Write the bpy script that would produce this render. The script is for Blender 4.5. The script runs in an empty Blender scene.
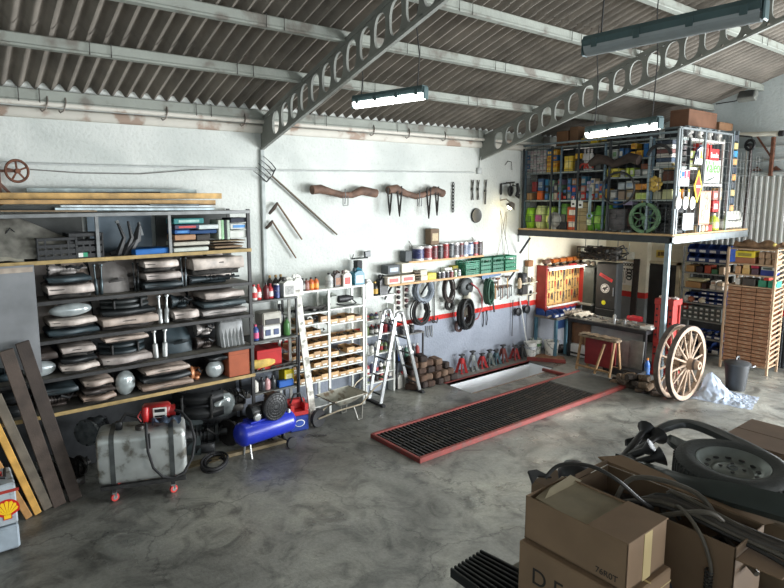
import bpy, math, random
from mathutils import Vector, Matrix
R_ = random.Random(7)
S = bpy.context.scene; COL = S.collection
PI = math.pi
# ------------------------------------------------------------------ camera, world, light, exposure
FPX, CU, CV = 581.98, 354.5, 277.81
YAW, PITCH, ROLL, EYE = math.radians(36.186), math.radians(7.665), math.radians(-0.413), 3.5
fw = Vector((math.sin(YAW)*math.cos(PITCH), math.cos(YAW)*math.cos(PITCH), -math.sin(PITCH)))
rt = Vector((math.cos(YAW), -math.sin(YAW), 0)); up = rt.cross(fw)
rt, up = rt*math.cos(ROLL)+up*math.sin(ROLL), -rt*math.sin(ROLL)+up*math.cos(ROLL)
cd = bpy.data.cameras.new('camera'); cam = bpy.data.objects.new('camera', cd); COL.objects.link(cam)
cd.sensor_width = 36; cd.lens = FPX/784*36; cd.shift_x = (392-CU)/784; cd.shift_y = -(294-CV)/784; cd.clip_start = .05
cam.matrix_world = Matrix(((rt.x, up.x, -fw.x, 0), (rt.y, up.y, -fw.y, 0), (rt.z, up.z, -fw.z, EYE), (0, 0, 0, 1)))
S.camera = cam
w = bpy.data.worlds.new('daylight'); S.world = w; w.use_nodes = True
w.node_tree.nodes['Background'].inputs[0].default_value = (.72, .86, 1, 1); w.node_tree.nodes['Background'].inputs[1].default_value = 1.5
def area(name, loc, size, target, power, col, spread=180):
    l = bpy.data.lights.new(name, 'AREA'); l.shape = 'RECTANGLE'; l.size, l.size_y = size; l.energy = power; l.color = col; l.spread = math.radians(spread)
    o = bpy.data.objects.new(name, l); COL.objects.link(o); o.location = loc
    o.rotation_euler = (Vector(target)-Vector(loc)).to_track_quat('-Z', 'Y').to_euler(); return o
area('daylight_at_end_door', (14.0, -1.1, 1.65), (6.4, 3.1), (7.5, 3.6, .8), 2350, (.93, .97, 1))
area('fill_at_added_front_windows', (7.0, -7.75, 4.0), (13, 1.6), (6.5, 8, 3.8), 380, (.86, .94, 1))  # fill from unseen high windows, added to brighten the back wall
area('daylight_at_front_door', (9.6, -7.75, 1.8), (4.6, 3.4), (9.6, 6, 1.2), 700, (1, .97, .92))
S.view_settings.view_transform = 'Standard'; S.view_settings.look = 'None'; S.view_settings.gamma = 1; S.view_settings.exposure = 0
try: S.view_settings.use_curve_mapping = False
except Exception: pass

# ------------------------------------------------------------------ helpers
def ray(u, v): return rt*((u-CU)/FPX)-up*((v-CV)/FPX)+fw
def at_z(u, v, z=0.):
    d = ray(u, v); return Vector((0, 0, EYE))+d*((z-EYE)/d.z)
def at_y(u, v, y):
    d = ray(u, v); return Vector((0, 0, EYE))+d*(y/d.y)
def at_x(u, v, x):
    d = ray(u, v); return Vector((0, 0, EYE))+d*(x/d.x)
def lin(c): return tuple(((x/255)/12.92 if x/255 <= .04045 else ((x/255+.055)/1.055)**2.4) for x in c)
MC = {}
def mat(c, rough=.6, metal=0., var=.12, scale=8., bump=0., bscale=60., emit=0., alpha=1., dirt=None):
    """one procedural material: base colour broken up by noise, optional bump and grime"""
    key = (tuple(c), rough, metal, var, scale, bump, bscale, emit, alpha, dirt)
    if key in MC: return MC[key]
    m = bpy.data.materials.new('mat_%d_%d_%d' % tuple(c)); m.use_nodes = True; nt = m.node_tree; b = nt.nodes['Principled BSDF']
    L = lin(c); tc = nt.nodes.new('ShaderNodeTexCoord')
    n = nt.nodes.new('ShaderNodeTexNoise'); n.inputs['Scale'].default_value = scale; n.inputs['Detail'].default_value = 5
    nt.links.new(tc.outputs['Object'], n.inputs['Vector'])
    rp = nt.nodes.new('ShaderNodeValToRGB'); e = rp.color_ramp.elements
    e[0].position = .3; e[1].position = .7
    e[0].color = tuple(max(0, x*(1-var*1.6)) for x in L)+(1,); e[1].color = tuple(min(1, x*(1+var)) for x in L)+(1,)
    if dirt:
        q = rp.color_ramp.elements.new(.36); q.color = lin(dirt)+(1,); e[0].color = lin(dirt)+(1,)
        q = rp.color_ramp.elements.new(.45); q.color = tuple(L)+(1,)
    nt.links.new(n.outputs['Fac'], rp.inputs['Fac']); nt.links.new(rp.outputs['Color'], b.inputs['Base Color'])
    b.inputs['Roughness'].default_value = rough; b.inputs['Metallic'].default_value = metal
    if emit:
        b.inputs['Emission Color'].default_value = L+(1,); b.inputs['Emission Strength'].default_value = emit
    if alpha < 1: b.inputs['Alpha'].default_value = alpha
    if bump:
        n2 = nt.nodes.new('ShaderNodeTexNoise'); n2.inputs['Scale'].default_value = bscale; n2.inputs['Detail'].default_value = 4
        nt.links.new(tc.outputs['Object'], n2.inputs['Vector'])
        bp = nt.nodes.new('ShaderNodeBump'); bp.inputs['Strength'].default_value = bump; bp.inputs['Distance'].default_value = .02
        nt.links.new(n2.outputs['Fac'], bp.inputs['Height']); nt.links.new(bp.outputs['Normal'], b.inputs['Normal'])
    MC[key] = m; return m

class MB:
    """collects shapes and links them as ONE mesh object"""
    def __init__(s): s.v = []; s.f = []; s.m = []; s.sm = []; s.X = None
    def _add(s, vs, fs, mi=0, M=None, smooth=False):
        o = len(s.v)
        if M is None: M = s.X
        elif s.X is not None: M = s.X @ M
        for p in vs: s.v.append(tuple(M @ Vector(p)) if M is not None else tuple(p))
        for f in fs: s.f.append(tuple(i+o for i in f)); s.m.append(mi); s.sm.append(smooth)
        return s
    def box(s, x0, y0, z0, x1, y1, z1, c=0., mi=0, M=None):
        if x0 > x1: x0, x1 = x1, x0
        if y0 > y1: y0, y1 = y1, y0
        if z0 > z1: z0, z1 = z1, z0
        c = min(c, .45*(x1-x0), .45*(y1-y0), .45*(z1-z0))
        if c <= 0:
            v = [(x, y, z) for z in (z0, z1) for y in (y0, y1) for x in (x0, x1)]
            return s._add(v, [(0, 2, 3, 1), (4, 5, 7, 6), (0, 1, 5, 4), (2, 6, 7, 3), (0, 4, 6, 2), (1, 3, 7, 5)], mi, M)
        v = []; ix = {}
        for a, (X, dx) in enumerate(((x0, c), (x1, -c))):
            for b, (Y, dy) in enumerate(((y0, c), (y1, -c))):
                for d, (Z, dz) in enumerate(((z0, c), (z1, -c))):
                    for ax, p in enumerate(((X, Y+dy, Z+dz), (X+dx, Y, Z+dz), (X+dx, Y+dy, Z))):
                        ix[a, b, d, ax] = len(v); v.append(p)
        g = lambda a, b, d, ax: ix[a, b, d, ax]
        f = [tuple(g(a, b, d, 0) for b, d in ((0, 0), (0, 1), (1, 1), (1, 0))[::(1 if a == 0 else -1)]) for a in (0, 1)]
        f += [tuple(g(a, b, d, 1) for a, d in ((0, 0), (1, 0), (1, 1), (0, 1))[::(1 if b == 0 else -1)]) for b in (0, 1)]
        f += [tuple(g(a, b, d, 2) for a, b in ((0, 0), (0, 1), (1, 1), (1, 0))[::(1 if d == 0 else -1)]) for d in (0, 1)]
        for b in (0, 1):
            for d in (0, 1):
                f.append((g(0, b, d, 1), g(1, b, d, 1), g(1, b, d, 2), g(0, b, d, 2))[::(1 if b != d else -1)])
        for a in (0, 1):
            for d in (0, 1):
                f.append((g(a, 0, d, 0), g(a, 1, d, 0), g(a, 1, d, 2), g(a, 0, d, 2))[::(-1 if a != d else 1)])
        for a in (0, 1):
            for b in (0, 1):
                f.append((g(a, b, 0, 0), g(a, b, 1, 0), g(a, b, 1, 1), g(a, b, 0, 1))[::(1 if a != b else -1)])
        for a in (0, 1):
            for b in (0, 1):
                for d in (0, 1):
                    f.append(tuple(g(a, b, d, k) for k in range(3))[::(1 if (a+b+d) % 2 == 1 else -1)])
        return s._add(v, f, mi, M)
    def tube(s, pts, r, n=6, mi=0, closed=False, M=None, caps=True):
        P = [Vector(p) for p in pts]; N = len(P); vs = []; fs = []; nrm = None
        rr = r if isinstance(r, (list, tuple)) else [r]*N
        for i in range(N):
            a = P[(i-1) % N] if (closed or i) else P[0]; b = P[(i+1) % N] if (closed or i < N-1) else P[-1]
            t = (b-a).normalized() if (b-a).length > 1e-9 else Vector((0, 0, 1))
            if nrm is None:
                nrm = t.cross(Vector((0, 0, 1)));
                if nrm.length < .05: nrm = t.cross(Vector((1, 0, 0)))
            nrm = (nrm-t*nrm.dot(t))
            nrm = nrm.normalized() if nrm.length > 1e-9 else t.orthogonal().normalized()
            bn = t.cross(nrm)
            for k in range(n):
                q = 2*PI*k/n; vs.append(P[i]+(nrm*math.cos(q)+bn*math.sin(q))*rr[i])
        for i in range(N if closed else N-1):
            j = (i+1) % N
            for k in range(n):
                l = (k+1) % n; fs.append((i*n+k, i*n+l, j*n+l, j*n+k))
        s._add(vs, fs, mi, M, n > 4)
        if caps and not closed: s._add(vs[:n], [tuple(range(n))[::-1]], mi, M); s._add(vs[-n:], [tuple(range(n))], mi, M)
        return s
    def bar(s, a, b, wd, th, mi=0, upv=(0, 0, 1), c=0.):
        """straight square bar from a to b; wd across, th along upv"""
        a, b = Vector(a), Vector(b); t = (b-a); L = t.length; t.normalize(); u = Vector(upv); sd = t.cross(u)
        if sd.length < 1e-3: sd = t.orthogonal()
        sd.normalize(); u = sd.cross(t)
        M = Matrix(((t.x, sd.x, u.x, a.x), (t.y, sd.y, u.y, a.y), (t.z, sd.z, u.z, a.z), (0, 0, 0, 1)))
        return s.box(0, -wd/2, -th/2, L, wd/2, th/2, c, mi, M)
    def lathe(s, prof, n=16, mi=0, M=None, smooth=True, ring=False):
        vs = []; fs = []
        if ring: prof = list(prof)+[prof[0]]
        K = len(prof); cap = prof[0] != prof[-1]
        for r, z in prof:
            for k in range(n): q = 2*PI*k/n; vs.append((r*math.cos(q), r*math.sin(q), z))
        for i in range(K-1):
            for k in range(n): l = (k+1) % n; fs.append((i*n+k, i*n+l, (i+1)*n+l, (i+1)*n+k))
        if cap and prof[0][0] > 1e-6: fs.append(tuple(range(n))[::-1])
        if cap and prof[-1][0] > 1e-6: fs.append(tuple((K-1)*n+k for k in range(n)))
        return s._add(vs, fs, mi, M, smooth)
    def cyl(s, a, b, r, r2=None, n=12, mi=0): return s.tube([a, b], [r, r if r2 is None else r2], n, mi)
    def prism(s, poly, t0, t1, M=None, mi=0):
        n = len(poly); vs = [(x, y, t0) for x, y in poly]+[(x, y, t1) for x, y in poly]
        ar = sum(poly[i][0]*poly[(i+1) % n][1]-poly[(i+1) % n][0]*poly[i][1] for i in range(n))
        fs = [tuple(range(n))[::-1], tuple(range(n, 2*n))]+[(i, (i+1) % n, n+(i+1) % n, n+i) for i in range(n)]
        if ar < 0: fs = [f[::-1] for f in fs]
        return s._add(vs, fs, mi, M)
    def grid(s, fn, nu, nv, mi=0, M=None, smooth=True, th=0.):
        vs = [fn(i/nu, j/nv) for i in range(nu+1) for j in range(nv+1)]
        fs = [(i*(nv+1)+j, (i+1)*(nv+1)+j, (i+1)*(nv+1)+j+1, i*(nv+1)+j+1) for i in range(nu) for j in range(nv)]
        s._add(vs, fs, mi, M, smooth)
        if th: s._add([(x, y, z-th) for x, y, z in vs], [f[::-1] for f in fs], mi, M, smooth)
        return s
    def build(s, name, mats, parent=None, loc=None, rz=0.):
        me = bpy.data.meshes.new(name); me.from_pydata(s.v, [], s.f)
        for m in (mats if isinstance(mats, (list, tuple)) else [mats]): me.materials.append(m)
        me.polygons.foreach_set('material_index', s.m); me.polygons.foreach_set('use_smooth', s.sm); me.update()
        if any(s.sm): me.set_sharp_from_angle(angle=math.radians(48))
        o = bpy.data.objects.new(name, me); COL.objects.link(o)
        if parent: o.parent = parent
        if loc is not None: o.location = loc
        if rz: o.rotation_euler.z = rz
        return o
def tag(o, label=None, cat=None, group=None, kind=None):
    if label: o['label'] = label
    if cat: o['category'] = cat
    if group: o['group'] = group
    if kind: o['kind'] = kind
    return o
def thing(name, label, cat, loc=(0, 0, 0), rz=0., group=None):
    o = bpy.data.objects.new(name, None); COL.objects.link(o); o.location = loc; o.rotation_euler = (0, 0, rz); o.empty_display_size = .1
    return tag(o, label, cat, group)
def struct(name, mb, mats, label=None):
    return tag(mb.build(name, mats), label, None, None, 'structure')
def at(loc, rz=0., tilt=None):
    M = Matrix.Translation(loc) @ Matrix.Rotation(rz, 4, 'Z')
    return M @ tilt if tilt is not None else M
def RX(a): return Matrix.Rotation(a, 4, 'X')
def RY(a): return Matrix.Rotation(a, 4, 'Y')
def RZ(a): return Matrix.Rotation(a, 4, 'Z')
def world(mb, loc): mb.X = Matrix.Translation(-Vector(loc)); return mb      # shapes given in room coordinates for a thing based at loc
def MW(loc): return world(MB(), loc)
def text_mesh(body, size, depth=.002):
    c = bpy.data.curves.new('lettering', 'FONT'); c.body = body; c.size = size; c.extrude = depth; c.align_x = 'CENTER'; c.align_y = 'CENTER'
    o = bpy.data.objects.new('lettering', c); COL.objects.link(o)
    bpy.context.view_layer.update()
    me = bpy.data.meshes.new_from_object(o.evaluated_get(bpy.context.evaluated_depsgraph_get()))
    bpy.data.objects.remove(o); bpy.data.curves.remove(c); return me
def lettering(body, size, M, m, parent, depth=.002, sx=1.):
    me = text_mesh(body, size, depth); me.materials.clear(); me.materials.append(m); me.transform(M @ Matrix.Diagonal((sx, 1, 1, 1)))
    o = bpy.data.objects.new('lettering', me); COL.objects.link(o); o.parent = parent; return o
# plane frames for things fixed to a surface: local x to the viewer's right, y up, z out of the surface
def face_mY(p): return Matrix(((1, 0, 0, p[0]), (0, 0, -1, p[1]), (0, 1, 0, p[2]), (0, 0, 0, 1)))      # facing -Y
def face_mX(p): return Matrix(((0, 0, -1, p[0]), (-1, 0, 0, p[1]), (0, 1, 0, p[2]), (0, 0, 0, 1)))     # facing -X
def dup(o, loc, rz=None, parent=None):
    c = o.copy(); COL.objects.link(c)
    if parent: c.parent = parent
    else:
        c.location = loc
        if rz is not None: c.rotation_euler.z = rz
    for ch in o.children: dup(ch, None, None, c)
    return c
# labels of repeats: the place in their row is worked out at the end, from left to right in the room
REG = []
def reg(o, base, where, cat, key, group=None, name=None):
    tag(o, None, cat, group); REG.append((o, base, where, key)); return o
ORD = 'first second third fourth fifth sixth seventh eighth ninth tenth eleventh twelfth thirteenth fourteenth fifteenth sixteenth seventeenth eighteenth nineteenth twentieth'.split()
def finish_labels():
    g = {}
    for o, b, wh, k in REG: g.setdefault((b, wh), []).append((k, o))
    for (b, wh), l in g.items():
        l.sort(key=lambda t: t[0])
        for i, (k, o) in enumerate(l):
            if len(l) == 1: o['label'] = b+' '+wh
            elif len(l) == 2: o['label'] = ('left' if i == 0 else 'right')+' of two: '+b+' '+wh
            elif i == 0: o['label'] = 'leftmost '+b+' '+wh
            elif i == len(l)-1: o['label'] = 'rightmost '+b+' '+wh
            else: o['label'] = ORD[min(i, 19)]+' '+b+' from the left '+wh
            if len(l) > 1 and 'group' not in o: o['group'] = b+'s '+wh
# ------------------------------------------------------------------ the setting
YW, XE, XL, YF, ZT = 8.13, 14.1, -3.2, -8.0, 4.72
SL = .308
def roofz(y): return 4.84+SL*(YW-y) if y > 0 else 4.84+SL*(YW+y)
def floor_mat():
    m = bpy.data.materials.new('worn_concrete'); m.use_nodes = True; nt = m.node_tree; b = nt.nodes['Principled BSDF']; lk = nt.links.new
    tc = nt.nodes.new('ShaderNodeTexCoord')
    def noise(sc, det=6, dist=0., rough=.6):
        n = nt.nodes.new('ShaderNodeTexNoise'); n.inputs['Scale'].default_value = sc; n.inputs['Detail'].default_value = det
        n.inputs['Distortion'].default_value = dist; n.inputs['Roughness'].default_value = rough; lk(tc.outputs['Object'], n.inputs['Vector']); return n
    def ramp(src, stops):
        r = nt.nodes.new('ShaderNodeValToRGB'); e = r.color_ramp.elements
        while len(e) < len(stops): e.new(.5)
        for q, (p, c) in zip(e, stops): q.position = p; q.color = c
        lk(src, r.inputs['Fac']); return r
    def mix(a, bb, fac, mode='MIX'):
        x = nt.nodes.new('ShaderNodeMix'); x.data_type = 'RGBA'; x.blend_type = mode
        if isinstance(fac, float): x.inputs[0].default_value = fac
        else: lk(fac, x.inputs[0])
        lk(a, x.inputs[6]); lk(bb, x.inputs[7]); return x.outputs[2]
    g = lambda v: lin((v, v, v*.985))+(1,)
    base = ramp(noise(.55, 8, .6).outputs['Fac'], [(.34, g(112)), (.5, g(140)), (.66, lin((167, 166, 161))+(1,))])
    blot = ramp(noise(2.2, 7, 1.2, .65).outputs['Fac'], [(.36, g(120)), (.5, g(230)), (.62, g(255))])
    c = mix(base.outputs['Color'], blot.outputs['Color'], .7, 'MULTIPLY')
    oil = ramp(noise(.9, 4, .4).outputs['Fac'], [(.30, g(70)), (.40, g(255)), (1, g(255))])
    c = mix(c, oil.outputs['Color'], .55, 'MULTIPLY')
    fine = ramp(noise(26, 5).outputs['Fac'], [(.3, g(200)), (.7, g(255))])
    c = mix(c, fine.outputs['Color'], .6, 'MULTIPLY')
    vo = nt.nodes.new('ShaderNodeTexVoronoi'); vo.feature = 'DISTANCE_TO_EDGE'; vo.inputs['Scale'].default_value = .42
    wn = noise(1.6, 6, .3); va = nt.nodes.new('ShaderNodeVectorMath'); va.operation = 'ADD'; vs_ = nt.nodes.new('ShaderNodeVectorMath'); vs_.operation = 'SCALE'; vs_.inputs['Scale'].default_value = .9
    lk(wn.outputs['Color'], vs_.inputs[0]); lk(tc.outputs['Object'], va.inputs[0]); lk(vs_.outputs[0], va.inputs[1]); lk(va.outputs[0], vo.inputs['Vector'])
    crack = ramp(vo.outputs['Distance'], [(0, g(120)), (.003, g(190)), (.007, g(255))])
    c = mix(c, crack.outputs['Color'], .6, 'MULTIPLY')
    lk(c, b.inputs['Base Color'])
    rr = ramp(noise(1.3, 6).outputs['Fac'], [(.35, g(130)), (.65, g(205))]); lk(rr.outputs['Color'], b.inputs['Roughness'])
    bp = nt.nodes.new('ShaderNodeBump'); bp.inputs['Strength'].default_value = .25; bp.inputs['Distance'].default_value = .01
    lk(fine.outputs['Color'], bp.inputs['Height']); lk(bp.outputs['Normal'], b.inputs['Normal']); return m
def wall_mat(upper, stripe, lower, zs, axis_bump=.3, zblue=None):
    """rough plaster painted white above a red band and grey below it"""
    m = bpy.data.materials.new('painted_plaster'); m.use_nodes = True; nt = m.node_tree; b = nt.nodes['Principled BSDF']; lk = nt.links.new
    tc = nt.nodes.new('ShaderNodeTexCoord'); sx = nt.nodes.new('ShaderNodeSeparateXYZ'); lk(tc.outputs['Object'], sx.inputs[0])
    n = nt.nodes.new('ShaderNodeTexNoise'); n.inputs['Scale'].default_value = 1.1; n.inputs['Detail'].default_value = 7; n.inputs['Distortion'].default_value = .5; lk(tc.outputs['Object'], n.inputs['Vector'])
    n2 = nt.nodes.new('ShaderNodeTexNoise'); n2.inputs['Scale'].default_value = 22; n2.inputs['Detail'].default_value = 6; lk(tc.outputs['Object'], n2.inputs['Vector'])
    nz = nt.nodes.new('ShaderNodeMath'); nz.operation = 'MULTIPLY_ADD'; nz.inputs[1].default_value = .02; lk(n2.outputs['Fac'], nz.inputs[0]); lk(sx.outputs['Z'], nz.inputs[2])
    mr = nt.nodes.new('ShaderNodeMapRange'); mr.inputs['From Max'].default_value = 6; lk(nz.outputs[0], mr.inputs['Value'])
    rp = nt.nodes.new('ShaderNodeValToRGB'); rp.color_ramp.interpolation = 'CONSTANT'; e = rp.color_ramp.elements
    e[0].position = 0; e[0].color = lin(lower)+(1,); e[1].position = (zs[0]+.01)/6; e[1].color = lin(stripe)+(1,)
    q = e.new((zs[1]+.01)/6); q.color = lin(upper)+(1,); lk(mr.outputs[0], rp.inputs['Fac'])
    r2 = nt.nodes.new('ShaderNodeValToRGB'); r2.color_ramp.elements[0].position = .32; r2.color_ramp.elements[0].color = (.78, .8, .8, 1); r2.color_ramp.elements[1].position = .6; lk(n.outputs['Fac'], r2.inputs['Fac'])
    r3 = nt.nodes.new('ShaderNodeValToRGB'); r3.color_ramp.elements[0].position = .28; r3.color_ramp.elements[0].color = (.9, .9, .89, 1); r3.color_ramp.elements[1].position = .45; lk(n2.outputs['Fac'], r3.inputs['Fac'])
    def mul(a, bb):
        x = nt.nodes.new('ShaderNodeMix'); x.data_type = 'RGBA'; x.blend_type = 'MULTIPLY'; x.inputs[0].default_value = 1; lk(a, x.inputs[6]); lk(bb, x.inputs[7]); return x.outputs[2]
    lk(mul(mul(rp.outputs['Color'], r2.outputs['Color']), r3.outputs['Color']), b.inputs['Base Color']); b.inputs['Roughness'].default_value = .85
    bp = nt.nodes.new('ShaderNodeBump'); bp.inputs['Strength'].default_value = axis_bump; bp.inputs['Distance'].default_value = .03; lk(n2.outputs['Fac'], bp.inputs['Height']); lk(bp.outputs['Normal'], b.inputs['Normal']); return m
WALL = wall_mat((208, 211, 206), (205, 45, 38), (150, 156, 168), (1.12, 1.225))
WALL_END = wall_mat((200, 208, 208), (190, 45, 38), (120, 122, 120), (1.03, 1.17), .3)
WALL_PLAIN = wall_mat((215, 220, 218), (215, 220, 218), (150, 152, 152), (1.0, 1.1))
# floor slab with the open inspection pit
PX0, PX1, PY0, PY1, PD = 7.73, 10.28, 6.98, 7.66, 1.5
fl = MB()
for x0, x1, y0, y1 in ((XL, PX0, YF, YW+.2), (PX1, XE+.2, YF, YW+.2), (PX0, PX1, YF, PY0), (PX0, PX1, PY1, YW+.2)): fl.box(x0, y0, -.03, x1, y1, 0)
struct('floor', fl, floor_mat())
pit = MB(); t = .08
pit.box(PX0-t, PY0-t, -PD, PX0, PY1+t, -.03).box(PX1, PY0-t, -PD, PX1+t, PY1+t, -.03).box(PX0, PY0-t, -PD, PX1, PY0, -.03).box(PX0, PY1, -PD, PX1, PY1+t, -.03).box(PX0-t, PY0-t, -PD-.1, PX1+t, PY1+t, -PD)
struct('floor_pit', pit, mat((242, 244, 246), .7, var=.04, scale=2))
wb = MB(); wb.box(XL-.2, YW, 0, XE+.2, YW+.2, 4.95); struct('wall_back', wb, WALL)
wl = MB(); wl.prism([(YF, 0), (YW, 0), (YW, 4.9), (0, 7.4), (YF, 4.9)], 0, .2, Matrix(((0, 0, 1, XL-.2), (1, 0, 0, 0), (0, 1, 0, 0), (0, 0, 0, 1)))); struct('wall_left', wl, WALL_PLAIN)
MXE = Matrix(((0, 0, 1, XE), (1, 0, 0, 0), (0, 1, 0, 0), (0, 0, 0, 1)))
we = MB()                                                    # end wall with a large open doorway out of the picture on the right
we.prism([(2.2, 0), (YW, 0), (YW, 4.9), (2.2, roofz(2.2)+.02)], 0, .2, MXE); we.prism([(YF, 0), (-4.4, 0), (-4.4, roofz(-4.4)), (YF, 4.9)], 0, .2, MXE)
we.prism([(-4.4, 4.4), (2.2, 4.4), (2.2, roofz(2.2)), (0, 7.36), (-4.4, roofz(-4.4))], 0, .2, MXE); struct('wall_end', we, WALL_END)
wf = MB(); wf.box(XL-.2, YF-.2, 0, 7.3, YF, 3.2).box(11.9, YF-.2, 0, XE+.2, YF, 3.2).box(7.3, YF-.2, 3.55, 11.9, YF, 3.7).box(XL-.2, YF-.2, 4.8, XE+.2, YF, 4.95)
wf.box(XL-.2, YF-.2, 3.2, -3, YF, 4.8).box(14, YF-.2, 3.2, XE+.2, YF, 4.8)
for x in (-.2, 2.6, 5.4, 8.2, 11): wf.box(x-.15, YF-.2, 3.2, x+.15, YF, 4.8)
struct('wall_front', wf, WALL_PLAIN)
# corrugated fibre cement roof, one row of sheets per purlin bay, the upper row lapped over the lower one
PUR = [8.06, 6.93, 5.93, 5.01, 4.05, 3.08, 2.1, 1.1, .12]
roof = MB(); PITCH_C, AMP = .177, .042
NX = int((XE-XL)/PITCH_C*8)
def sheet(y0, y1, dz, sg=1):
    def fn(a, b):
        x = XL+a*(XE-XL); y = y0+(y1-y0)*b
        return (x, sg*y, roofz(y)+dz+AMP*math.sin(2*PI*x/PITCH_C))
    roof.grid(fn, NX, 2)
EDG = [8.33]+[p-.09 for p in PUR[1:-1]]+[-.02]
for i in range(len(EDG)-1):
    for sg in (1, -1): sheet(EDG[i] if i == 0 else EDG[i]+.2, EDG[i+1], .05+(.012 if i % 2 else 0), sg)
ROOFM = mat((126, 119, 110), .9, var=.2, scale=2.2, bump=.3, bscale=30); struct('ceiling', roof, ROOFM)
PURM = mat((138, 142, 134), .75, var=.16, scale=3, bump=.2, bscale=25, dirt=(112, 108, 100))
for i, y in enumerate(PUR[:-1]):
    p = MB(); z = roofz(y)-.02; h = .115 if i else .14
    p.box(XL, y-.035, z-h, XE-.03, y+.035, z-.005, .012).box(XL, y-.05, z-h-.022, XE-.03, y+.05, z-h+.004, .006)
    x = -2.6
    while x < 13.6:                                           # wire ties round the purlin
        for dx in (0, .22): p.tube([(x+dx, y-.055, z-h-.03), (x+dx, y-.056, z+.0), (x+dx+.02, y+.05, z+.02)], .005, 4, 1)
        x += 1.95+.25*math.sin(i*3+x)
    struct('beam_%d' % (i+1), p, [PURM, mat((90, 88, 84), .6, .5)])
lg = MB(); lg.box(XL, YW-.07, 4.5, XE, YW, 4.63, .03)
lg.tube([(XL, YW-.1, 4.68), (4.0, YW-.1, 4.66), (9.0, YW-.1, 4.66), (XE, YW-.1, 4.66)], .03, 8)
struct('trim_1', lg, mat((200, 196, 186), .8, var=.1, scale=3, dirt=(160, 140, 125)))
for i, x in enumerate((1.3, 1.5, 2.75, 3.9, 6.3, 7.1, 8.0)):
    h = MB(); h.tube([(x, YW-.1, 4.76), (x, YW-.13, 4.7), (x-.03, YW-.14, 4.6), (x-.07, YW-.12, 4.575), (x-.08, YW-.1, 4.6)], .009, 5)
    struct('trim_%d' % (i+2), h, mat((120, 112, 104), .6, .6))
# pierced concrete roof trusses
def truss(n, xc, m):
    b = MB(); wd = .034; cell = .268; sl = SL*.945
    yb = lambda y: 4.27+sl*(YW-y)
    H = lambda y: .47+.02*(YW-y)/3 - .0
    T = lambda y: roofz(y)-.16
    for sg in (1, -1):
        Q = lambda x, y, z: (x, sg*y, z)
        # solid haunch at the wall
        y0, y1 = YW, YW-.34
        for xx in (xc-wd/2, xc+wd/2): b._add([Q(xx, y0, yb(y0)), Q(xx, y1, yb(y1)), Q(xx, y1, T(y1)), Q(xx, y0, T(y0))], [(0, 1, 2, 3)])
        k = 0; y = y1
        while y > .3:
            ye = y-cell; ym = (y+ye)/2; zc = (yb(ym)+T(ym))/2; a, c = .1, (T(ym)-yb(ym)-.1)/2
            N = 20; el = []; ou = []
            for j in range(N):
                q = 2*PI*j/N; cx, cz = math.cos(q), math.sin(q)
                ex = math.copysign(abs(cx)**.8, cx)*a; ez = math.copysign(abs(cz)**.8, cz)*c
                el.append((ym+ex, zc+ez-(ex)*sl))
                s_ = max(abs(cx)/(cell/2), abs(cz)/1.); yy = ym+cx/s_ if abs(cx)/(cell/2) >= abs(cz)*.25/.12*1.0 else None
                # outer point on the cell border
                rx, rz_ = cell/2, (T(ym)-yb(ym))/2; tt = 1/max(abs(cx)/rx, abs(cz)/rz_); oy = ym+cx*tt
                f = (cz*tt)/rz_; oz = (yb(oy)+T(oy))/2+f*(T(oy)-yb(oy))/2; ou.append((oy, oz))
            for xx, fl_ in ((xc-wd/2, 1), (xc+wd/2, -1)):
                vs = [Q(xx, *p) for p in el]+[Q(xx, *p) for p in ou]
                b._add(vs, [(j, (j+1) % N, N+(j+1) % N, N+j)[::fl_] for j in range(N)])
            vs = [Q(xc-wd/2, *p) for p in el]+[Q(xc+wd/2, *p) for p in el]
            b._add(vs, [(j, (j+1) % N, N+(j+1) % N, N+j) for j in range(N)], 0, None, True)
            y = ye; k += 1
        ylast = y
        for xx in (xc-wd/2, xc+wd/2): b._add([Q(xx, ylast, yb(ylast)), Q(xx, 0, yb(0)), Q(xx, 0, T(0)), Q(xx, ylast, T(ylast))], [(0, 1, 2, 3)])
        b._add([Q(xc+s*.026, yy, z) for yy, zf in ((YW, yb), (0, yb)) for z in (zf(yy)-.015, zf(yy)+.02) for s in (-1, 1)], [(0, 2, 3, 1), (4, 5, 7, 6), (0, 1, 5, 4), (2, 6, 7, 3), (0, 4, 6, 2), (1, 3, 7, 5)], 1)
        b._add([Q(xc+s*.03, yy, z) for yy in (YW, 0) for z in (T(yy)-.03, T(yy)+.03) for s in (-1, 1)], [(0, 2, 3, 1), (4, 5, 7, 6), (0, 1, 5, 4), (2, 6, 7, 3), (0, 4, 6, 2), (1, 3, 7, 5)])
    struct('beam_%d' % n, b, m)
TRM = [mat((128, 130, 124), .85, var=.12, scale=3, bump=.2, bscale=30), mat((140, 142, 136), .8, var=.1)]
truss(21, 4.22, TRM); truss(22, 9.1, TRM); truss(23, -.66, TRM)
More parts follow.
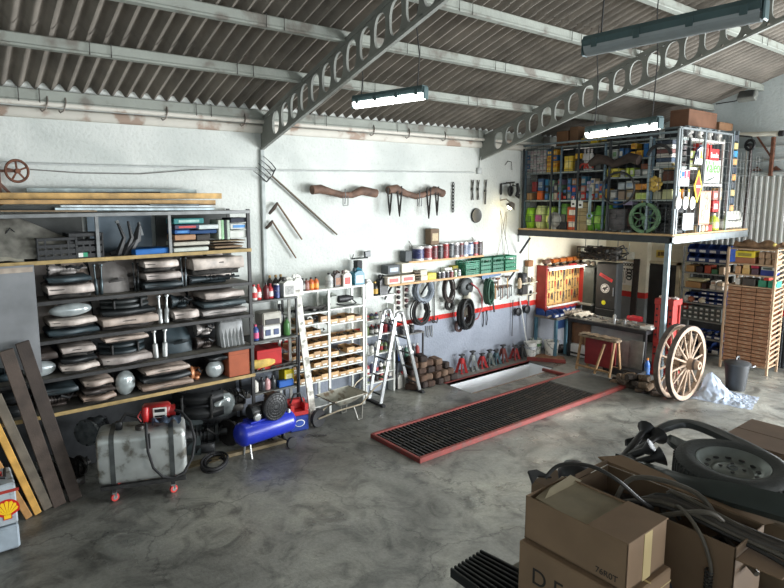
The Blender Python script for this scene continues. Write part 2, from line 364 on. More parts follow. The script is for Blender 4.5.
# end wall: corrugated metal sheeting, ledge, piers, service door
cs = MB()
def fnc(a, b): return (XE-.05-.02*max(-1, min(1, 1.8*math.sin(2*PI*a*34))), 2.35+a*3.7, 1.62+b*2.3)
cs.grid(fnc, 34*10, 1, smooth=False); struct('wall_end_sheeting', cs, mat((196, 198, 194), .55, .1, var=.06, scale=2))
tr = MB(); tr.box(XE-.12, 2.3, 3.92, XE, 6.1, 4.0, .01); struct('trim_20', tr, mat((178, 184, 182), .8))
tr = MB(); tr.box(XE-.09, 2.3, 4.22, XE, 6.3, 4.26, .01).box(XE-.09, 2.3, 4.5, XE, 6.3, 4.53, .01); struct('trim_21', tr, mat((185, 192, 190), .8))
pr = MB(); pr.box(13.85, 7.05, 0, XE+.02, YW, 2.74, .01); struct('pillar_end', pr, wall_mat((232, 222, 196), (190, 45, 38), (120, 122, 120), (1.05, 1.2), .25))
cw = MB(); cw.box(XE-.06, 6.1, 0, XE, YW, 2.7); struct('wall_end_lining', cw, wall_mat((232, 222, 196), (190, 45, 38), (120, 122, 120), (.98, 1.13), .25))
dp = at_x(648, 263, XE-.12); dq = at_x(677, 266, XE-.12)
d = MB(); d.box(XE-.1, dq.y, 0, XE-.06, dp.y-.02, dp.z, .005)
for k in range(6):
    y = dq.y+(dp.y-dq.y)*(k+.5)/6; d.box(XE-.115, y-.07, .05, XE-.1, y+.07, dp.z-.05, .006)
dr = struct('door_1', d, mat((52, 50, 48), .6, var=.15)); hd = MB(); hd.tube([(XE-.12, dq.y+.14, 1.02), (XE-.17, dq.y+.14, 1.02), (XE-.17, dq.y+.26, 1.02)], .012, 6); hd.build('door_handle', mat((120, 118, 112), .4, .8), dr)
fr = MB(); fr.box(XE-.14, dp.y-.02, 0, XE-.05, dp.y+.05, dp.z+.06).box(XE-.14, dq.y-.07, 0, XE-.05, dq.y, dp.z+.06).box(XE-.14, dq.y-.07, dp.z, XE-.05, dp.y+.05, dp.z+.06); struct('trim_22', fr, mat((205, 192, 160), .7))
# ------------------------------------------------------------------ lamps
LIT = mat((255, 255, 250), .4, var=0, emit=9); HOUS = mat((70, 92, 94), .5, .2, var=.1); UNLIT = mat((150, 158, 160), .25, var=.05); CABLE = mat((40, 40, 40), .6, var=0)
def batten(a, b, lit, label, drop):
    drop = ((-.8, roofz(a.y)-a.z-.14), (.8, roofz(b.y)-b.z-.14))
    a, b = Vector(a), Vector(b); c = (a+b)/2; L = (b-a).length; rz = math.atan2(b.y-a.y, b.x-a.x)
    t = thing('fluorescent_lamp', label, 'ceiling lamp', c, rz)
    h = MB(); h.prism([(-.055, 0), (.055, 0), (.068, .05), (.05, .085), (-.05, .085), (-.068, .05)], -L/2, L/2, Matrix(((0, 0, 1, 0), (1, 0, 0, 0), (0, 1, 0, 0), (0, 0, 0, 1))))
    for q in (-.42, -.15, .15, .42):
        for s in (-1, 1): h.box(q*L-.025, s*.06-.012, -.02, q*L+.025, s*.06+.016, .05, .004)
    h.build('housing', HOUS, t)
    q = MB(); pts = [(.066*math.cos(PI+PI*k/10), .075*math.sin(PI+PI*k/10)) for k in range(11)]
    q.prism(pts, -L/2+.01, L/2-.01, Matrix(((0, 0, 1, 0), (1, 0, 0, 0), (0, 1, 0, 0), (0, 0, 0, 1)))); q.build('diffuser', LIT if lit else UNLIT, t)
    for q_ in (-L/2-.02, L/2): e = MB(); e.box(q_, -.05, -.07, q_+.02, .05, .07, .01); e.build('end_cap', HOUS, t)
    for s, dz in drop:
        k = MB(); k.tube([(s*L/2, 0, .08), (s*L/2+.02, .01, .08+dz*.4), (s*L/2-.01, -.01, .08+dz*.75), (s*L/2, 0, .08+dz)], .007, 5); k.build('cable', CABLE, t)
    if lit:
        ld = bpy.data.lights.new('tube_light', 'AREA'); ld.shape = 'RECTANGLE'; ld.size = L*.95; ld.size_y = .1; ld.energy = lit; ld.color = (.93, 1, .96)
        lo = bpy.data.objects.new('tube_light', ld); COL.objects.link(lo); lo.parent = t; lo.location = (0, 0, -.085)
batten(at_z(355, 103, 4.72), at_z(425, 93, 4.72), 22, 'lit fluorescent batten hanging near the first pierced roof truss over the tool wall', ((-.82, .32), (.8, .5)))
batten(at_z(588, 133, 4.4), at_z(660, 123, 4.4), 26, 'lit fluorescent batten hanging in front of the caged mezzanine shelves', ((-.8, .45), (.3, 1.05)))
batten(at_z(586, 48, 4.75), at_z(764, 10, 4.75), 0, 'unlit dark green fluorescent batten hanging close to the viewer', ((-.8, 1.0), (.4, 1.1)))
# ------------------------------------------------------------------ kit of small things
STEEL = mat((118, 120, 120), .5, .6, var=.15); DARKST = mat((62, 62, 62), .55, .5, var=.2); RUST = mat((110, 72, 55), .8, .3, var=.3, scale=14)
BLACK = mat((30, 31, 33), .5, var=.2); RUBBER = mat((38, 38, 40), .75, var=.2, bump=.2); WHITE = mat((222, 222, 216), .6, var=.08); CARD = mat((168, 128, 86), .85, var=.12, scale=5)
GREASY = mat((74, 70, 66), .5, .4, var=.35, scale=20, bump=.3); WOODD = mat((92, 68, 48), .8, var=.3, scale=10, bump=.2); WOODL = mat((190, 156, 98), .75, var=.2, scale=6, bump=.15)
ALU = mat((176, 178, 178), .35, .7, var=.08); RED = mat((160, 46, 40), .5, var=.15, scale=5); TAPE = mat((196, 176, 130), .4, var=.05)
def carton(name, base, where, cat, p, sx, sy, sz, c, key, lab=None, group=None, rz=0., face='y', rough=.75):
    """a closed box: chamfered body, lid line and a printed panel on the side that shows"""
    b = MB(); e = .004
    b.box(-sx/2, -sy/2, 0, sx/2, sy/2, sz, .008)
    m = [mat(c, rough, var=.1, scale=6)]
    if lab:
        m.append(mat(lab, .5, var=.12, scale=25))
        if face == 'y': b.box(-sx*.34, -sy/2-e, sz*.25, sx*.34, -sy/2+e, sz*.72, 0, 1)
        else: b.box(-sx/2-e, -sy*.34, sz*.25, -sx/2+e, sy*.34, sz*.72, 0, 1)
    m.append(mat(tuple(int(x*.8) for x in c), rough, var=.1)); k = len(m)-1
    b.box(-sx/2-.002, -sy/2-.002, sz*.84, sx/2+.002, sy/2+.002, sz*.855, 0, k)
    b.box(-sx*.06, -sy/2-.001, sz-.002, sx*.06, sy/2+.001, sz+.002, 0, k)
    return reg(b.build(name, m, None, p, rz), base, where, cat, key, group)
def bottle(name, base, where, p, r, h, c, cap, key, lab=None, group=None, cat='bottle'):
    t = thing(name, None, cat, p, 0, group)
    b = MB(); b.lathe([(r*.9, 0), (r, .01), (r, h*.62), (r*.85, h*.72), (r*.36, h*.83), (r*.36, h*.9)], 14)
    m = [mat(c, .35, var=.08)]
    if lab: b.lathe([(r*1.02, h*.15), (r*1.02, h*.5)], 14, 1); m.append(mat(lab, .5, var=.2, scale=30))
    b.build('body', m, t)
    k = MB(); k.lathe([(r*.42, h*.88), (r*.42, h*.99), (r*.3, h)], 12); k.build('cap', mat(cap, .4), t)
    REG.append((t, base, where, key)); return t
def jug(name, base, where, p, w, d, h, c, cap, key, lab=None, group=None, rz=0.):
    """a canister with a shoulder, moulded grip and screw cap"""
    t = thing(name, None, 'canister', p, rz, group)
    b = MB(); b.prism([(-w/2, 0), (w/2, 0), (w/2, h*.66), (w*.3, h*.82), (-w*.16, h*.84), (-w/2, h*.7)], -d/2, d/2, Matrix(((1, 0, 0, 0), (0, 0, -1, 0), (0, 1, 0, 0), (0, 0, 0, 1))))
    b.tube([(w*.42, 0, h*.62), (w*.4, 0, h*.86), (w*.1, 0, h*.95), (-w*.05, 0, h*.86)], d*.14, 6)
    m = [mat(c, .4, var=.08)]
    if lab: b.box(-w*.36, -d/2-.003, h*.12, w*.36, -d/2+.002, h*.56, 0, 1); m.append(mat(lab, .5, var=.25, scale=25))
    b.build('body', m, t)
    k = MB(); k.lathe([(w*.16, h*.8), (w*.16, h*.96), (w*.12, h)], 12, 0, Matrix.Translation((-w*.26, 0, 0))); k.build('cap', mat(cap, .4), t)
    REG.append((t, base, where, key)); return t
def tin(name, base, where, p, r, h, c, lab, key, group=None):
    t = thing(name, None, 'tin', p, 0, group)
    b = MB(); b.lathe([(r, 0), (r*1.02, .006), (r*.985, .015), (r*.985, h-.015), (r*1.02, h-.006), (r, h)], 18, 0)
    b.lathe([(r*1.0, h*.14), (r*1.0, h*.86)], 18, 1); b.build('body', [mat(c, .35, .3), mat(lab, .4, var=.35, scale=25)], t)
    k = MB(); k.lathe([(r*.9, h-.004), (r*.88, h+.012), (r*.5, h+.014)], 16); k.tube([(-r, 0, h*.75), (-r*.6, -r*.9, h*.55), (r*.6, -r*.9, h*.55), (r, 0, h*.75)], .004, 4); k.build('lid', mat((190, 190, 186), .3, .7), t)
    REG.append((t, base, where, key)); return t
def crate(base, where, p, w, d, h, c, key, group=None, rz=0., name='plastic_crate', cat='crate'):
    """a stacking crate with slotted sides and hand holes"""
    b = MB(); tk = .012
    b.box(-w/2, -d/2, 0, w/2, d/2, tk)
    for s in (-1, 1):
        for z0, z1 in ((0, .2), (.26, .48), (.54, .7), (.86, 1.)):
            b.box(-w/2, s*d/2-tk/2, z0*h, w/2, s*d/2+tk/2, z1*h, .003); b.box(s*w/2-tk/2, -d/2, z0*h, s*w/2+tk/2, d/2, z1*h, .003)
        n = 5
        for k in range(n+1):
            x = -w/2+w*k/n; b.box(x-.012, s*d/2-tk*.6, 0, x+.012, s*d/2+tk*.6, h*(1 if k in (0, 1, n-1, n) else .66), .003)
            y = -d/2+d*k/n; b.box(s*w/2-tk*.6, y-.012, 0, s*w/2+tk*.6, y+.012, h*(1 if k in (0, 1, n-1, n) else .66), .003)
    return reg(b.build(name, mat(c, .45, var=.1), None, p, rz), base, where, cat, key, group)
def bin_(base, where, p, w, d, h, c, key, group, rz=0., name='storage_bin', ff=.55):
    """an open-fronted picking bin; front faces local -y"""
    b = MB(); k = .006
    b.box(-w/2, -d/2, 0, w/2, d/2, k); b.box(-w/2, d/2-k, 0, w/2, d/2, h)
    for s in (-1, 1): b.prism([(-d/2, 0), (d/2, 0), (d/2, h), (-d*.2, h), (-d/2, h*ff)], s*w/2-k/2, s*w/2+k/2, Matrix(((0, 0, 1, 0), (1, 0, 0, 0), (0, 1, 0, 0), (0, 0, 0, 1))))
    b.box(-w/2, -d/2, 0, w/2, -d/2+k, h*ff); b.box(-w*.3, -d/2-.004, h*.12, w*.3, -d/2, h*.4, 0, 1)
    o = b.build(name, [mat(c, .45, var=.1), mat((225, 225, 220), .5, var=.15, scale=40)], None, p, rz)
    return reg(o, base, where, 'bin', key, group)
def lumps(mb, x0, x1, y0, y1, z, n, r, mi=0):
    for i in range(n):
        x, y = R_.uniform(x0, x1), R_.uniform(y0, y1); q = r*R_.uniform(.5, 1.2); M = Matrix.Translation((x, y, z+q*.4)) @ RZ(R_.uniform(0, 6)) @ RX(R_.uniform(-.6, .6))
        k = R_.randrange(3)
        if k == 0: mb.box(-q, -q*.6, -q*.4, q, q*.6, q*.4, q*.15, mi, M)
        elif k == 1: mb.lathe([(q*.6, -q*.4), (q*.7, -q*.1), (q*.35, q*.1), (q*.35, q*.7)], 8, mi, M)
        else: mb.tube([(q*.7*math.cos(a), q*.7*math.sin(a), 0) for a in [2*PI*j/8 for j in range(8)]], q*.22, 5, mi, True, M)
def coil(name, label, cat, p, r, n, th, c, frame, oval=1., group=None, tail=None, rough=.6):
    n += 3
    """a hank of hose or cable hung on a hook"""
    t = thing(name, label, cat, p, 0, group); b = MB(); pts = []
    N = 22*n
    for i in range(N+1):
        q = 2*PI*i/22; rr = r*(1+.16*math.sin(int(i/22)*2.4+r*30)+.05*math.sin(i*.37+r*9)+R_.uniform(-.012, .012)); pts.append(frame @ Vector((rr*math.cos(q), rr*oval*math.sin(q), th*(1+i*.9/22)*1.0)))
    b.tube(pts, th, 6); 
    if tail: b.tube([frame @ Vector(q) for q in tail], th, 6)
    b.build('loops', mat(c, rough, var=.2), t)
    k = MB(); k.tube([frame @ Vector((0, r*oval*.86, 0)), frame @ Vector((0, r*oval*.84, th*n+.03)), frame @ Vector((0, r*oval*.95, th*n+.05))], .007, 5); k.build('hook', DARKST, t)
    return t
ID3 = Matrix.Rotation(PI/2, 3, 'X')         # local x right, y up, z towards the room (-Y)
def fr(v): return v
FRM = Matrix(((1, 0, 0), (0, 0, -1), (0, 1, 0)))

# ------------------------------------------------------------------ the tall rack on the left
RY0, RY1 = 7.4, 8.06
t = thing('storage_rack', 'long dark steel rack full of car parts along the wall on the left', 'rack', (1.6, RY0, 0)); B = (1.6, RY0, 0)
UPX = [-.75, 3.6]
for x in UPX:
    for y in (RY0, RY1): MW(B).box(x-.025, y, 0, x+.025, y+.03, 3.38, .003).build('upright', DARKST, t)
LEV = [3.36, 2.83, 2.36, 1.9, 1.45, 1.03]
for x in (1.63, 2.5): MW(B).box(x-.02, RY0, 2.83, x+.02, RY0+.03, 3.36, .003).build('divider', STEEL, t)
for i, z in enumerate(LEV):
    b = MW(B); b.box(-.78, RY0, z-.03, 3.63, RY1, z, .004)
    b.box(-.78, RY0-.012, z-.04, 3.63, RY0, z+.006, .003, 1)
    b.build('shelf_board', [mat((120, 116, 108), .7, var=.25, scale=5), (STEEL if i == 0 else mat((170, 145, 95), .7, var=.2) if i in (1, 5) else DARKST)], t)
for xa_, xb_ in ((-.75, 1.6), (2.53, 3.57)): MW(B).box(xa_, RY1, 2.83, xb_, RY1+.012, 3.33).build('backdrop', mat((74, 76, 74), .7, var=.15), t)  # dark sheets added to darken the background behind the bays
b = MW(B); b.box(1.66, RY1+.0, 2.83, 2.47, RY1+.012, 3.33).build('backdrop', mat((98, 112, 122), .5, .3, var=.08), t)
MW(B).box(-.75, RY1+.002, .02, 3.58, RY1+.014, 2.8).build('backdrop', mat((52, 54, 56), .8, var=.2), t)
def top_stick(name, base, cat, u0, u1, v, y, th, wd, c, rnd=False, dv=0.):
    a, b = at_y(u0, v, y), at_y(u1, v+dv, y); loc = (b.x-.3, y, a.z); k = MW(loc)
    if rnd: k.tube([a, (a+b)/2+Vector((0, 0, -.004)), b], th/2, 8)
    else: k.bar(a, b, wd, th, c=.004)
    return reg(k.build(name, mat(c, .6, .0, var=.25, scale=7, bump=.15), None, loc), base, 'lying along the top of the tall rack', cat, v)
top_stick('timber_plank', 'thick tan timber plank', 'plank', -60, 220, 196, 7.75, .075, .13, (198, 160, 98)); top_stick('timber_plank', 'lower tan timber plank', 'plank', -60, 214, 202, 7.60, .05, .12, (178, 142, 92))
top_stick('wooden_batten', 'short dark brown batten', 'batten', 70, 215, 204.2, 7.68, .03, .05, (112, 90, 64)); top_stick('metal_channel', 'pale grey metal channel', 'channel', 26, 196, 190, 7.95, .05, .06, (178, 192, 192), dv=1.5)
top_stick('metal_channel', 'white metal channel', 'channel', 60, 212, 206.3, 7.5, .028, .05, (206, 216, 220)); top_stick('metal_pipe', 'bluish white pipe', 'pipe', 55, 214, 209, 7.43, .032, .03, (205, 222, 228), True)
top_stick('metal_pipe', 'short grey pipe with a dark end', 'pipe', 150, 199, 205, 7.46, .024, .03, (120, 128, 132), True); top_stick('plastic_gutter', 'dark ribbed strip', 'strip', -30, 56, 208, 7.52, .05, .08, (48, 52, 50))
top_stick('metal_channel', 'flat brown board edge', 'board', -60, 96, 211, 7.44, .016, .1, (140, 118, 92)); top_stick('wiper_strip', 'black rubber strip with a curved end', 'strip', 72, 160, 193.5, 7.85, .018, .04, (40, 40, 38), dv=-1)
# ---- upper bays
Z1 = LEV[1]
t = thing('car_hood', 'dusty grey folded car hood leaning in the first upper bay of the rack', 'car part', (.6, 7.72, Z1)); b = MB()
def hood(a, c): x = -1.0+a*1.74; return (x, -.3+.3*c+.04*math.sin(a*3), .06+.4*min(1, c*1.5)*(1-.6*max(0, a-.7)/.3)+.05*math.sin(PI*c)+.012*math.sin(a*14+c*5))
b.grid(hood, 24, 8, th=.02); b.build('panel', mat((128, 126, 118), .45, .3, var=.3, scale=9), t)
b = MB(); b.tube([(-.05, -.13, .12), (.15, -.15, .38), (.3, -.12, .22)], .008, 5); b.tube([(.1, -.16, .05), (.0, -.15, .3), (.22, -.08, .4)], .006, 5); b.build('wire', BLACK, t)
t = thing('car_bonnet_liner', 'crumpled pale car trim lying under the grey hood', 'car part', (.5, 7.5, Z1)); b = MB()
b.grid(lambda a, c: (-.75+a*1.1, -.07+.2*c, .02+.075*math.sin(PI*c)+.02*math.sin(a*17+c*3)), 24, 5, th=.012); b.build('panel', mat((152, 148, 134), .6, var=.3, scale=9), t)
crate('open black plastic crate', 'on the upper shelf beside the grey hood', at_y(55, 256, 7.6)*1, .4, .36, .26, (20, 22, 24), 1, 'black crates on the upper rack shelf').location.z = Z1
crate('open black plastic crate', 'on the upper shelf beside the grey hood', at_y(84, 255, 7.62), .36, .36, .3, (18, 20, 22), 2, 'black crates on the upper rack shelf').location.z = Z1
b = MB(); b.box(-.05, -.004, 0, .0, 0, .05); b.box(0, -.004, 0, .05, 0, .05, 0, 1); q = at_y(83, 252, 7.42)
tag(b.build('paper_tag', [WHITE, mat((40, 150, 110), .5)], None, (q.x, 7.425, Z1+.02)), 'white and green tag on the right black crate', 'tag')
t = thing('mirror_bracket', 'black forked car mirror brackets standing in the middle upper bay', 'car part', at_y(125, 262, 7.55)); t.location.z = Z1; b = MB()
for x0, z0, x1, z1, x2, z2 in ((-.08, 0, .0, .22, -.06, .42), (0, 0, .09, .22, .07, .42), (.05, 0, .16, .2, .2, .4)): b.tube([(x0, 0, z0), (x1, -.03, z1), (x2, .02, z2)], [.045, .03, .016], 6)
b.tube([(-.16, .02, .02), (.0, 0, .06), (.16, 0, .2), (.2, 0, .38)], [.03, .05, .06, .02], 6); b.build('arm', BLACK, t)
b = MB(); b.tube([(-.07, .01, .43), (-.06, 0, .4)], .022, 6); b.build('bright_tip', ALU, t); b = MB(); b.tube([(.2, 0, .41), (.22, -.02, .24)], [.008, .02], 6); b.build('bright_edge', ALU, t)
p0 = at_y(150, 258, 7.5); carton('plastic_case', 'flat bright blue plastic case', 'on the middle upper shelf beside the mirror brackets', 'case', (p0.x, 7.58, Z1), .46, .34, .075, (28, 98, 168), 1, None, rz=.12)
carton('plastic_case', 'flat dark blue case under the bright blue case', 'on the middle upper shelf', 'case', (p0.x+.02, 7.56, Z1-.0), .0, .0, .0, (24, 60, 110), 1) if False else None
def flat(u0, u1, v0, v1, c, base, lab=None, y=7.42, z0=None, d=.3):
    a, b = at_y(u0, v1, y), at_y(u1, v0, y); z = a.z if z0 is None else z0
    return carton('boxed_part', base, 'in the right upper rack bay', 'box', ((a.x+b.x)/2, y+.16, z), b.x-a.x, d, b.z-a.z, c, a.x, lab, 'boxes in the right upper bay')
ZB = Z1
for row, (v0, v1, its) in enumerate(((246.5, 252.5, [(174, 209, (196, 200, 190), 'flat off-white box at the bottom of the left pile', None)]), (240.8, 246.3, [(174, 210, (188, 184, 170), 'flat cream box, second up in the left pile', None)]),
    (234.4, 240.6, [(175, 196, (168, 130, 100), 'flat tan box in the left pile', None), (197, 210, (60, 56, 52), 'dark box in the left pile', None)]), (229.6, 234.2, [(175, 190, (40, 90, 150), 'blue box under the teal box', (60, 130, 190)), (190, 217, (30, 66, 110), 'long navy box', None)]),
    (224.4, 229.4, [(175, 200, (70, 70, 92), 'purple grey box', (190, 60, 60)), (199, 219, (200, 208, 206), 'white box at the middle of the bay', None)]), (218, 224.2, [(174, 204, (60, 128, 128), 'teal green box at the top of the left pile', (150, 190, 180))]))):
    for u0, u1, c, nm, lb in its: flat(u0, u1, v0, v1, c, nm, lb)
for k, (u, c) in enumerate(((219, (196, 204, 190)), (221.8, (150, 190, 150)), (224.5, (40, 44, 48)), (227.5, (176, 190, 176)))): flat(u, u+2.4, 220, 239.5, c, 'upright thin book')
for v0, v1, u0, u1, c, nm in ((217.5, 222.5, 231, 249, (44, 48, 60), 'dark navy box at the top of the right pile'), (223, 229.5, 230.5, 248, (196, 200, 196), 'white box with a blue stripe'), (229.9, 238, 230, 247, (205, 208, 200), 'large white box')): flat(u0, u1, v0, v1, c, nm, (60, 130, 190) if 'stripe' in nm else None)
for k, (v0, v1) in enumerate(((239.6, 242.2), (242.4, 245), (245.1, 248.6))): flat(213+k, 246-k*1.5, v0, v1, [(160, 140, 112), (120, 100, 82), (146, 122, 96)][k], ['top brown folder of the low pile', 'middle brown folder of the low pile', 'bottom brown folder of the low pile'][k])
# ---- car parts on the lower shelves
def part_panel(t, w, h, c):
    b = MB(); q = R_.uniform(0, 6)
    b.grid(lambda a, e: (-w/2+w*a, -.05*math.sin(PI*e)-.03*math.sin(PI*a)+.16*e, h*e*(1-.22*max(0, a-.6)/.4)+.012*math.sin(a*9+q)), 14, 8, th=.015); b.build('panel', mat(c, .55, var=.22, scale=5), t)
    b = MB(); b.tube([(-w*.32, -.05, h*.38), (0, -.085, h*.45), (w*.3, -.05, h*.42)], [.015, .03, .015], 6); b.build('armrest', mat(tuple(int(x*.55) for x in c), .6, var=.2), t)
def part_lamp(t, w, h, c):
    b = MB(); b.lathe([(h*.2, .26), (h*.32, .2), (h*.45, .06), (h*.5, 0)], 16, 0, Matrix.Translation((0, -.1, h*.5)) @ RX(-PI/2) @ Matrix.Diagonal((w/h, 1, 1, 1))); b.build('housing', mat(tuple(int(x*.6) for x in c), .5, var=.25), t)
    b = MB(); b.lathe([(h*.5, 0), (h*.46, .03), (h*.3, .055), (.001, .065)], 16, 0, Matrix.Translation((0, -.1, h*.5)) @ RX(PI/2) @ Matrix.Diagonal((w/h, 1, 1, 1))); b.build('lens', mat((168, 176, 176), .12, .2, var=.2), t)
def part_bumper(t, w, h, c):
    b = MB()
    for k in range(2):
        zz = h*(.02+.48*k)
        b.grid(lambda a, e: (-w/2+w*a, -.2+.16*(2*a-1)**2*1+.1*(e-.5)**2*3+.03*k, zz+h*.4*e), 18, 5, th=.012)
    b.build('bar', mat(c, .5, var=.25, scale=4), t)
    for s in (-.3, .26): b = MB(); b.box(w*s, -.18, h*.04, w*(s+.04), .1, h*.85, .005); b.build('bracket', DARKST, t)
def part_gear(t, w, h, c):
    b = MB(); M = Matrix.Translation((-w*.45, 0, h*.48)) @ RY(PI/2)
    b.lathe([(h*.46, 0), (h*.48, .02), (h*.4, .05), (h*.26, w*.35), (h*.22, w*.7), (h*.3, w*.72), (h*.3, w*.78), (h*.1, w*.8), (h*.1, w*.98)], 14, 0, M)
    for k in range(6): b.box(-w*.3+k*w*.08, -h*.3, h*.1, -w*.29+k*w*.08, h*.3, h*.8, .004)
    b.box(-w*.2, -h*.34, h*.02, w*.25, h*.2, h*.3, .02); b.build('casing', mat(c, .45, .35, var=.35, scale=12), t)
    b = MB()
    for k in range(8): q = 2*PI*k/8; b.cyl((-w*.47, h*.42*math.cos(q), h*.48+h*.42*math.sin(q)), (-w*.42, h*.42*math.cos(q), h*.48+h*.42*math.sin(q)), .012, n=6)
    b.tube([(0, -h*.2, h*.6), (w*.1, -h*.38, h*.75), (w*.3, -h*.3, h*.5), (w*.42, -h*.1, h*.7)], .018, 6); b.build('hose_and_bolts', BLACK, t)
def part_seat(t, w, h, c):
    b = MB(); b.grid(lambda a, e: (-w/2+w*a, -.16+.3*e, h*.42+.06*math.sin(PI*a)*math.sin(PI*e)), 8, 8, th=h*.32); b.grid(lambda a, e: (-w/2+w*a, .12+.06*e-.05*math.sin(PI*a), h*(.4+.58*e)), 8, 8); b.build('cushion', mat(c, .85, var=.2, bump=.3), t)
    b = MB(); b.box(-w*.45, -.15, 0, w*.45, .16, .03, .005).box(-w*.42, -.12, .03, -w*.38, .12, h*.2).box(w*.38, -.12, .03, w*.42, .12, h*.2); b.build('frame', DARKST, t)
def part_slab(t, w, h, c):
    b = MB(); q = R_.uniform(0, 6); N = 7
    def fn(a, e):
        th = PI*(e-.5); sn = math.sin(th); return (-w/2+w*a+.01*math.sin(e*5), -.2-.05*abs(math.cos(th))**.6-.025*math.sin(PI*a)+.02*math.sin(a*7+q), h*.5+h*.5*math.copysign(abs(sn)**.55, sn)*(1-.14*abs(math.sin(a*3+q))))
    k = R_.uniform(.58, .76); b.X = Matrix.Translation((0, 0, h*(1-k))) @ Matrix.Diagonal((1, 1, k, 1)); b.grid(fn, 12, N); b.box(-w/2, -.19, h*.04, w/2, .2, h*.9, .02); b.build('panel', mat(c, .5, var=.3, scale=7), t)
    b = MB(); b.box(-w*.47, -.17+.05*R_.random(), 0, w*.46, .2, h*(1-k)+.01, .01); b.tube([(-w*.4, -.2, h*.2), (-w*.1, -.24, h*.3), (w*.25, -.19, h*.12), (w*.44, -.22, h*.34)], .014, 6); b.build('dark_gap', mat(tuple(int(q*.3) for q in c), .6, var=.4, scale=14), t)  # dark lower body stands in for the shaded gap under the panel
    b = MB(); b.box(-w*.42, -.262, h*.66, w*.1, -.24, h*.74, .004); b.build('trim_strip', mat(tuple(int(x*.5) for x in c), .5, var=.2), t)
def part_tubes(t, w, h, c):
    for s in (-1, 1):
        b = MB(); x = s*w*.25; r = min(w*.2, .035); b.lathe([(r*.5, 0), (r, .01), (r, h*.5), (r*.6, h*.53), (r*.45, h*.56), (r*.45, h*.92), (r*.9, h*.94), (r*.9, h)], 10, 0, Matrix.Translation((x, -.12, 0)) @ RY(s*.04)); b.build('strut', mat(c, .35, .5, var=.25), t)
def part_fluted(t, w, h, c):
    b = MB(); b.grid(lambda a, e: (-w/2+w*a, -.15+.02*math.sin(a*40)+.1*e, h*e), 30, 4, th=0); b.box(-w/2, -.1, 0, w/2, .1, h*.95, .02); b.build('panel', mat(c, .5, .1, var=.15), t)
PALE = [(186, 174, 166), (168, 158, 152), (196, 184, 174), (158, 152, 148), (178, 162, 150)]; TEAL = [(58, 72, 78), (46, 56, 60), (72, 84, 88), (40, 44, 46)]; LOW = [(70, 62, 58), (44, 46, 50), (150, 130, 116), (56, 66, 72), (120, 100, 90)]
KINDS = {'panel': (part_panel, 'car_door_trim', 'door trim panel'), 'lamp': (part_lamp, 'car_headlamp', 'headlamp'), 'bumper': (part_bumper, 'car_bumper', 'bumper pair'), 'gear': (part_gear, 'gearbox', 'gearbox casing'), 'seat': (part_seat, 'car_chair', 'small car seat'),
         'slab': (part_slab, 'car_trim_panel', 'trim panel'), 'tubes': (part_tubes, 'shock_absorber', 'pair of struts'), 'fluted': (part_fluted, 'radiator', 'ribbed radiator')}
def cname(c):
    r, g, b = c; m = sum(c)/3
    if max(c)-min(c) < 26: return 'black' if m < 48 else 'dark grey' if m < 85 else 'grey' if m < 140 else 'pale grey'
    if r > g > b: return 'brown' if m < 110 else 'beige'
    return 'slate blue'
SHN = {1: 'on the second shelf of the tall rack', 2: 'on the third shelf of the tall rack', 3: 'on the fourth shelf of the tall rack', 4: 'on the lowest full shelf of the tall rack'}
P_, T_, L_ = PALE, TEAL, LOW
CELLS = {1: [(47, 96, [('slab', .42, P_[0]), ('slab', .22, T_[0]), ('gear', .34, P_[3])]), (97, 107, [('tubes', .92, T_[2])]), (108, 136, [('panel', .9, P_[3])]), (137, 143, [('tubes', .9, T_[3])]), (144, 184, [('slab', .25, T_[1]), ('slab', .3, P_[1]), ('slab', .38, P_[2])]), (185, 191, [('tubes', .95, (90, 98, 102))]), (192, 247, [('gear', .32, T_[1]), ('slab', .6, P_[2])])],
  2: [(44, 98, [('slab', .26, T_[0]), ('slab', .3, P_[2]), ('lamp', .4, T_[1])]), (99, 158, [('slab', .44, P_[4]), ('slab', .2, T_[3]), ('bumper', .32, (62, 66, 66))]), (159, 172, [('tubes', .95, (190, 194, 194))]), (173, 199, [('slab', .4, P_[0]), ('gear', .5, T_[1])]), (200, 247, [('slab', .3, P_[3]), ('slab', .25, T_[2]), ('slab', .34, P_[0])])],
  3: [(-20, 16, [('gear', .8, T_[0])]), (17, 54, [('lamp', .5, T_[2]), ('slab', .3, L_[0])]), (55, 96, [('slab', .3, P_[2]), ('slab', .2, T_[3]), ('slab', .36, P_[0])]), (97, 150, [('slab', .34, P_[1]), ('bumper', .4, T_[1]), ('slab', .22, P_[4])]), (151, 170, [('tubes', .96, (200, 204, 202))]), (171, 197, [('panel', .95, T_[0])]), (198, 221, [('gear', .48, L_[0]), ('gear', .45, P_[3])]), (222, 247, [('fluted', .96, (164, 166, 166))])],
  4: [(-20, 28, [('bumper', .9, T_[3])]), (29, 74, [('gear', .5, L_[0]), ('slab', .3, T_[1])]), (75, 111, [('slab', .3, L_[2]), ('slab', .22, L_[0]), ('slab', .32, P_[4])]), (112, 134, [('lamp', .9, T_[1])]), (135, 190, [('slab', .3, L_[2]), ('slab', .25, T_[3]), ('slab', .3, P_[4])]), (191, 205, [('gear', .6, (190, 130, 90))]), (206, 226, [('lamp', .7, L_[1]), ('slab', .2, T_[3])])]}
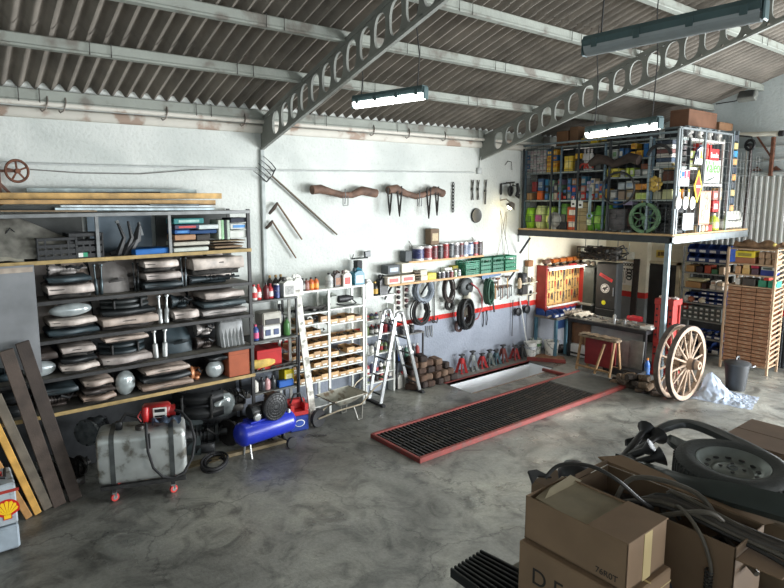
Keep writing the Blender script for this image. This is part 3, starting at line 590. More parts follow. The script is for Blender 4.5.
for li, cells in CELLS.items():
    hh = LEV[li]-LEV[li+1]-.05
    if li < 3:
        for k in range(8):
            x = 1.15+.32*k; t = thing('car_door_trim', None, 'car part', (x, 7.92, LEV[li+1]+.004), 0, 'car parts on the tall rack'); part_panel(t, .31, hh*.97, PALE[(k*3+li) % 5]); REG.append((t, 'upright pale panel', 'at the back of the %s rack shelf' % ['second', 'third'][li-1], x))
    for u0, u1, st in cells:
        x0, x1 = at_y(u0, 300, 7.42).x, at_y(u1, 300, 7.42).x; z = LEV[li+1]+.004; k = 0
        for kd, f, c in st:
            fn, nm, base = KINDS[kd]; h = hh*f; t = thing(nm, None, 'car part', ((x0+x1)/2, 7.66, z), R_.uniform(-.05, .05) if k else 0, 'car parts on the tall rack')
            fn(t, (x1-x0)*(.95-.06*k), h*.97, c); REG.append((t, cname(c)+' '+base, SHN[li], x0+k*.001)); z += h; k += 1
carton('cardboard_box', 'worn orange cardboard box', 'at the right end of the lowest full shelf', 'box', (3.4, 7.62, LEV[5]+.004), .32, .4, .37, (158, 82, 52), 1)
t = thing('hanging_sheet', 'large smooth grey blue sheet panel hanging at the left end of the rack', 'panel', (.32, 7.375, 1.8)); b = MB()
b.grid(lambda a, e: (-.75+a*1.36, .008*math.sin(a*4)-.005*e, 1.0*e-.25*(1-e)*a*a), 10, 8); b.grid(lambda a, e: (-.75+a*1.36, .012+.008*math.sin(a*4)-.005*e, 1.0*e-.25*(1-e)*a*a), 10, 8); b.build('panel', mat((128, 130, 132), .45, .1, var=.15, scale=3), t)
b = MB(); b.box(-.75, -.012, .92, .6, .0, .98, .004); b.build('top_rail', mat((170, 156, 142), .6, var=.2), t)
# ---- things on the floor under the rack
def floor_part(kd, u, v, w, h, c, label, rz=0., z=0.):
    p = at_y(u, v, 7.58); f, nm, base = KINDS[kd]; t = thing(nm, label, 'car part', (p.x, 7.62, z), rz, 'car parts under the tall rack'); f(t, w, h, c); return t
floor_part('gear', 70, 470, .5, .42, (58, 56, 54), 'greasy gearbox on the floor left of the fuel tank', .4); floor_part('bumper', 26, 442, .8, .5, (44, 46, 46), 'black bumper pair behind the leaning planks under the rack', .1)
floor_part('gear', 205, 448, .62, .5, (62, 64, 66), 'dark gearbox on the floor right of the fuel tank', -.4); floor_part('gear', 240, 440, .55, .42, (54, 52, 52), 'greasy gearbox between the fuel tank and the blue compressor', .5)
floor_part('lamp', 222, 425, .42, .34, (60, 72, 80), 'round lamp housing stacked behind the gearboxes', .3, .45); floor_part('bumper', 200, 420, .7, .4, (36, 38, 40), 'black bumper lying on the gearbox right of the tank', -.5, .5)
floor_part('gear', 236, 420, .45, .36, (100, 96, 92), 'grey gearbox on top of the heap beside the compressor motor', -.2, .48)
floor_part('panel', 185, 437, .45, .55, (78, 90, 92), 'grey sheet metal panel standing right behind the fuel tank', -.7); floor_part('gear', 95, 418, .42, .36, (92, 96, 98), 'pale pump casing behind the left end of the tank', .8, .5)
b = MB(); b.bar((0, 0, .03), (2.0, 0, .03), .09, .05, c=.005); tag(b.build('timber_batten', mat((124, 110, 84), .8, var=.2), None, (1.95, 7.22, 0), -.04), 'long wooden batten on the floor from the tank to the compressor', 'batten')
t = coil('rubber_hose', 'loop of black hose lying on the floor in front of the compressor', 'hose', at_z(215, 466, .02), .16, 2, .016, (34, 34, 36), Matrix(((1, .35, 0), (0, 1, 0), (0, 0, 1))), 1.35)
# ------------------------------------------------------------------ leaning planks and the grey dispenser at the left edge
def lean(name, label, cat, base, top, ytop, wd, th, c, upv=(0, -1, .2), chain=None):
    a = at_z(*base); q = at_y(*top, ytop); b = MW(a); b.bar(a+Vector((0, 0, .01)), q, wd, th, upv=upv, c=.006)
    return tag(b.build(name, mat(c, .75, var=.22, scale=6, bump=.15), None, a), label, cat)
lean('timber_plank', 'dark brown board leaning on the tall rack, nearest the fuel tank', 'plank', (76, 500), (22, 342), 7.28, .14, .035, (62, 52, 46))
lean('timber_plank', 'wide dark board leaning between the grey plank and the darkest board', 'plank', (60, 506), (6, 350), 7.26, .14, .035, (78, 66, 58))
lean('timber_plank', 'weathered grey plank leaning beside the two yellow planks', 'plank', (48, 509), (-4, 395), 7.24, .1, .05, (104, 96, 84))
lean('timber_plank', 'yellow plank leaning at the left, right one of two', 'plank', (38, 514), (-26, 378), 7.2, .075, .05, (206, 158, 78))
lean('timber_plank', 'yellow brown plank leaning at the left, left one of two', 'plank', (29, 518), (-34, 412), 7.16, .075, .05, (176, 130, 76))
p = at_z(21, 549); t = thing('oil_dispenser', 'pale grey oil dispenser cabinet with a yellow shell emblem', 'cabinet', (p.x-.28, p.y+.22, 0)); GR = mat((172, 180, 186), .45, .1, var=.12, dirt=(110, 112, 112))
zt = at_y(19, 481, p.y).z; zm = at_y(20, 523, p.y).z
b = MB(); b.box(-.28, -.22, zm+.01, .28, .22, zt, .015); b.build('cabinet', GR, t)
b = MB(); b.box(-.28, -.24, .03, .28, .22, zm, .02); b.build('base_tank', mat((160, 172, 182), .45, .1, var=.12), t)
b = MB(); b.box(-.26, -.2, 0, -.2, .2, .03, .005).box(.2, -.2, 0, .26, .2, .03, .005); b.build('foot_rail', DARKST, t)
def shell(t, M, r):
    b = MB(); rim = [(r*1.06*math.cos(q)*(1.0), r*1.0*math.sin(q)+r*.06) for q in [math.radians(-22+k*224/22) for k in range(23)]]+[(-r*.36, -r*.62), (-r*.36, -r*.95), (r*.36, -r*.95), (r*.36, -r*.62)]
    b.prism(rim, .001, .004, M, 0); b.build('emblem_outline', mat((196, 32, 28), .4, var=.03), t); b = MB()
    for k in range(7):
        q0, q1 = math.radians(-10+k*200/7+2.5), math.radians(-10+(k+1)*200/7-2.5); qm = (q0+q1)/2
        b.prism([(0, -r*.55), (r*.84*math.cos(q0), r*.82*math.sin(q0)), (r*.93*math.cos(qm), r*.92*math.sin(qm)), (r*.84*math.cos(q1), r*.82*math.sin(q1))], .004, .007, M)
    b.prism([(-r*.28, -r*.85), (r*.28, -r*.85), (r*.3, -r*.5), (-r*.3, -r*.5)], .004, .007, M); b.build('emblem_ribs', mat((250, 205, 40), .4, var=.03), t)
e = at_y(7, 510, p.y); shell(t, face_mY((e.x-p.x+.28, -.222, e.z)), .105)
b = MB(); e2 = at_y(5, 492, p.y); b.box(e2.x-p.x+.15, -.226, e2.z-.015, e2.x-p.x+.4, -.22, e2.z+.015).build('red_strip', RED, t)
b = MB(); b.tube([(.05, -.05, zt), (.1, -.1, zt+.06), (.2, -.1, zt+.02), (.22, .05, zt+.05)], .016, 6); b.lathe([(.03, 0), (.03, .05), (.015, .06)], 10, 1, Matrix.Translation((.16, 0, zt))); b.build('hose_and_valve', [BLACK, RED], t)
# ------------------------------------------------------------------ fuel tank on its trolley
t = thing('fuel_tank_trolley', 'dented aluminium fuel tank strapped on a castored trolley with a red pump', 'fuel tank', (1.9, 6.98, 0), -.33)
TANK = mat((186, 190, 188), .38, .55, var=.22, scale=5, bump=.1, bscale=7, dirt=(120, 118, 110)); L, D, z0, z1, rc = 1.0, .52, .2, .8, .09
prof = []
for cx, cz, a0 in ((D/2-rc, z1-rc, 0), (-D/2+rc, z1-rc, 90), (-D/2+rc, z0+rc, 180), (D/2-rc, z0+rc, 270)):
    for k in range(6): q = math.radians(a0+k*18); prof.append((cx+rc*math.cos(q), cz+rc*math.sin(q)))
b = MB(); n = len(prof); zc = (z0+z1)/2; rings = []
for x, s in ((-L/2, .0), (-L/2, .86), (-L/2+.02, .96), (-L/2+.06, 1), (-.1, 1.0), (.2, 1.0), (L/2-.06, 1), (L/2-.02, .96), (L/2, .86), (L/2, 0)):
    rings.append([(x, y*s, zc+(z-zc)*s+(.006*math.sin(x*9+y*7))) for y, z in prof])
vs = [p for r in rings for p in r]; b._add(vs, [(i*n+k, i*n+(k+1) % n, (i+1)*n+(k+1) % n, (i+1)*n+k) for i in range(len(rings)-1) for k in range(n)], 0, None, True); b.build('tank', TANK, t)
for x in (-.33, .33):
    b = MB(); pr = [(y*1.025, zc+(z-zc)*1.025) for y, z in prof]; vs = [(x+dx, y, z) for dx in (-.028, .028) for y, z in pr]+[(x+dx, y*.97, zc+(z-zc)*.97) for dx in (-.028, .028) for y, z in pr]
    b._add(vs, [(k, (k+1) % n, n+(k+1) % n, n+k) for k in range(n)]+[(k, (k+1) % n, 2*n+(k+1) % n, 2*n+k) for k in range(n)]+[(n+k, n+(k+1) % n, 3*n+(k+1) % n, 3*n+k) for k in range(n)]); b.build('strap', mat((96, 100, 100), .45, .6, var=.2), t)
b = MB()
for y in (-.22, .22): b.box(-.48, y-.025, .15, .48, y+.025, .195, .004)
for x in (-.33, .33): b.box(x-.025, -.26, .12, x+.025, .26, .152, .004)
b.build('frame', DARKST, t)
for x in (-.33, .33):
    for y in (-.22, .22):
        c = MB(); c.prism([(-.028, 0), (.028, 0), (.02, -.075), (-.02, -.075)], -.02, .02, Matrix.Translation((x, y, .12)) @ RX(PI/2)); co = c.build('caster', ALU, t)
        c = MB(); c.lathe([(.012, -.018), (.046, -.016), (.05, 0), (.046, .016), (.012, .018)], 16, 0, Matrix.Translation((x, y, .05)) @ RZ(.5) @ RX(PI/2)); c.lathe([(.012, -.02), (.026, -.019), (.026, .019), (.012, .02)], 12, 1, Matrix.Translation((x, y, .05)) @ RZ(.5) @ RX(PI/2)); c.build('caster_wheel', [mat((196, 60, 56), .5), ALU], co)
b = MB(); b.lathe([(.055, .8), (.055, .83), (.05, .845), (.03, .85)], 16, 0, Matrix.Translation((-.02, -.1, 0))); b.build('filler_cap', GREASY, t)
b = MB(); b.box(.06, -.3, .62, .1, -.268, .8, .004); b.build('sight_gauge', BLACK, t); b = MB(); b.box(-.3, -.06, .8, -.22, 0, .9, .01); b.tube([(-.26, 0, .85), (-.18, .05, .95), (-.05, .06, .9), (0, 0, .84)], .02, 6); b.build('gauge_bracket', BLACK, t)
b = MB(); b.box(.0, .02, .82, .34, .2, 1.02, .03); b.lathe([(.075, 0), (.075, .09)], 14, 0, Matrix.Translation((.3, .1, .92)) @ RY(PI/2)); pu = b.build('pump', mat((150, 30, 30), .4, var=.15), t)
b = MB(); b.box(.13, .005, .87, .29, .022, 1.0, .004).box(.15, .0, .945, .27, .008, .985, .0, 1).box(.15, .0, .885, .27, .008, .905, .0, 1); b.build('meter', [WHITE, BLACK], pu)
b = MB(); b.tube([(.05, -.03, 1.03), (.045, -.06, .96), (.05, -.06, .86)], [.04, .045, .03], 8); b.tube([(.05, -.06, .86), (.05, -.07, .76)], .016, 8, 1); b.tube([(.0, -.05, 1.0), (-.04, -.07, .94), (-.0, -.07, .88)], .008, 5); b.build('nozzle', [mat((186, 28, 30), .35), ALU], t)
b = MB(); b.tube([(.05, -.07, .86), (.055, -.2, .87), (.06, -.31, .8), (.07, -.33, .6), (.12, -.345, .4), (.22, -.36, .28), (.34, -.365, .25), (.46, -.36, .3), (.56, -.33, .46), (.6, -.28, .66), (.56, -.16, .84), (.46, -.02, .93), (.34, .08, .94)], .017, 8); b.build('hose', RUBBER, t)
p = (2.15, 6.86, .815); b = MB()
b.grid(lambda a, c: (-.16+.34*a, -.1+.2*c, .02+.05*abs(math.sin(a*7+c*3))+.04*math.sin(c*5)*a+.02*math.sin(a*19)), 16, 10, th=.006)
tag(b.build('rag', mat((78, 92, 112), .9, var=.3, scale=14, bump=.4), None, p, -.3), 'crumpled blue grey rag lying on the fuel tank', 'rag')
# ------------------------------------------------------------------ compressor
c0, c1 = at_z(238, 436, .34), at_z(291, 419, .34); d = (c1-c0); rz = math.atan2(d.y, d.x); c = (c0+c1)/2; L = .82
t = thing('air_compressor', 'blue tank air compressor with black motor and belt guard on two wheels', 'compressor', (c.x, c.y, 0), rz); BLUE = mat((36, 52, 168), .3, var=.08)
b = MB(); b.lathe([(.0, -L/2-.07), (.06, -L/2-.065), (.12, -L/2-.04), (.155, -L/2), (.165, -L/2+.03), (.165, L/2-.03), (.155, L/2), (.12, L/2+.04), (.06, L/2+.065), (0, L/2+.07)], 24, 0, Matrix.Translation((0, 0, .34)) @ RY(PI/2)); b.build('tank', BLUE, t)
b = MB(); b.box(-.3, -.1, .49, .28, .1, .515, .004); b.build('motor_plate', BLUE, t)
b = MB(); b.lathe([(.09, 0), (.1, .02), (.1, .22), (.07, .25), (.03, .26)], 16, 0, Matrix.Translation((-.26, 0, .62)) @ RY(PI/2));
for k in range(10): q = 2*PI*k/10; b.box(-.24, -.004, .08, -.03, .004, .112, 0, 0, Matrix.Translation((0, 0, .62)) @ RX(q))
b.box(-.22, -.07, .515, -.05, .07, .56, .004); b.build('motor', mat((44, 46, 48), .45, .3, var=.2), t)
b = MB(); b.box(.06, -.06, .515, .2, .1, .68, .02)
for k in range(6): b.box(.04, -.08, .68+k*.022, .22, .1, .69+k*.022, .004)
b.build('pump_head', mat((60, 62, 62), .45, .4, var=.2), t)
G = Matrix.Translation((.08, -.12, .66)) @ RX(PI/2); b = MB(); b.lathe([(.19, -.03), (.2, -.02), (.2, .03), (.19, .04)], 28, 0, G)
for r in (.06, .1, .14, .175): b.tube([(r*math.cos(2*PI*k/24), r*math.sin(2*PI*k/24), .04) for k in range(24)], .005, 5, 0, True, G)
for k in range(16): q = 2*PI*k/16; b.tube([(.03*math.cos(q), .03*math.sin(q), .042), (.19*math.cos(q), .19*math.sin(q), .042)], .004, 4, 0, False, G)
b.build('belt_guard', BLACK, t)
b = MB(); b.lathe([(.055, 0), (.06, .01), (.05, .03), (.02, .035)], 16, 0, Matrix.Translation((-.2, -.1, .57)) @ RX(PI/2)); b.build('pressure_gauge', mat((150, 152, 152), .3, .5), t)
for s in (-1, 1):
    b = MB(); G = Matrix.Translation((.3, s*.2, .085)) @ RX(PI/2); b.lathe([(.05, -.025), (.08, -.02), (.085, 0), (.08, .02), (.05, .025)], 20, 0, G); b.lathe([(.0, -.02), (.05, -.024), (.05, .024), (.0, .02)], 16, 1, G); b.build('wheel', [RUBBER, mat((150, 152, 150), .5)], t)
b = MB(); b.tube([(.3, -.2, .085), (.3, .2, .085)], .01, 6); b.box(.28, -.03, .085, .32, .03, .2, .004); b.build('axle', DARKST, t)
b = MB(); b.tube([(-.3, -.1, 0), (-.3, -.08, .1), (-.3, -.06, .22)], .016, 6); b.tube([(-.3, .1, 0), (-.3, .08, .1), (-.3, .06, .22)], .016, 6); b.build('foot', ALU, t)
b = MB(); b.lathe([(.028, 0), (.028, .05), (.02, .06)], 10, 0, Matrix.Translation((.36, -.06, .47))); b.tube([(.3, .0, .5), (.34, -.02, .6), (.2, -.05, .7)], .01, 5); b.build('valve', ALU, t)
# ------------------------------------------------------------------ red and blue box, white board, cable scrap
p = at_z(301, 431); t = thing('battery_charger', 'upright box, red above and blue below with a white oval badge', 'box', (p.x, p.y+.12, 0), -.15)
b = MB(); b.box(-.15, -.12, 0, .15, .12, .24, .015); b.build('blue_body', mat((32, 58, 140), .4, var=.1), t)
b = MB(); b.box(-.15, -.12, .245, .15, .12, .31, .01).box(-.15, -.12, .31, -.08, .12, .42, .012).box(.08, -.12, .31, .15, .12, .42, .012).box(-.15, .02, .31, .15, .12, .46, .012); b.build('red_top', mat((180, 44, 44), .4, var=.12), t)
b = MB(); G = face_mY((0, -.122, .13)) @ Matrix.Diagonal((1.5, 1, 1, 1)); b.lathe([(.055, 0), (.055, .004), (.05, .006)], 24, 0, G); b.lathe([(.045, .004), (.045, .008)], 24, 1, G); b.build('badge', [WHITE, mat((50, 80, 160), .4)], t)
b = MB(); b.tube([(-.1, -.0, .42), (-.04, .0, .56), (.06, 0, .56), (.1, 0, .42)], .014, 6); b.build('handle', BLACK, t)
a, q = at_z(314, 425), at_y(297, 290, 7.66); b = MW(a); b.bar(a+Vector((0, 0, .01)), q, .115, .03, upv=(0, -1, .25), c=.004)
for k in range(7): m = a.lerp(q, .1+k*.13); b.bar(m+Vector((-.02, -.022, 0)), m+Vector((.02, -.022, .03)), .03, .004, 1, upv=(0, -1, .25))
tag(b.build('painted_board', [mat((214, 212, 202), .7, var=.15, scale=5, dirt=(150, 146, 136)), mat((180, 178, 170), .8)], None, a), 'long white painted board leaning on the white parts shelves', 'board')
a, q = at_z(299, 424), at_y(299, 335, 7.5); b = MW(a); b.bar(a, q, .03, .03, upv=(0, -1, .2), c=.004); b.box(a.x-.05, a.y-.02, 0, a.x+.05, a.y+.02, .03, .005); tag(b.build('steel_bar', mat((52, 54, 58), .5, .4), None, a), 'slim dark steel bar standing left of the white board', 'bar')
p = at_z(310, 436); b = MB()
for k in range(4): b.tube([(-.12+.07*k, -.03*k, .01), (-.02+.05*k, .03-.05*k, .02), (.12+.03*k, -.04-.03*k, .01)], .008, 5)
tag(b.build('jumper_cable', mat((70, 68, 66), .6, .3), None, p), 'small tangle of grey wire on the floor before the red and blue box', 'wire')
# ------------------------------------------------------------------ dark shelf beside the rack
X0, X1, Y0, Y1 = 3.69, 4.46, 7.6, 8.06; LV = [2.04, 1.44, .98, .65]
t = thing('steel_shelf', 'narrow dark steel shelf between the tall rack and the white parts shelves', 'shelf', (X0, Y0, 0)); B = (X0, Y0, 0)
for x in (X0, X1):
    for y in (Y0, Y1-.03): MW(B).box(x-.015, y, 0, x+.015, y+.03, 2.04, .003).build('upright', DARKST, t)
for z in LV+[.2]: MW(B).box(X0-.015, Y0-.01, z-.03, X1+.015, Y1, z, .004).build('shelf_board', mat((92, 94, 92), .55, .4, var=.25), t)
def sy(u, v, y): return at_y(u, v, y).x
TOP = 'on top of the dark steel shelf'
for u, c, cp, lb, h, r in ((255, (224, 220, 214), (180, 34, 40), (200, 60, 60), .23, .05), (259.5, (205, 52, 50), (190, 34, 40), (230, 220, 214), .23, .045), (266, (96, 34, 38), (40, 40, 42), None, .25, .045), (271.5, (190, 60, 64), (170, 40, 44), (228, 222, 220), .22, .05)): bottle('bottle', 'white and red bottle' if sum(c) > 500 else 'red and white bottle' if sum(c) > 300 else 'dark red bottle', TOP, (sy(u, 290, 7.68), 7.68+.04*(int(u) % 2), 2.04), r, h, c, cp, u, lb)
tin('oil_tin', 'navy blue tin', TOP, (sy(276.5, 290, 7.68), 7.68, 2.04), .05, .2, (34, 50, 96), (40, 56, 110), 1); 
for u in (270, 276, 281): bottle('funnel_bottle', 'dark bottle with tan spout', TOP, (sy(u, 290, 7.9), 7.9, 2.04), .05, .32, (52, 46, 42), (170, 140, 90), u, None)
jug('oil_canister', 'pale grey canister with a black cap', TOP, (sy(287, 290, 7.72), 7.72, 2.04), .2, .16, .3, (200, 200, 192), (60, 58, 56), 1, (150, 150, 146))
jug('oil_canister', 'white canister with a moulded grip', TOP, (sy(296, 290, 7.75), 7.75, 2.04), .16, .16, .32, (228, 228, 222), (230, 230, 226), 2)
z = LV[1]; p = (sy(270, 320, 7.7), 7.76, z); t = thing('test_meter', 'grey and white bench meter with two dark dials on the dark steel shelf', 'meter', p); b = MB(); b.box(-.15, -.12, 0, .15, .14, .2, .012); b.build('case', mat((206, 206, 200), .5, var=.1), t)
b = MB(); b.box(-.16, -.14, .2, .16, .14, .4, .02).box(-.12, -.15, .22, .12, -.13, .3, .004, 1); b.build('hood', [mat((176, 172, 160), .5, var=.15), BLACK], t)
for s in (-1, 1): b = MB(); b.box(s*.07-.045, -.13, .05, s*.07+.045, -.118, .14, .008); b.build('dial', mat((56, 72, 110), .3), t)
bottle('bottle', 'pink and blue bottle', 'at the left of the middle dark shelf', (sy(256, 330, 7.66), 7.68, z), .05, .24, (60, 80, 140), (200, 60, 100), 1, (210, 90, 130)); bottle('bottle', 'green bottle', 'beside the bench meter', (sy(288, 325, 7.66), 7.7, z), .05, .28, (70, 120, 62), (40, 60, 40), 2); bottle('gas_canister', 'black tall canister', 'beside the bench meter', (sy(282.5, 322, 7.7), 7.78, z), .06, .48, (40, 40, 42), (30, 30, 30), 1)
z = LV[2]; carton('tool_box', 'bright red metal box', 'in the dark steel shelf below the bench meter', 'box', (sy(266, 350, 7.75), 7.82, z), .42, .36, .3, (176, 34, 34), 1)
p = (sy(262, 355, 7.63), 7.66, z+.02); b = MB(); b.grid(lambda a, c: (-.2+.42*a, .05*math.cos(2*PI*c)*(1-.4*a*a), .08+.075*math.sin(2*PI*c)*(1-.5*(2*a-1)**4)), 12, 10); tag(b.build('bag_roll', mat((202, 170, 84), .7, var=.3), None, p), 'yellow rolled bag in front of the red box', 'bag')
b = MB(); lumps(b, -.35, .3, -.04, .1, 0, 16, .045); b.tube([(-.1, -.05, .03), (.1, -.1, .05), (.35, -.02, .04)], .014, 5); tag(b.build('hand_tools', GREASY, None, (4.1, 7.66, z)), 'heap of dark hand tools on the shelf with the yellow bag', 'tools', None, 'stuff')
z = LV[3]; carton('cardboard_box', 'yellow printed box', 'on the lower dark shelf', 'box', (sy(290, 375, 7.66), 7.78, z), .17, .2, .24, (226, 204, 40), 1, (236, 228, 170)); carton('plastic_tray', 'blue flat box', 'on the lower dark shelf', 'box', (sy(287, 385, 7.61), 7.66, z), .26, .08, .1, (38, 92, 170), 2)
for u, c in ((256, (210, 206, 196)), (263, (50, 50, 54)), (268, (196, 150, 150)), (274, (48, 52, 54))): bottle('bottle', cname(c)+' bottle' if c[0] != 196 else 'pinkish bottle', 'on the lower dark shelf', (sy(u, 375, 7.66), 7.7, z), .05, .2, c, (60, 60, 60), u)
carton('cardboard_box', 'yellow box', 'on the bottom board of the dark shelf', 'box', (sy(285, 402, 7.66), 7.76, .2), .26, .22, .14, (198, 166, 50), 3); b = MB(); lumps(b, -.3, .1, -.1, .1, 0, 18, .07); tag(b.build('machine_parts', GREASY, None, (4.05, 7.75, .2)), 'dark machine parts on the bottom board of the dark shelf', 'parts', None, 'stuff')
# ------------------------------------------------------------------ white parts shelves with cardboard bins
Y0, Y1 = 7.7, 8.06; xl, xm, xr = at_y(290, 330, Y0).x, at_y(329.5, 330, Y0).x, at_y(364, 330, Y0).x; ZT_ = at_y(346, 286.5, Y0).z
t = thing('parts_shelf', 'white steel shelving in two columns filled with cardboard bins', 'shelf', (xl, Y0, 0)); B = (xl, Y0, 0); WST = mat((216, 218, 212), .5, .1, var=.12)
for x in (xl, xm, xr):
    for y in (Y0, Y1-.03): MW(B).box(x-.022, y, 0, x+.022, y+.03, ZT_, .003).build('upright', WST, t)
MW(B).box(xl-.02, Y0-.01, ZT_-.03, xr+.02, Y1, ZT_, .004).build('shelf_board', WST, t)
cols = [(xl, xm, [312.5, 323.5, 335.5, 347.5, 358, 368, 382], 315), (xm, xr, [307, 322, 339.5, 353.5, 364.5, 375], 346)]
TANS = [(196, 158, 110), (184, 146, 100), (204, 168, 122), (176, 140, 98)]
for ci, (xa, xb, vs_, uc) in enumerate(cols):
    for ri, v in enumerate(vs_):
        z = at_y(uc, v, Y0).z; MW(B).box(xa+.02, Y0-.008, z-.022, xb-.02, Y1, z, .003).build('shelf_board', WST, t)
        nb = 5 if ci == 0 else 4; wd = (xb-xa-.05)/nb; h = .075 if ri else .06
        if ri == 0: continue
        row = 'in row %s, %s column of the white shelves' % (['one', 'two', 'three', 'four', 'five', 'six'][ri-1], 'left' if ci == 0 else 'right')
        for k in range(nb):
            if R_.random() < .12: continue
            x = xa+.025+wd*(k+.5); bin_('tan bin', row, (x, Y0+.15, z), wd*.94, .28, h*R_.uniform(.9, 1.1)*(1.2 if R_.random() < .2 else 1), TANS[(k+ri*3+ci) % 4], x, None, 0, 'cardboard_bin', .97)
        b = MB(); lumps(b, .05, xb-xa-.05, .05, .24, .045, 22, .032); tag(b.build('spare_parts', GREASY, None, (xa, Y0, z)), 'dark spare parts in the bins '+row[3:].join(['of ', '']), 'parts', None, 'stuff')
b = MB(); b.box(xl+.02, Y0, .15, xr-.02, Y1, .17, .004); b.build('shelf_board', WST, t).location = (-xl, -Y0, 0)
# things on the first shelves
z = at_y(315, 312.5, Y0).z
for k, u in enumerate((306, 312, 318)): b = MB(); b.tube([(.05*math.cos(2*PI*j/14), 0, .05+.05*math.sin(2*PI*j/14)) for j in range(14)], .014, 6, 0, True); reg(b.build('belt_roll', mat((214, 214, 208), .6) if k % 2 else BLACK, None, (sy(u, 318, Y0), Y0+.08, at_y(315, 323.5, Y0).z)), 'small belt ring', 'in the upper row of the left white column', 'belt', u)
b = MB(); lumps(b, -.3, .3, .0, .2, 0, 26, .06); b.tube([(-.3, .0, .03), (-.1, -.02, .09), (.1, .02, .05), (.3, -.02, .1)], .025, 6); tag(b.build('machine_parts', mat((70, 68, 66), .5, .3, var=.3), None, (sy(316, 310, Y0), Y0+.06, z)), 'dark drills and machine parts at the top of the left white column', 'parts', None, 'stuff')
z = at_y(346, 307, Y0).z; t = thing('hand_grinder', 'black power tool with a coiled cord at the top of the right white column', 'power tool', (sy(349, 300, Y0), Y0+.12, z)); b = MB(); b.lathe([(.03, -.16), (.06, -.14), (.065, .02), (.045, .1), (.03, .16)], 12, 0, Matrix.Translation((0, 0, .12)) @ RY(PI/2)); b.build('body', BLACK, t); b = MB(); b.tube([(.14, 0, .1), (.2, -.05, .03), (.12, -.08, .02), (-.05, -.08, .02), (-.18, -.02, .05)], .012, 5); b.build('cord', RUBBER, t)
jug('plastic_canister', 'grey green canister lying behind the power tool', 'at the top of the right white column', (sy(338, 302, Y0), Y0+.2, z), .2, .18, .22, (150, 156, 146), (90, 92, 90), 1)
TP = 'on top of the white parts shelves'
for u, c, cp, lb, h, r in ((301, (196, 168, 164), (60, 50, 50), (210, 190, 186), .2, .045), (304.5, (60, 56, 54), (40, 40, 40), (150, 146, 140), .2, .045), (313, (196, 96, 44), (36, 36, 36), (224, 150, 60), .2, .05), (318, (200, 100, 40), (30, 30, 30), (232, 160, 70), .2, .045), (308.5, (140, 90, 80), (40, 40, 40), (160, 120, 110), .19, .045)): bottle('bottle', ('orange bottle with a black cap' if 90 < c[1] < 130 and c[0] > 150 else cname(c)+' bottle'), TP, (sy(u, 283, Y0), Y0+.06, ZT_), r, h, c, cp, u, lb)
bottle('oil_bottle', 'tall silver bottle', TP, (sy(332.5, 276, Y0), Y0+.1, ZT_), .065, .24, (196, 198, 194), (50, 50, 50), 1, (170, 172, 170)); jug('oil_canister', 'dark brown canister', TP, (sy(341, 276, Y0), Y0+.14, ZT_), .14, .14, .26, (70, 56, 50), (60, 50, 46), 1, (150, 96, 60))
jug('oil_canister', 'white and red labelled canister', TP, (sy(348.5, 276, Y0), Y0+.1, ZT_), .16, .15, .26, (222, 216, 206), (80, 60, 56), 2, (200, 70, 60)); jug('oil_canister', 'teal blue canister with a white label', TP, (sy(360.5, 276, Y0), Y0+.1, ZT_), .2, .16, .28, (38, 110, 130), (40, 60, 70), 3, (222, 228, 228))
carton('cardboard_box', 'small black box', 'standing behind the teal canister on the white parts shelves', 'box', (sy(358.5, 266, 7.95), 7.97, ZT_), .11, .12, .38, (50, 52, 54), 1)
p = at_y(362, 257, 8.1); t = thing('work_light', 'small dark flat work lamp on an arm above the teal canister', 'lamp', p); b = MB(); b.tube([(-.2, .0, -.02), (.08, -.06, -.01)], .012, 6); b.tube([(-.2, .02, -.03), (-.2, -.02, .06)], .008, 5); b.build('arm', DARKST, t); b = MB(); b.box(.0, -.1, -.0, .13, -.05, .1, .008, 0, RY(-.1)); b.build('lamp_head', mat((56, 62, 64), .4), t)
# ------------------------------------------------------------------ narrow white shelf with bottles, right of it a low dark table
Y0, Y1 = 7.93, 8.1; xa, xb = at_y(366.5, 330, Y0).x, at_y(394.5, 330, Y0).x
t = thing('bottle_shelf', 'narrow white shelf of bottles behind the folding ladder', 'shelf', (xa, Y0, 0)); B = (xa, Y0, 0)
for x in (xa, xb): MW(B).box(x-.018, Y0, 0, x+.018, Y1, 1.62, .003).build('upright', WST, t)
VS = [297, 321, 336, 355, 375]; ZS = [at_y(369, v, Y0).z for v in VS]
for z in ZS+[.25]: MW(B).box(xa-.02, Y0-.01, z-.022, xb+.02, Y1, z, .003).build('shelf_board', WST, t)
BC = [((226, 224, 218), 'white bottle'), ((60, 64, 90), 'navy bottle'), ((170, 54, 60), 'red bottle'), ((52, 50, 50), 'black bottle'), ((96, 112, 70), 'olive bottle'), ((196, 196, 190), 'pale grey bottle')]
ORDS = ['top', 'second', 'third', 'fourth', 'fifth', 'bottom']
for ri, z in enumerate(ZS+[.25]):
    for k in range(6 if ri else 0):
        c, nm = BC[(k*5+ri*2+k//2) % 6]; x = xa+.07+(xb-xa-.12)*k/5; bottle('bottle', nm, 'on the %s level of the narrow white shelf' % ORDS[ri], (x, Y0+.08, z), .042, min(.23, .13 if ri in (1,) else .2)*R_.uniform(.8, 1.05), c, [(200, 60, 60), (40, 40, 40), (230, 230, 226)][(k+ri) % 3], x, BC[(k+ri+2) % 6][0])
jug('oil_canister', 'white handled canister', 'on top of the narrow white shelf', (sy(370, 290, Y0), Y0+.08, ZS[0]), .17, .13, .31, (226, 226, 220), (90, 90, 90), 1, (190, 196, 196))
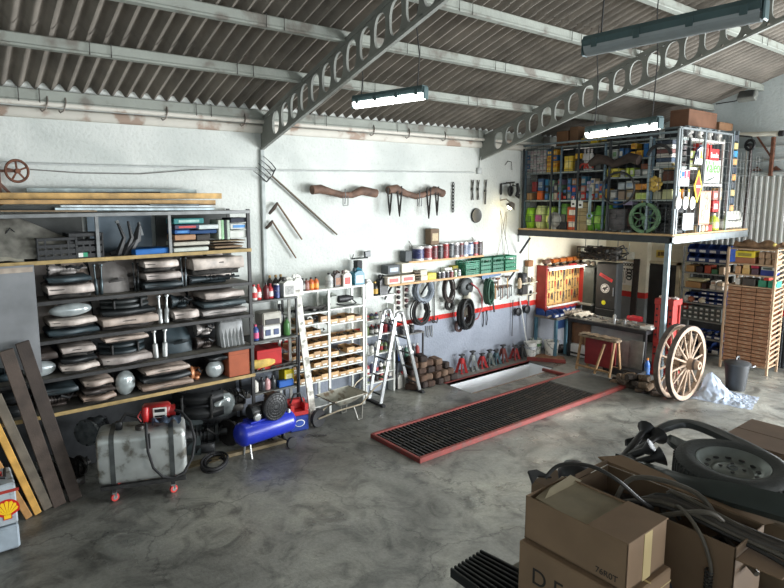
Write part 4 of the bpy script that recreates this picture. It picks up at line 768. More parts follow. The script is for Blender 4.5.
bottle('bottle', 'black bottle with a gold label', 'on top of the narrow white shelf', (sy(377, 290, Y0), Y0+.06, ZS[0]), .055, .25, (40, 36, 32), (180, 140, 50), 1, (196, 156, 60)); jug('oil_canister', 'black handled canister', 'on top of the narrow white shelf', (sy(385, 288, Y0), Y0+.09, ZS[0]), .18, .13, .36, (36, 37, 38), (30, 30, 30), 2, (60, 60, 58))
xa, xb, Y0 = at_y(397, 340, 7.96).x, at_y(424, 340, 7.96).x, 7.96; zt = at_y(410, 333.5, Y0).z
t = thing('low_table', 'low dark steel table against the wall behind the right ladder legs', 'table', (xa, Y0, 0)); B = (xa, Y0, 0)
MW(B).box(xa, Y0-.01, zt-.03, xb, 8.12, zt, .004).build('table_top', mat((96, 96, 92), .5, .3, var=.2), t); MW(B).box(xa, Y0, .5, xb, 8.12, .52, .004).build('lower_shelf', DARKST, t)
for x in (xa+.015, xb-.015): MW(B).box(x-.015, Y0, 0, x+.015, Y0+.03, zt-.03, .002).build('leg', DARKST, t)
for k, (c, nm) in enumerate((((60, 84, 140), 'blue bottle'), ((44, 46, 50), 'black bottle'), ((70, 104, 90), 'green bottle'), ((190, 190, 186), 'pale bottle'), ((48, 48, 52), 'black bottle'), ((150, 60, 56), 'red bottle'))): bottle('bottle', nm, 'on the shelf of the low dark table', (xa+.1+(xb-xa-.2)*k/5, Y0+.08, .52), .045, .26, c, (200, 200, 196), k)
for k in range(5): jug('plastic_canister', 'white canister' if k < 3 else 'grey canister', 'on the floor under the low dark table', (xa+.1+(xb-xa-.2)*k/4, Y0+.07, 0), .14, .12, .3, (216, 214, 206) if k < 3 else (90, 90, 90), (180, 60, 60) if k == 1 else (60, 60, 60), k, None)
for u, c in ((398, (50, 52, 56)), (402, (130, 130, 128)), (407, (46, 48, 50))): tin('tin', 'small dark tin' if c[0] < 60 else 'small grey tin', 'on the low dark table', (sy(u+5, 325, 8.02), 8.03, zt), .05, .15, c, c, u)
p = at_y(394, 288, 8.12)
for k, (u0, v0) in enumerate(((397.5, 297), (405.5, 295))):
    q = at_y(u0, v0, 8.11); t = thing('filter_strip', ('left' if k == 0 else 'right')+' vertical strip of dark round parts hung above the low table', 'wall rack', q); b = MB(); b.box(-.045, -.01, -.25, .045, .02, .25, .004); b.build('board', mat((196, 190, 182), .6), t)
    for j in range(5): b = MB(); b.lathe([(.03, 0), (.036, .01), (.036, .035), (.025, .045)], 12, 0, face_mY((0, -.012, -.2+j*.1))); b.build('round_part', [DARKST, mat((90, 40, 44), .5)][j % 2], t)
# stacked brown wood blocks
pile = 0
for r, (n, x0, dx) in enumerate(((6, 7.02, .2), (6, 7.06, .185), (5, 7.1, .2), (4, 7.1, .2), (2, 7.1, .24))):
    for k in range(n):
        w_, h_ = R_.uniform(.15, .19), .115; x = x0+dx*k; z = r*.118
        b = MB(); b.box(-w_/2, -.14, 0, w_/2, .1, h_, .02, 0, RZ(R_.uniform(-.4, .4)) @ RX(R_.uniform(-.12, .12))); c = [(72, 54, 44), (92, 70, 56), (56, 46, 42), (110, 88, 72)][(r*3+k*2) % 4]
        reg(b.build('wood_block', mat(c, .85, var=.3, scale=9, bump=.3), None, (x, 7.93-.12*(r < 1)-.06*(r == 1), z)), 'brown block', 'in the %s layer of the pile by the pit' % ['bottom', 'second', 'third', 'fourth', 'top'][r], 'wood block', x, 'wooden blocks piled by the pit')
# ------------------------------------------------------------------ folding ladder
t = thing('folding_ladder', 'aluminium folding ladder standing open before the narrow bottle shelf', 'ladder', (6.5, 7.62, 0)); TOPL = [(6.36, 1.5), (6.52, 1.5)]; BOT = [5.99, 7.02]
yo = {0: (7.46, 7.78), 1: (7.6, 7.92)}; ytp = (7.5, 7.84)
for k in (0, 1):
    for j in (0, 1):
        a, q = Vector((BOT[k], yo[k][j], .03)), Vector((TOPL[k][0], ytp[j], TOPL[k][1])); b = MW((6.5, 7.62, 0)); b.bar(a, q, .03, .062, upv=(1, 0, 0), c=.004); b.build('rail', ALU, t)
        m = a.lerp(q, .52); b = MW((6.5, 7.62, 0)); b.lathe([(.03, -.03), (.045, -.025), (.045, .025), (.03, .03)], 14, 0, Matrix.Translation(m) @ RX(PI/2)); b.build('hinge', mat((170, 172, 172), .4, .6), t)
    for i in range(5):
        f = .1+.2*i; b = MW((6.5, 7.62, 0)); p0 = Vector((BOT[k], yo[k][0], .03)).lerp(Vector((TOPL[k][0], ytp[0], TOPL[k][1])), f); p1 = Vector((BOT[k], yo[k][1], .03)).lerp(Vector((TOPL[k][0], ytp[1], TOPL[k][1])), f); b.tube([p0, p1], .016, 8); b.build('rung', mat((60, 62, 64), .5, .3), t)
    b = MW((6.5, 7.62, 0)); b.box(BOT[k]-.04, yo[k][0]-.1, 0, BOT[k]+.04, yo[k][1]+.1, .045, .012); b.build('foot_bar', RUBBER, t)
for j in (0, 1): b = MW((6.5, 7.62, 0)); b.tube([(TOPL[0][0], ytp[j], 1.48), (6.38, ytp[j], 1.55), (6.44, ytp[j], 1.57), (6.5, ytp[j], 1.55), (TOPL[1][0], ytp[j], 1.48)], .03, 8); b.build('top_hinge', ALU, t)
# ------------------------------------------------------------------ wheelbarrow
p = at_z(334, 412); t = thing('wheelbarrow', 'old grey wheelbarrow parked before the white parts shelves', 'wheelbarrow', (at_y(336, 412, 7.36).x+.12, 7.36, 0), .1); t.scale = (.82, .82, .9); b = MB()
def tray(a, c):
    x, y = 2*a-1, 2*c-1; e = max(abs(x)**3, abs(y)**3); return (x*(.26+.16*e), y*(.17+.12*e), .28+.19*e)
b.grid(tray, 16, 12, th=.006); rim = [tray(*q) for q in [(i/10, 0) for i in range(10)]+[(1, i/10) for i in range(10)]+[(1-i/10, 1) for i in range(10)]+[(0, 1-i/10) for i in range(10)]]; b.tube(rim, .012, 6, 0, True); b.build('tray', mat((150, 148, 136), .55, .3, var=.25, dirt=(110, 96, 78)), t)
for s in (-1, 1):
    b = MB(); b.tube([(-.62, s*.04, .17), (-.25, s*.17, .26), (.3, s*.22, .27), (.62, s*.26, .5), (.8, s*.27, .56)], .016, 6); b.build('handle', mat((150, 140, 120), .5, .4), t)
    b = MB(); b.tube([(.12, s*.2, .27), (.2, s*.24, .01), (.3, s*.24, .01), (.34, s*.22, .28)], .013, 6); b.build('leg', mat((150, 148, 140), .5, .4), t)
b = MB(); G = Matrix.Translation((-.6, 0, .17)) @ RX(PI/2); b.lathe([(.1, -.03), (.15, -.04), (.17, 0), (.15, .04), (.1, .03)], 20, 0, G); b.lathe([(0, -.03), (.1, -.02), (.1, .02), (0, .03)], 16, 1, G); b.build('wheel', [RUBBER, RUST], t)
# ------------------------------------------------------------------ cables and iron fixed to the back wall
def wtube(name, label, cat, pts, r, m, y=None):
    P = [at_y(u, v, y or YW-.03) for u, v in pts]; b = MW(P[0]); b.tube(P, r, 6); return tag(b.build(name, m, None, P[0]), label, cat)
COND = mat((186, 190, 188), .6, var=.1)
wtube('conduit', 'grey conduit running along the wall above the tall rack', 'conduit', [(-30, 162), (60, 164.5), (160, 167), (258, 169)], .014, COND)
wtube('cable', 'thin sagging cable on the wall between the rusty wheel and the post', 'cable', [(30, 169.5), (80, 173), (140, 174), (190, 170), (225, 168.5), (258, 170)], .007, mat((120, 118, 114), .6))
wtube('conduit', 'straight conduit on the wall above the wooden yokes', 'conduit', [(264, 170.5), (360, 171.5), (474, 172.5)], .014, COND)
P = at_y(478, 171, YW); b = MB(); b.box(-.06, -.06, -.06, .06, 0, .06, .01); b.tube([(0, -.03, .06), (0, -.04, .2), (.06, -.04, .32)], .012, 6); tag(b.build('junction_box', COND, None, P), 'grey junction box at the foot of the far truss', 'junction box')
b = MB(); b.box(-.035, -.05, 0, .035, 0, 2.2, .01); tag(b.build('post_cover', mat((178, 184, 182), .7, var=.12), None, (at_y(263, 220, YW).x, YW, 2.06)), 'pale vertical cover strip on the wall below the near truss', 'strip')
p = at_y(17, 171, 7.95); t = thing('pulley', 'rusty spoked pulley wheel on a wall bracket above the tall rack', 'wheel', p); G = RX(PI/2) @ RY(.25); b = MB(); b.tube([(.125*math.cos(2*PI*k/28), .125*math.sin(2*PI*k/28), 0) for k in range(28)], .016, 6, 0, True, G)
for k in range(5): q = 2*PI*k/5+.4; b.bar(G @ Vector((.02*math.cos(q), .02*math.sin(q), 0)), G @ Vector((.12*math.cos(q), .12*math.sin(q), 0)), .022, .014, upv=(0, 1, 0))
b.lathe([(.03, -.03), (.03, .03)], 12, 0, G); b.build('wheel', RUST, t); b = MB(); b.box(-.24, .0, -.4, -.17, .17, .06, .008).bar((-.2, .02, 0), (.04, .02, .0), .04, .03).bar((-.2, .06, -.12), (-.02, .06, -.34), .03, .03); b.build('bracket', mat((120, 88, 76), .8, .2, var=.25), t)
# pitchfork and two scythe snaths
a, q = at_y(272, 176, YW-.06), at_y(337, 234.5, YW-.05); t = thing('pitchfork', 'pitchfork with a long dark handle hung slanting on the wall', 'pitchfork', a); b = MW(a); b.tube([a, a.lerp(q, .5), q], [.016, .018, .014], 8); b.build('handle', mat((96, 84, 70), .7, var=.2), t)
d = (a-q).normalized(); sd = Vector((d.z, 0, -d.x)); b = MW(a); b.tube([a+sd*-.13+d*.02, a+d*.0, a+sd*.13+d*.02], .01, 6)
for k in range(5): s = -.13+.065*k; b.tube([a+sd*s+d*.02, a+sd*s*1.05+d*.14+Vector((0, -.03, 0)), a+sd*s*1.1+d*.3+Vector((0, -.01, 0))], [.009, .008, .004], 5)
b.build('tines', DARKST, t)
for nm, lab, hd, el, en in (('hoe', 'upper of two hooked wooden hoes hung slanting on the wall', (269, 214), (277.5, 203.5), (302, 239.5)), ('hoe', 'lower of two hooked wooden hoes hung slanting on the wall', (266, 228.5), (272.5, 221.5), (296, 258))):
    A, E_, N_ = (at_y(*x, YW-.06) for x in (hd, el, en)); t = thing(nm, lab, 'hoe', E_); b = MW(E_); b.tube([E_, E_.lerp(N_, .5), N_], [.014, .017, .012], 8); b.build('handle', mat((110, 88, 66), .7, var=.25), t); b = MW(E_); b.tube([E_+Vector((0, 0, .01)), E_.lerp(A, .5)+Vector((0, -.03, .01)), A], [.018, .03, .02], 6); b.build('blade', mat((74, 62, 54), .6, .4, var=.2), t)
# yokes
def yoke(pts, label, bows):
    P = [at_y(u, v, 8.0) for u, v in pts]; o = P[len(P)//2]; t = thing('ox_yoke', label, 'yoke', o); b = MW(o); n = len(P); R0 = [.055+.02*(i in (0, 1, n-2, n-1)) for i in range(n)]; b.tube(P, R0, 10); b.build('beam', mat((108, 82, 68), .75, var=.3, scale=9, bump=.3), t)
    b = MW(o); b.tube([o+Vector((0, -.09, .1)), o+Vector((0, -.1, .0)), o+Vector((0, -.08, -.15))], .009, 5); b.tube([o+Vector((-.05, -.1, -.02)), o+Vector((-.05, -.1, -.17)), o+Vector((.05, -.1, -.17)), o+Vector((.05, -.1, -.02))], .008, 5); b.build('ring_iron', STEEL, t)
    b = MW(o); b.tube([P[1], P[1]+Vector((0, .11, .02))], .02, 6); b.tube([P[-2], P[-2]+Vector((0, .11, .02))], .02, 6); b.build('wall_pin', DARKST, t)
    for u0, u1, v0, v1 in bows:
        A, C_, D_ = at_y(u0, v0, 7.95), at_y((u0+u1)/2, v1, 7.95), at_y(u1, v0, 7.95); b = MW(o); b.tube([A+Vector((0, 0, .12)), A, A.lerp(C_, .8), C_, D_.lerp(C_, .8), D_, D_+Vector((0, 0, .12))], .016, 6); b.build('bow', mat((52, 48, 46), .6, .3), t)
yoke([(312, 190), (320, 189), (331, 192), (342, 195), (352, 195), (362, 190.5), (376, 193.5)], 'plain curved wooden ox yoke hung on the wall', [])
yoke([(388, 190.5), (396, 188.5), (406, 193.5), (416, 196.5), (426, 194), (434, 190), (443, 193.5)], 'wooden ox yoke with four dark bows hung on the wall', [(388, 391.5, 195, 215), (397.5, 401.5, 193, 216), (427, 430.5, 194, 218), (435.5, 438.5, 193, 215)])
# chain, tongs, clock
p = at_y(452, 198, YW); t = thing('hanging_chain', 'short dark chain hanging on the wall right of the yokes', 'chain', p); b = MB()
for k in range(9): G = Matrix.Translation((0, -.03, .26-k*.062)) @ RZ(PI/2*(k % 2)) @ RX(PI/2); b.tube([(.025*math.cos(2*PI*j/10), .04*math.sin(2*PI*j/10), 0) for j in range(10)], .01, 5, 0, True, G)
b.build('links', DARKST, t); b = MB(); b.tube([(0, 0, .28), (0, -.04, .3)], .008, 5); b.build('nail', DARKST, t)
for k, (u, v) in enumerate(((472.5, 190), (478, 190), (485.5, 192))):
    p = at_y(u, v, YW-.03); b = MB(); ln = .2 if k < 2 else .25; b.tube([(-.02, 0, ln), (.015, 0, .02), (-.012+.02*(k == 2), 0, -ln)], [.01, .014, .01], 6); b.tube([(.02, -.012, ln), (-.015, -.012, .02), (.02-.05*(k == 2), -.012, -ln)], [.01, .014, .008], 6); b.lathe([(.022, -.02), (.022, .01)], 10, 0, Matrix.Translation((0, 0, .02)) @ RX(PI/2))
    tag(b.build('tongs', mat((70, 68, 64), .5, .5), None, p), ['left of the three blacksmith tongs on the wall above the clock', 'middle of the three blacksmith tongs on the wall above the clock', 'curved tongs on the wall, right of the other two tongs'][k], 'tongs')
p = at_y(475.5, 215.5, YW); t = thing('wall_clock', 'small round dark rimmed clock on the wall', 'clock', p); G = face_mY((0, 0, 0)); b = MB(); b.lathe([(.13, 0), (.15, .02), (.14, .045), (.12, .04)], 28, 0, G); b.build('rim', mat((60, 62, 62), .4, .4), t); b = MB(); b.lathe([(.0, .032), (.122, .03)], 28, 0, G); b.build('face', mat((190, 190, 182), .5, var=.15, scale=40), t)
b = MB(); b.bar((0, -.036, 0), (.05, -.036, -.05), .012, .004, upv=(0, -1, 0)); b.bar((0, -.038, 0), (.01, -.038, .09), .008, .004, upv=(0, -1, 0)); b.build('hands', BLACK, t)
b = MB()
for k in range(12): q = 2*PI*k/12; b.box(-.005, .095, .033, .005, .112, .036, 0, 0, G @ RZ(q))
b.build('hour_marks', BLACK, t)
# ------------------------------------------------------------------ thin cream-coloured panel over the wall under the mezzanine
ln = MB(); ln.box(10.75, YW-.012, 0, XE, YW, 2.74); struct('wall_back_cream', ln, wall_mat((236, 226, 200), (205, 45, 38), (150, 152, 158), (1.09, 1.2), .3))
# ------------------------------------------------------------------ the two long wall shelves
def wall_shelf(label, xa, xb, yf, z, ups, top):
    t = thing('hanging_shelf', label, 'shelf', (xa, yf, z)); b = MB(); b.box(0, 0, -.03, xb-xa, YW-yf, 0, .004); b.box(0, -.008, -.035, xb-xa, 0, .002, 0, 1); b.build('board', [mat((176, 170, 156), .7, var=.15), mat((200, 160, 116), .7)], t)
    for x in ups: b = MB(); b.tube([(x-xa-.12, .02, 0), (x-xa, YW-yf-.01, top), (x-xa+.12, .02, 0)], .006, 5); b.build('hanger_wire', mat((110, 104, 96), .5, .5), t)
    return t
ZL, ZU = 2.0, 2.37; YL, YU = 7.85, 7.92
wall_shelf('upper hanging wall shelf carrying the row of paint tins', 7.02, 9.03, YU, ZU, (7.2, 8.9), .36); wall_shelf('long lower wall shelf carrying boxes and green crates', 6.5, 10.06, YL, ZL, (9.75,), 1.25)
b = MB()
for x in (6.6, 7.5, 8.45, 9.3, 10): b.bar((x-8, .05, -.04), (x-8, .25, -.3), .03, .02, upv=(1, 0, 0)); 
tag(b.build('shelf_bracket', DARKST, None, (8, YL, ZL)), 'dark slanting brackets under the long lower wall shelf', 'bracket')
def wbox(nm, base, where, cat, u0, u1, v0, v1, c, key, lab=None, y=YL+.02, d=.2, z=ZL, group=None):
    a, q = at_y(u0, v1, y), at_y(u1, v0, y); return carton(nm, base, where, cat, ((a.x+q.x)/2, y+d/2, z if z is not None else a.z), q.x-a.x, d, q.z-a.z, c, key, lab, group)
W1 = 'on the long lower wall shelf'
h1 = at_y(400, 273, YL).z-at_y(400, 282.5, YL).z
for u0, u1, c, lab, nm in ((387.5, 400.5, (222, 210, 194), (206, 80, 76), 'red printed cream box'), (401.5, 415, (226, 216, 198), (206, 80, 76), 'red printed cream box')): wbox('cardboard_box', nm, 'at the left end of the lower wall shelf', 'box', u0, u1, 273, 282, c, u0, lab)
wbox('cardboard_box', 'grey box with a pale label', 'on top of the cream boxes of the wall shelf', 'box', 388, 400, 262.5, 272.5, (92, 96, 98), 1, (170, 180, 190), z=ZL+h1+.01); wbox('cardboard_box', 'plain cream box', 'on top of the cream boxes of the wall shelf', 'box', 402, 413, 262, 272.5, (228, 222, 204), 2, None, z=ZL+h1+.01)
for k, (u0, u1, c) in enumerate(((414, 424, (110, 96, 78)), (415, 423.5, (88, 76, 62)), (413.5, 423, (130, 114, 90)), (414.5, 422, (96, 84, 70)))): wbox('folder', ['lowest', 'second', 'third', 'topmost'][k]+' brown folder of the pile', W1, 'folder', u0, u1, 278-k*3.3, 280.7-k*3.3, c, 1, None, z=ZL+k*.05)
for k, (u0, u1, v0, v1, c) in enumerate(((421, 428, 274, 280, (214, 206, 186)), (420.5, 427.5, 267.5, 273.6, (206, 198, 178)))): wbox('paper_pack', ['lower', 'upper'][k]+' cream packet', W1+' beside the brown folders', 'packet', u0, u1, v0, v1, c, 1, None, y=YL+.01, d=.1, z=ZL+k*.1)
wbox('cardboard_box', 'yellow box', W1, 'box', 428, 436.5, 271, 278.5, (220, 204, 90), 1, (190, 160, 60))
for k, (u, c, lb) in enumerate(((439, (46, 46, 46), (46, 46, 48)), (443.3, (150, 146, 150), (120, 116, 122)), (447.5, (60, 56, 60), (70, 60, 66)), (451.5, (120, 66, 66), (140, 80, 80)), (455.2, (190, 196, 180), (130, 150, 120)), (459, (60, 64, 66), (190, 190, 190)))): p = at_y(u, 275, YL+.05); tin('small_tin', 'small tin', 'left of the green crates on the wall shelf', (p.x, YL+.06, ZL), .045, .11, c, lb, u, 'small tins by the green crates')
wbox('cardboard_box', 'white box with a small green mark', 'standing behind the small tins', 'box', 445, 452.5, 260.5, 269.5, (226, 226, 218), 1, None, y=YL+.14, d=.12, z=ZL+.01); wbox('cardboard_box', 'yellow and black box', 'standing behind the small tins', 'box', 453, 458.5, 260, 270, (150, 140, 50), 2, (50, 44, 40), y=YL+.14, d=.12, z=ZL+.01)
wbox('riser_block', 'dark board under the boxes', 'behind the small tins', 'block', 438, 459, 269.5, 274, (60, 56, 52), 1, None, y=YL+.13, d=.14, z=ZL) if False else None
GREEN = [(30, 112, 82), (36, 122, 92), (32, 108, 80), (28, 100, 74), (34, 118, 86)]
for k, (u0, u1, v0, v1, zoff) in enumerate(((466, 479.5, 268, 276.5, 0), (466, 479.5, 259.2, 267.6, 1), (481, 491.5, 258.5, 275, 0), (493, 504, 257.5, 273.5, 0), (505.5, 516.5, 256, 272, 0))):
    a, q = at_y(u0, v1, YL), at_y(u1, v0, YL); h = q.z-a.z
    crate(['lower green crate of the leftmost stack', 'upper green crate of the leftmost stack', 'tall green crate second from the left', 'tall green crate third from the left', 'rightmost tall green crate'][k], 'on the lower wall shelf', ((a.x+q.x)/2, YL+.14, ZL+zoff*h*1.02), (q.x-a.x)*.98, .26, h, GREEN[k], k, 'green crates on the wall shelf')
W2 = 'on the upper hanging wall shelf'
wbox('tin_box', 'dark grey metal box', 'at the left end of the upper hanging wall shelf', 'box', 405.5, 412, 249.5, 260.5, (86, 90, 92), 1, None, y=YU+.02, z=ZU, d=.16)
TI = [(418.5, (224, 222, 220), (56, 62, 104)), (428, (214, 200, 200), (140, 60, 64)), (434, (120, 50, 52), (96, 40, 44)), (439.5, (60, 50, 52), (44, 40, 42)), (445, (150, 56, 56), (130, 44, 46)), (450.5, (60, 64, 66), (80, 84, 84)), (455.5, (210, 204, 200), (100, 96, 98)), (460, (110, 60, 60), (60, 44, 46)), (464.5, (214, 214, 214), (120, 130, 150)), (469.5, (70, 80, 100), (180, 190, 210)), (474.5, (180, 90, 90), (60, 40, 44)), (478.8, (60, 40, 40), (50, 36, 38))]
TN = ['white tin with a blue label', 'white and red tin', 'dark red tin', 'black tin', 'bright red tin', 'dark grey tin', 'pale tin with a grey label', 'brownish tin', 'white tin with a slate label', 'slate blue tin', 'pink and black tin', 'darkest brown tin']
for (u, c, lb), nm in zip(TI, TN): p = at_y(u, 250, YU+.08); tin('paint_tin', nm, W2, (p.x, YU+.09, ZU), .085 if u > 420 else .11, .25 if u < 440 else .27, c, lb, u, 'paint tins on the upper wall shelf')
p = at_y(432.5, 246, YU+.08); carton('cardboard_box', 'brown printed box standing on the tins', W2, 'box', (p.x, YU+.09, ZU+.275), .22, .16, .3, (112, 92, 72), 1, (170, 150, 110))
# ------------------------------------------------------------------ hoses, cables and tools hung under the lower shelf
HY = 8.06
def hp(u, v, y=HY): return at_y(u, v, y)
coil('hose_coil', 'coil of grey hose hung highest left under the long wall shelf', 'hose', hp(420.5, 289.5), .2, 6, .016, (140, 148, 158), FRM, 1.02); coil('cable_coil', 'coil of black cable hung below the grey hose coil', 'cable', hp(418, 311), .185, 6, .014, (48, 46, 46), FRM, 1.2)
coil('cable_coil', 'oval hank of dark cable between the grey hose and the round fan', 'cable', hp(446, 289), .12, 5, .014, (64, 54, 50), FRM, 1.75); coil('cable_coil', 'small coil of black cable under the oval hank', 'cable', hp(447.5, 304.5), .085, 4, .012, (44, 42, 40), FRM, 1.05)
coil('rubber_belt', 'long black rubber loops hung below the round fan', 'belt', hp(461.5, 313), .15, 7, .02, (38, 40, 40), FRM, 1.75, rough=.5); coil('rope_hank', 'long green rope hank hung right of the round fan', 'rope', hp(485.5, 291), .075, 6, .018, (52, 92, 74), FRM, 3.1)
coil('cable_coil', 'short hank of brown wire hung beside the rubber loops', 'cable', hp(457.5, 326), .09, 4, .009, (84, 60, 56), FRM, 1.1)
p = hp(468, 287, 8.0); t = thing('cooling_fan', 'round dark fan with a red hose hung under the wall shelf', 'fan', p); b = MB(); b.lathe([(.15, 0), (.18, .02), (.18, .08), (.15, .1)], 24, 0, face_mY((0, .1, 0))); b.lathe([(.06, 0), (.06, .12), (.04, .14)], 14, 0, face_mY((0, .1, 0)))
for k in range(7): b.grid(lambda a, c: (.05+.11*a, -.045+.09*c, .05+.05*c), 2, 2, 0, face_mY((0, .1, 0)) @ RZ(2*PI*k/7))
b.build('fan', mat((56, 60, 60), .5, .2, var=.2), t); b = MW(p); b.tube([hp(471, 283, 7.96), hp(478, 289, 7.98), hp(482, 297), hp(482, 308), hp(478, 318), hp(469, 323)], .016, 6); b.build('hose', mat((150, 60, 66), .5), t)
p = hp(466, 306, 8.1); b = MB(); b.lathe([(.075, 0), (.08, .01), (.08, .5), (.07, .52)], 14, 0, Matrix.Translation((0, -.03, -.22))); tag(b.build('cardboard_tube', mat((196, 190, 172), .7), None, p), 'pale upright tube behind the black rubber loops', 'tube')
wtube('metal_rod', 'long thin dark rod hung beside the grey hose coil', 'rod', [(434, 281), (434.2, 322)], .012, DARKST, 8.1); wtube('metal_rod', 'thin grey rod hung right of the oval cable hank', 'rod', [(454, 278), (454, 318)], .008, STEEL, 8.1)
p = hp(434, 321); b = MB(); b.tube([(-.1, 0, .05), (-.05, -.03, -.02), (.05, -.03, -.02), (.1, 0, .05)], .014, 6); b.tube([(-.06, -.02, .03), (.06, -.02, -.04)], .012, 6); tag(b.build('pruning_shears', DARKST, None, p), 'open black shears hung on the red stripe', 'shears')
for k, (u, v) in enumerate(((427, 332), (431, 331.5))): p = hp(u, v, 8.118); b = MB(); b.tube([(-.03, 0, .12), (-.028, -.02, -.06), (0, -.03, -.1), (.028, -.02, -.06), (.03, 0, .12)], .009, 6); reg(b.build('spring_hook', STEEL, None, p), 'thin forked iron hook', 'on the grey wall under the red stripe', 'hook', u)
p = hp(425, 303); b = MB(); b.tube([(0, 0, .1), (-.02, -.03, .02), (-.03, -.02, -.12)], [.025, .04, .015], 6); tag(b.build('oil_can', BLACK, None, p), 'small black spouted can hung right of the black cable coil', 'can')
b = MW(hp(490, 275)); a, q = hp(481.5, 277.5, 7.9), hp(500.5, 273.5, 7.9); b.bar(a, q, .03, .07); b.box(a.x, 7.9, a.z-.01, q.x, YW, a.z+.01); tag(b.build('tool_rail', mat((84, 104, 130), .5, .3), None, hp(490, 275)), 'blue grey tool rail under the rightmost green crates', 'rail')
# small tools in a row
p = hp(504, 289); t = thing('tool_rack', 'narrow bar of the hung spanners under the green crates', 'rack', p); b = MB(); b.box(-.25, -.03, .04, .2, YW-HY, .08, .004); b.build('bar', mat((150, 120, 104), .6), t)
def spanner(L, m, w_=.022):
    b = MB(); b.box(-w_*.4, -.006, -L*.8, w_*.4, .006, 0, .003); b.tube([(w_*math.cos(q), 0, w_+w_*math.sin(q)) for q in [PI*(-.35+1.7*k/9)+PI*.0-PI/2+PI*.35+.5 for k in range(10)]], w_*.38, 5); b.tube([(w_*.8*math.cos(2*PI*k/10), 0, -L*.8-w_*.6+w_*.8*math.sin(2*PI*k/10)) for k in range(10)], w_*.34, 5, 0, True); return b
for k in range(8): reg(spanner(.17+.03*((k*3) % 4), [STEEL, DARKST, RUST][k % 3]).build('spanner', [STEEL, DARKST, mat((120, 84, 70), .5, .4)][k % 3], None, (p.x-.22+.058*k, HY-.045, p.z+.03)), 'small spanner', 'on the bar under the green crates', 'spanner', k, 'spanners on the bar')
for nm, lab, u, v, hc, L, c in (('hammer', 'hammer with a tan handle hung under the tool rail', 495.5, 285, (180, 130, 80), .3, (70, 60, 56)), ('mallet', 'brown headed mallet hung left of the spanners', 498, 281, (150, 110, 76), .2, (110, 70, 52)), ('hammer', 'small hammer hung right of the blue grey rail', 507.5, 279, (206, 170, 116), .2, (80, 70, 62))):
    p = hp(u, v, 8.03); t = thing(nm, lab, 'hammer', p); b = MB(); b.tube([(0, 0, .06), (0, 0, -L)], [.012, .016], 7); b.build('handle', mat(hc, .6), t); b = MB(); b.box(-.075, -.022, .03, .06, .022, .075, .01); b.build('head', mat(c, .5, .4), t)
for k, (u, v0, v1) in enumerate(((483.2, 313, 326.5), (486.8, 312, 325))): a, q = hp(u, v0, 8.115), hp(u, v1, 8.115); b = MB(); b.tube([(0, 0, 0), (0, -.02, (q.z-a.z)*.5), (0, 0, q.z-a.z)], .01, 6); b.tube([(-.02, 0, .03), (0, 0, 0), (.02, 0, .03)], .01, 5); reg(b.build('tyre_lever', DARKST, None, a), 'slim dark tyre lever', 'below the green rope hank', 'lever', k)
for k, (u, v) in enumerate(((493, 302),)): p = hp(u, v); b = MB(); b.bar((-.05, 0, .2), (.05, 0, -.22), .03, .02, upv=(0, 1, 0)); tag(b.build('flat_file', BLACK, None, p), 'black file hung slanting right of the green rope', 'file')
p = hp(519.5, 287, 8.03); t = thing('drill', 'tan and black power drill hung left of the small parts shelf', 'power tool', p); b = MB(); b.lathe([(.03, 0), (.045, .03), (.045, .16), (.02, .24)], 12, 0, Matrix.Translation((0, 0, -.04))); b.build('motor', mat((196, 172, 140), .5), t); b = MB(); b.box(-.02, -.05, -.16, .02, .02, -.02, .012); b.tube([(0, 0, -.16), (.06, -.04, -.2), (.02, -.04, -.1)], .009, 5); b.build('grip', BLACK, t)
for k, (u, v) in enumerate(((519.5, 312), (528, 309.5))): p = hp(u, v, 8.02); t = thing('round_lamp', ['left', 'right'][k]+' of two black round lamps on the wall near the leaning white pole', 'lamp', p); b = MB(); b.lathe([(.03, 0), (.085, .05), (.095, .09), (.085, .1)], 18, 0, face_mY((0, .1, 0))); b.build('shell', BLACK, t); b = MB(); b.lathe([(0, .1), (.08, .092)], 18, 0, face_mY((0, .1, 0))); b.build('glass', mat((80, 84, 86), .15), t)
a, q = at_z(524, 354), at_y(519.5, 298, 8.1); a.y = 7.98; b = MW(a); b.tube([a, q], .016, 8); tag(b.build('white_pole', mat((226, 226, 222), .5), None, a), 'white pole leaning on the wall left of the buckets', 'pole')
wtube('dark_rod', 'dark thin rod leaning on the wall left of the white pole', 'rod', [(513, 300), (512, 336)], .01, DARKST, 8.08)
# little double shelf and speaker near the mezzanine corner
p = hp(529, 283, 7.98); t = thing('parts_shelf', 'small white wall shelf with two boards beside the red tool panel', 'shelf', p); b = MB(); b.box(-.22, 0, -.01, .3, .14, .015, .003); b.build('board', mat((196, 190, 168), .6), t); b = MB(); b.box(-.22, 0, -.27, .3, .14, -.245, .003); b.build('board', mat((186, 180, 160), .6), t); b = MB(); b.box(.16, .12, -.75, .2, .14, .25, .003); b.build('back_rail', STEEL, t)
carton('loudspeaker', 'small black loudspeaker', 'at the left of the little white wall shelf', 'loudspeaker', (p.x-.14, 8.05, p.z+.015), .15, .13, .21, (44, 44, 46), 1, (60, 60, 62)); carton('cardboard_box', 'tall cream box', 'on the little white wall shelf', 'box', (p.x+.09, 8.06, p.z+.015), .2, .1, .34, (222, 214, 196), 1); carton('cardboard_box', 'brown box', 'on top of the tall cream box', 'box', (p.x+.09, 8.06, p.z+.36), .17, .1, .13, (150, 104, 66), 1)
carton('cardboard_box', 'dark box', 'on the lower board of the little white shelf', 'box', (p.x-.12, 8.05, p.z-.245), .16, .12, .2, (60, 58, 56), 1); carton('cardboard_box', 'white box', 'on the lower board of the little white shelf', 'box', (p.x+.08, 8.05, p.z-.245), .18, .12, .19, (216, 214, 206), 2)
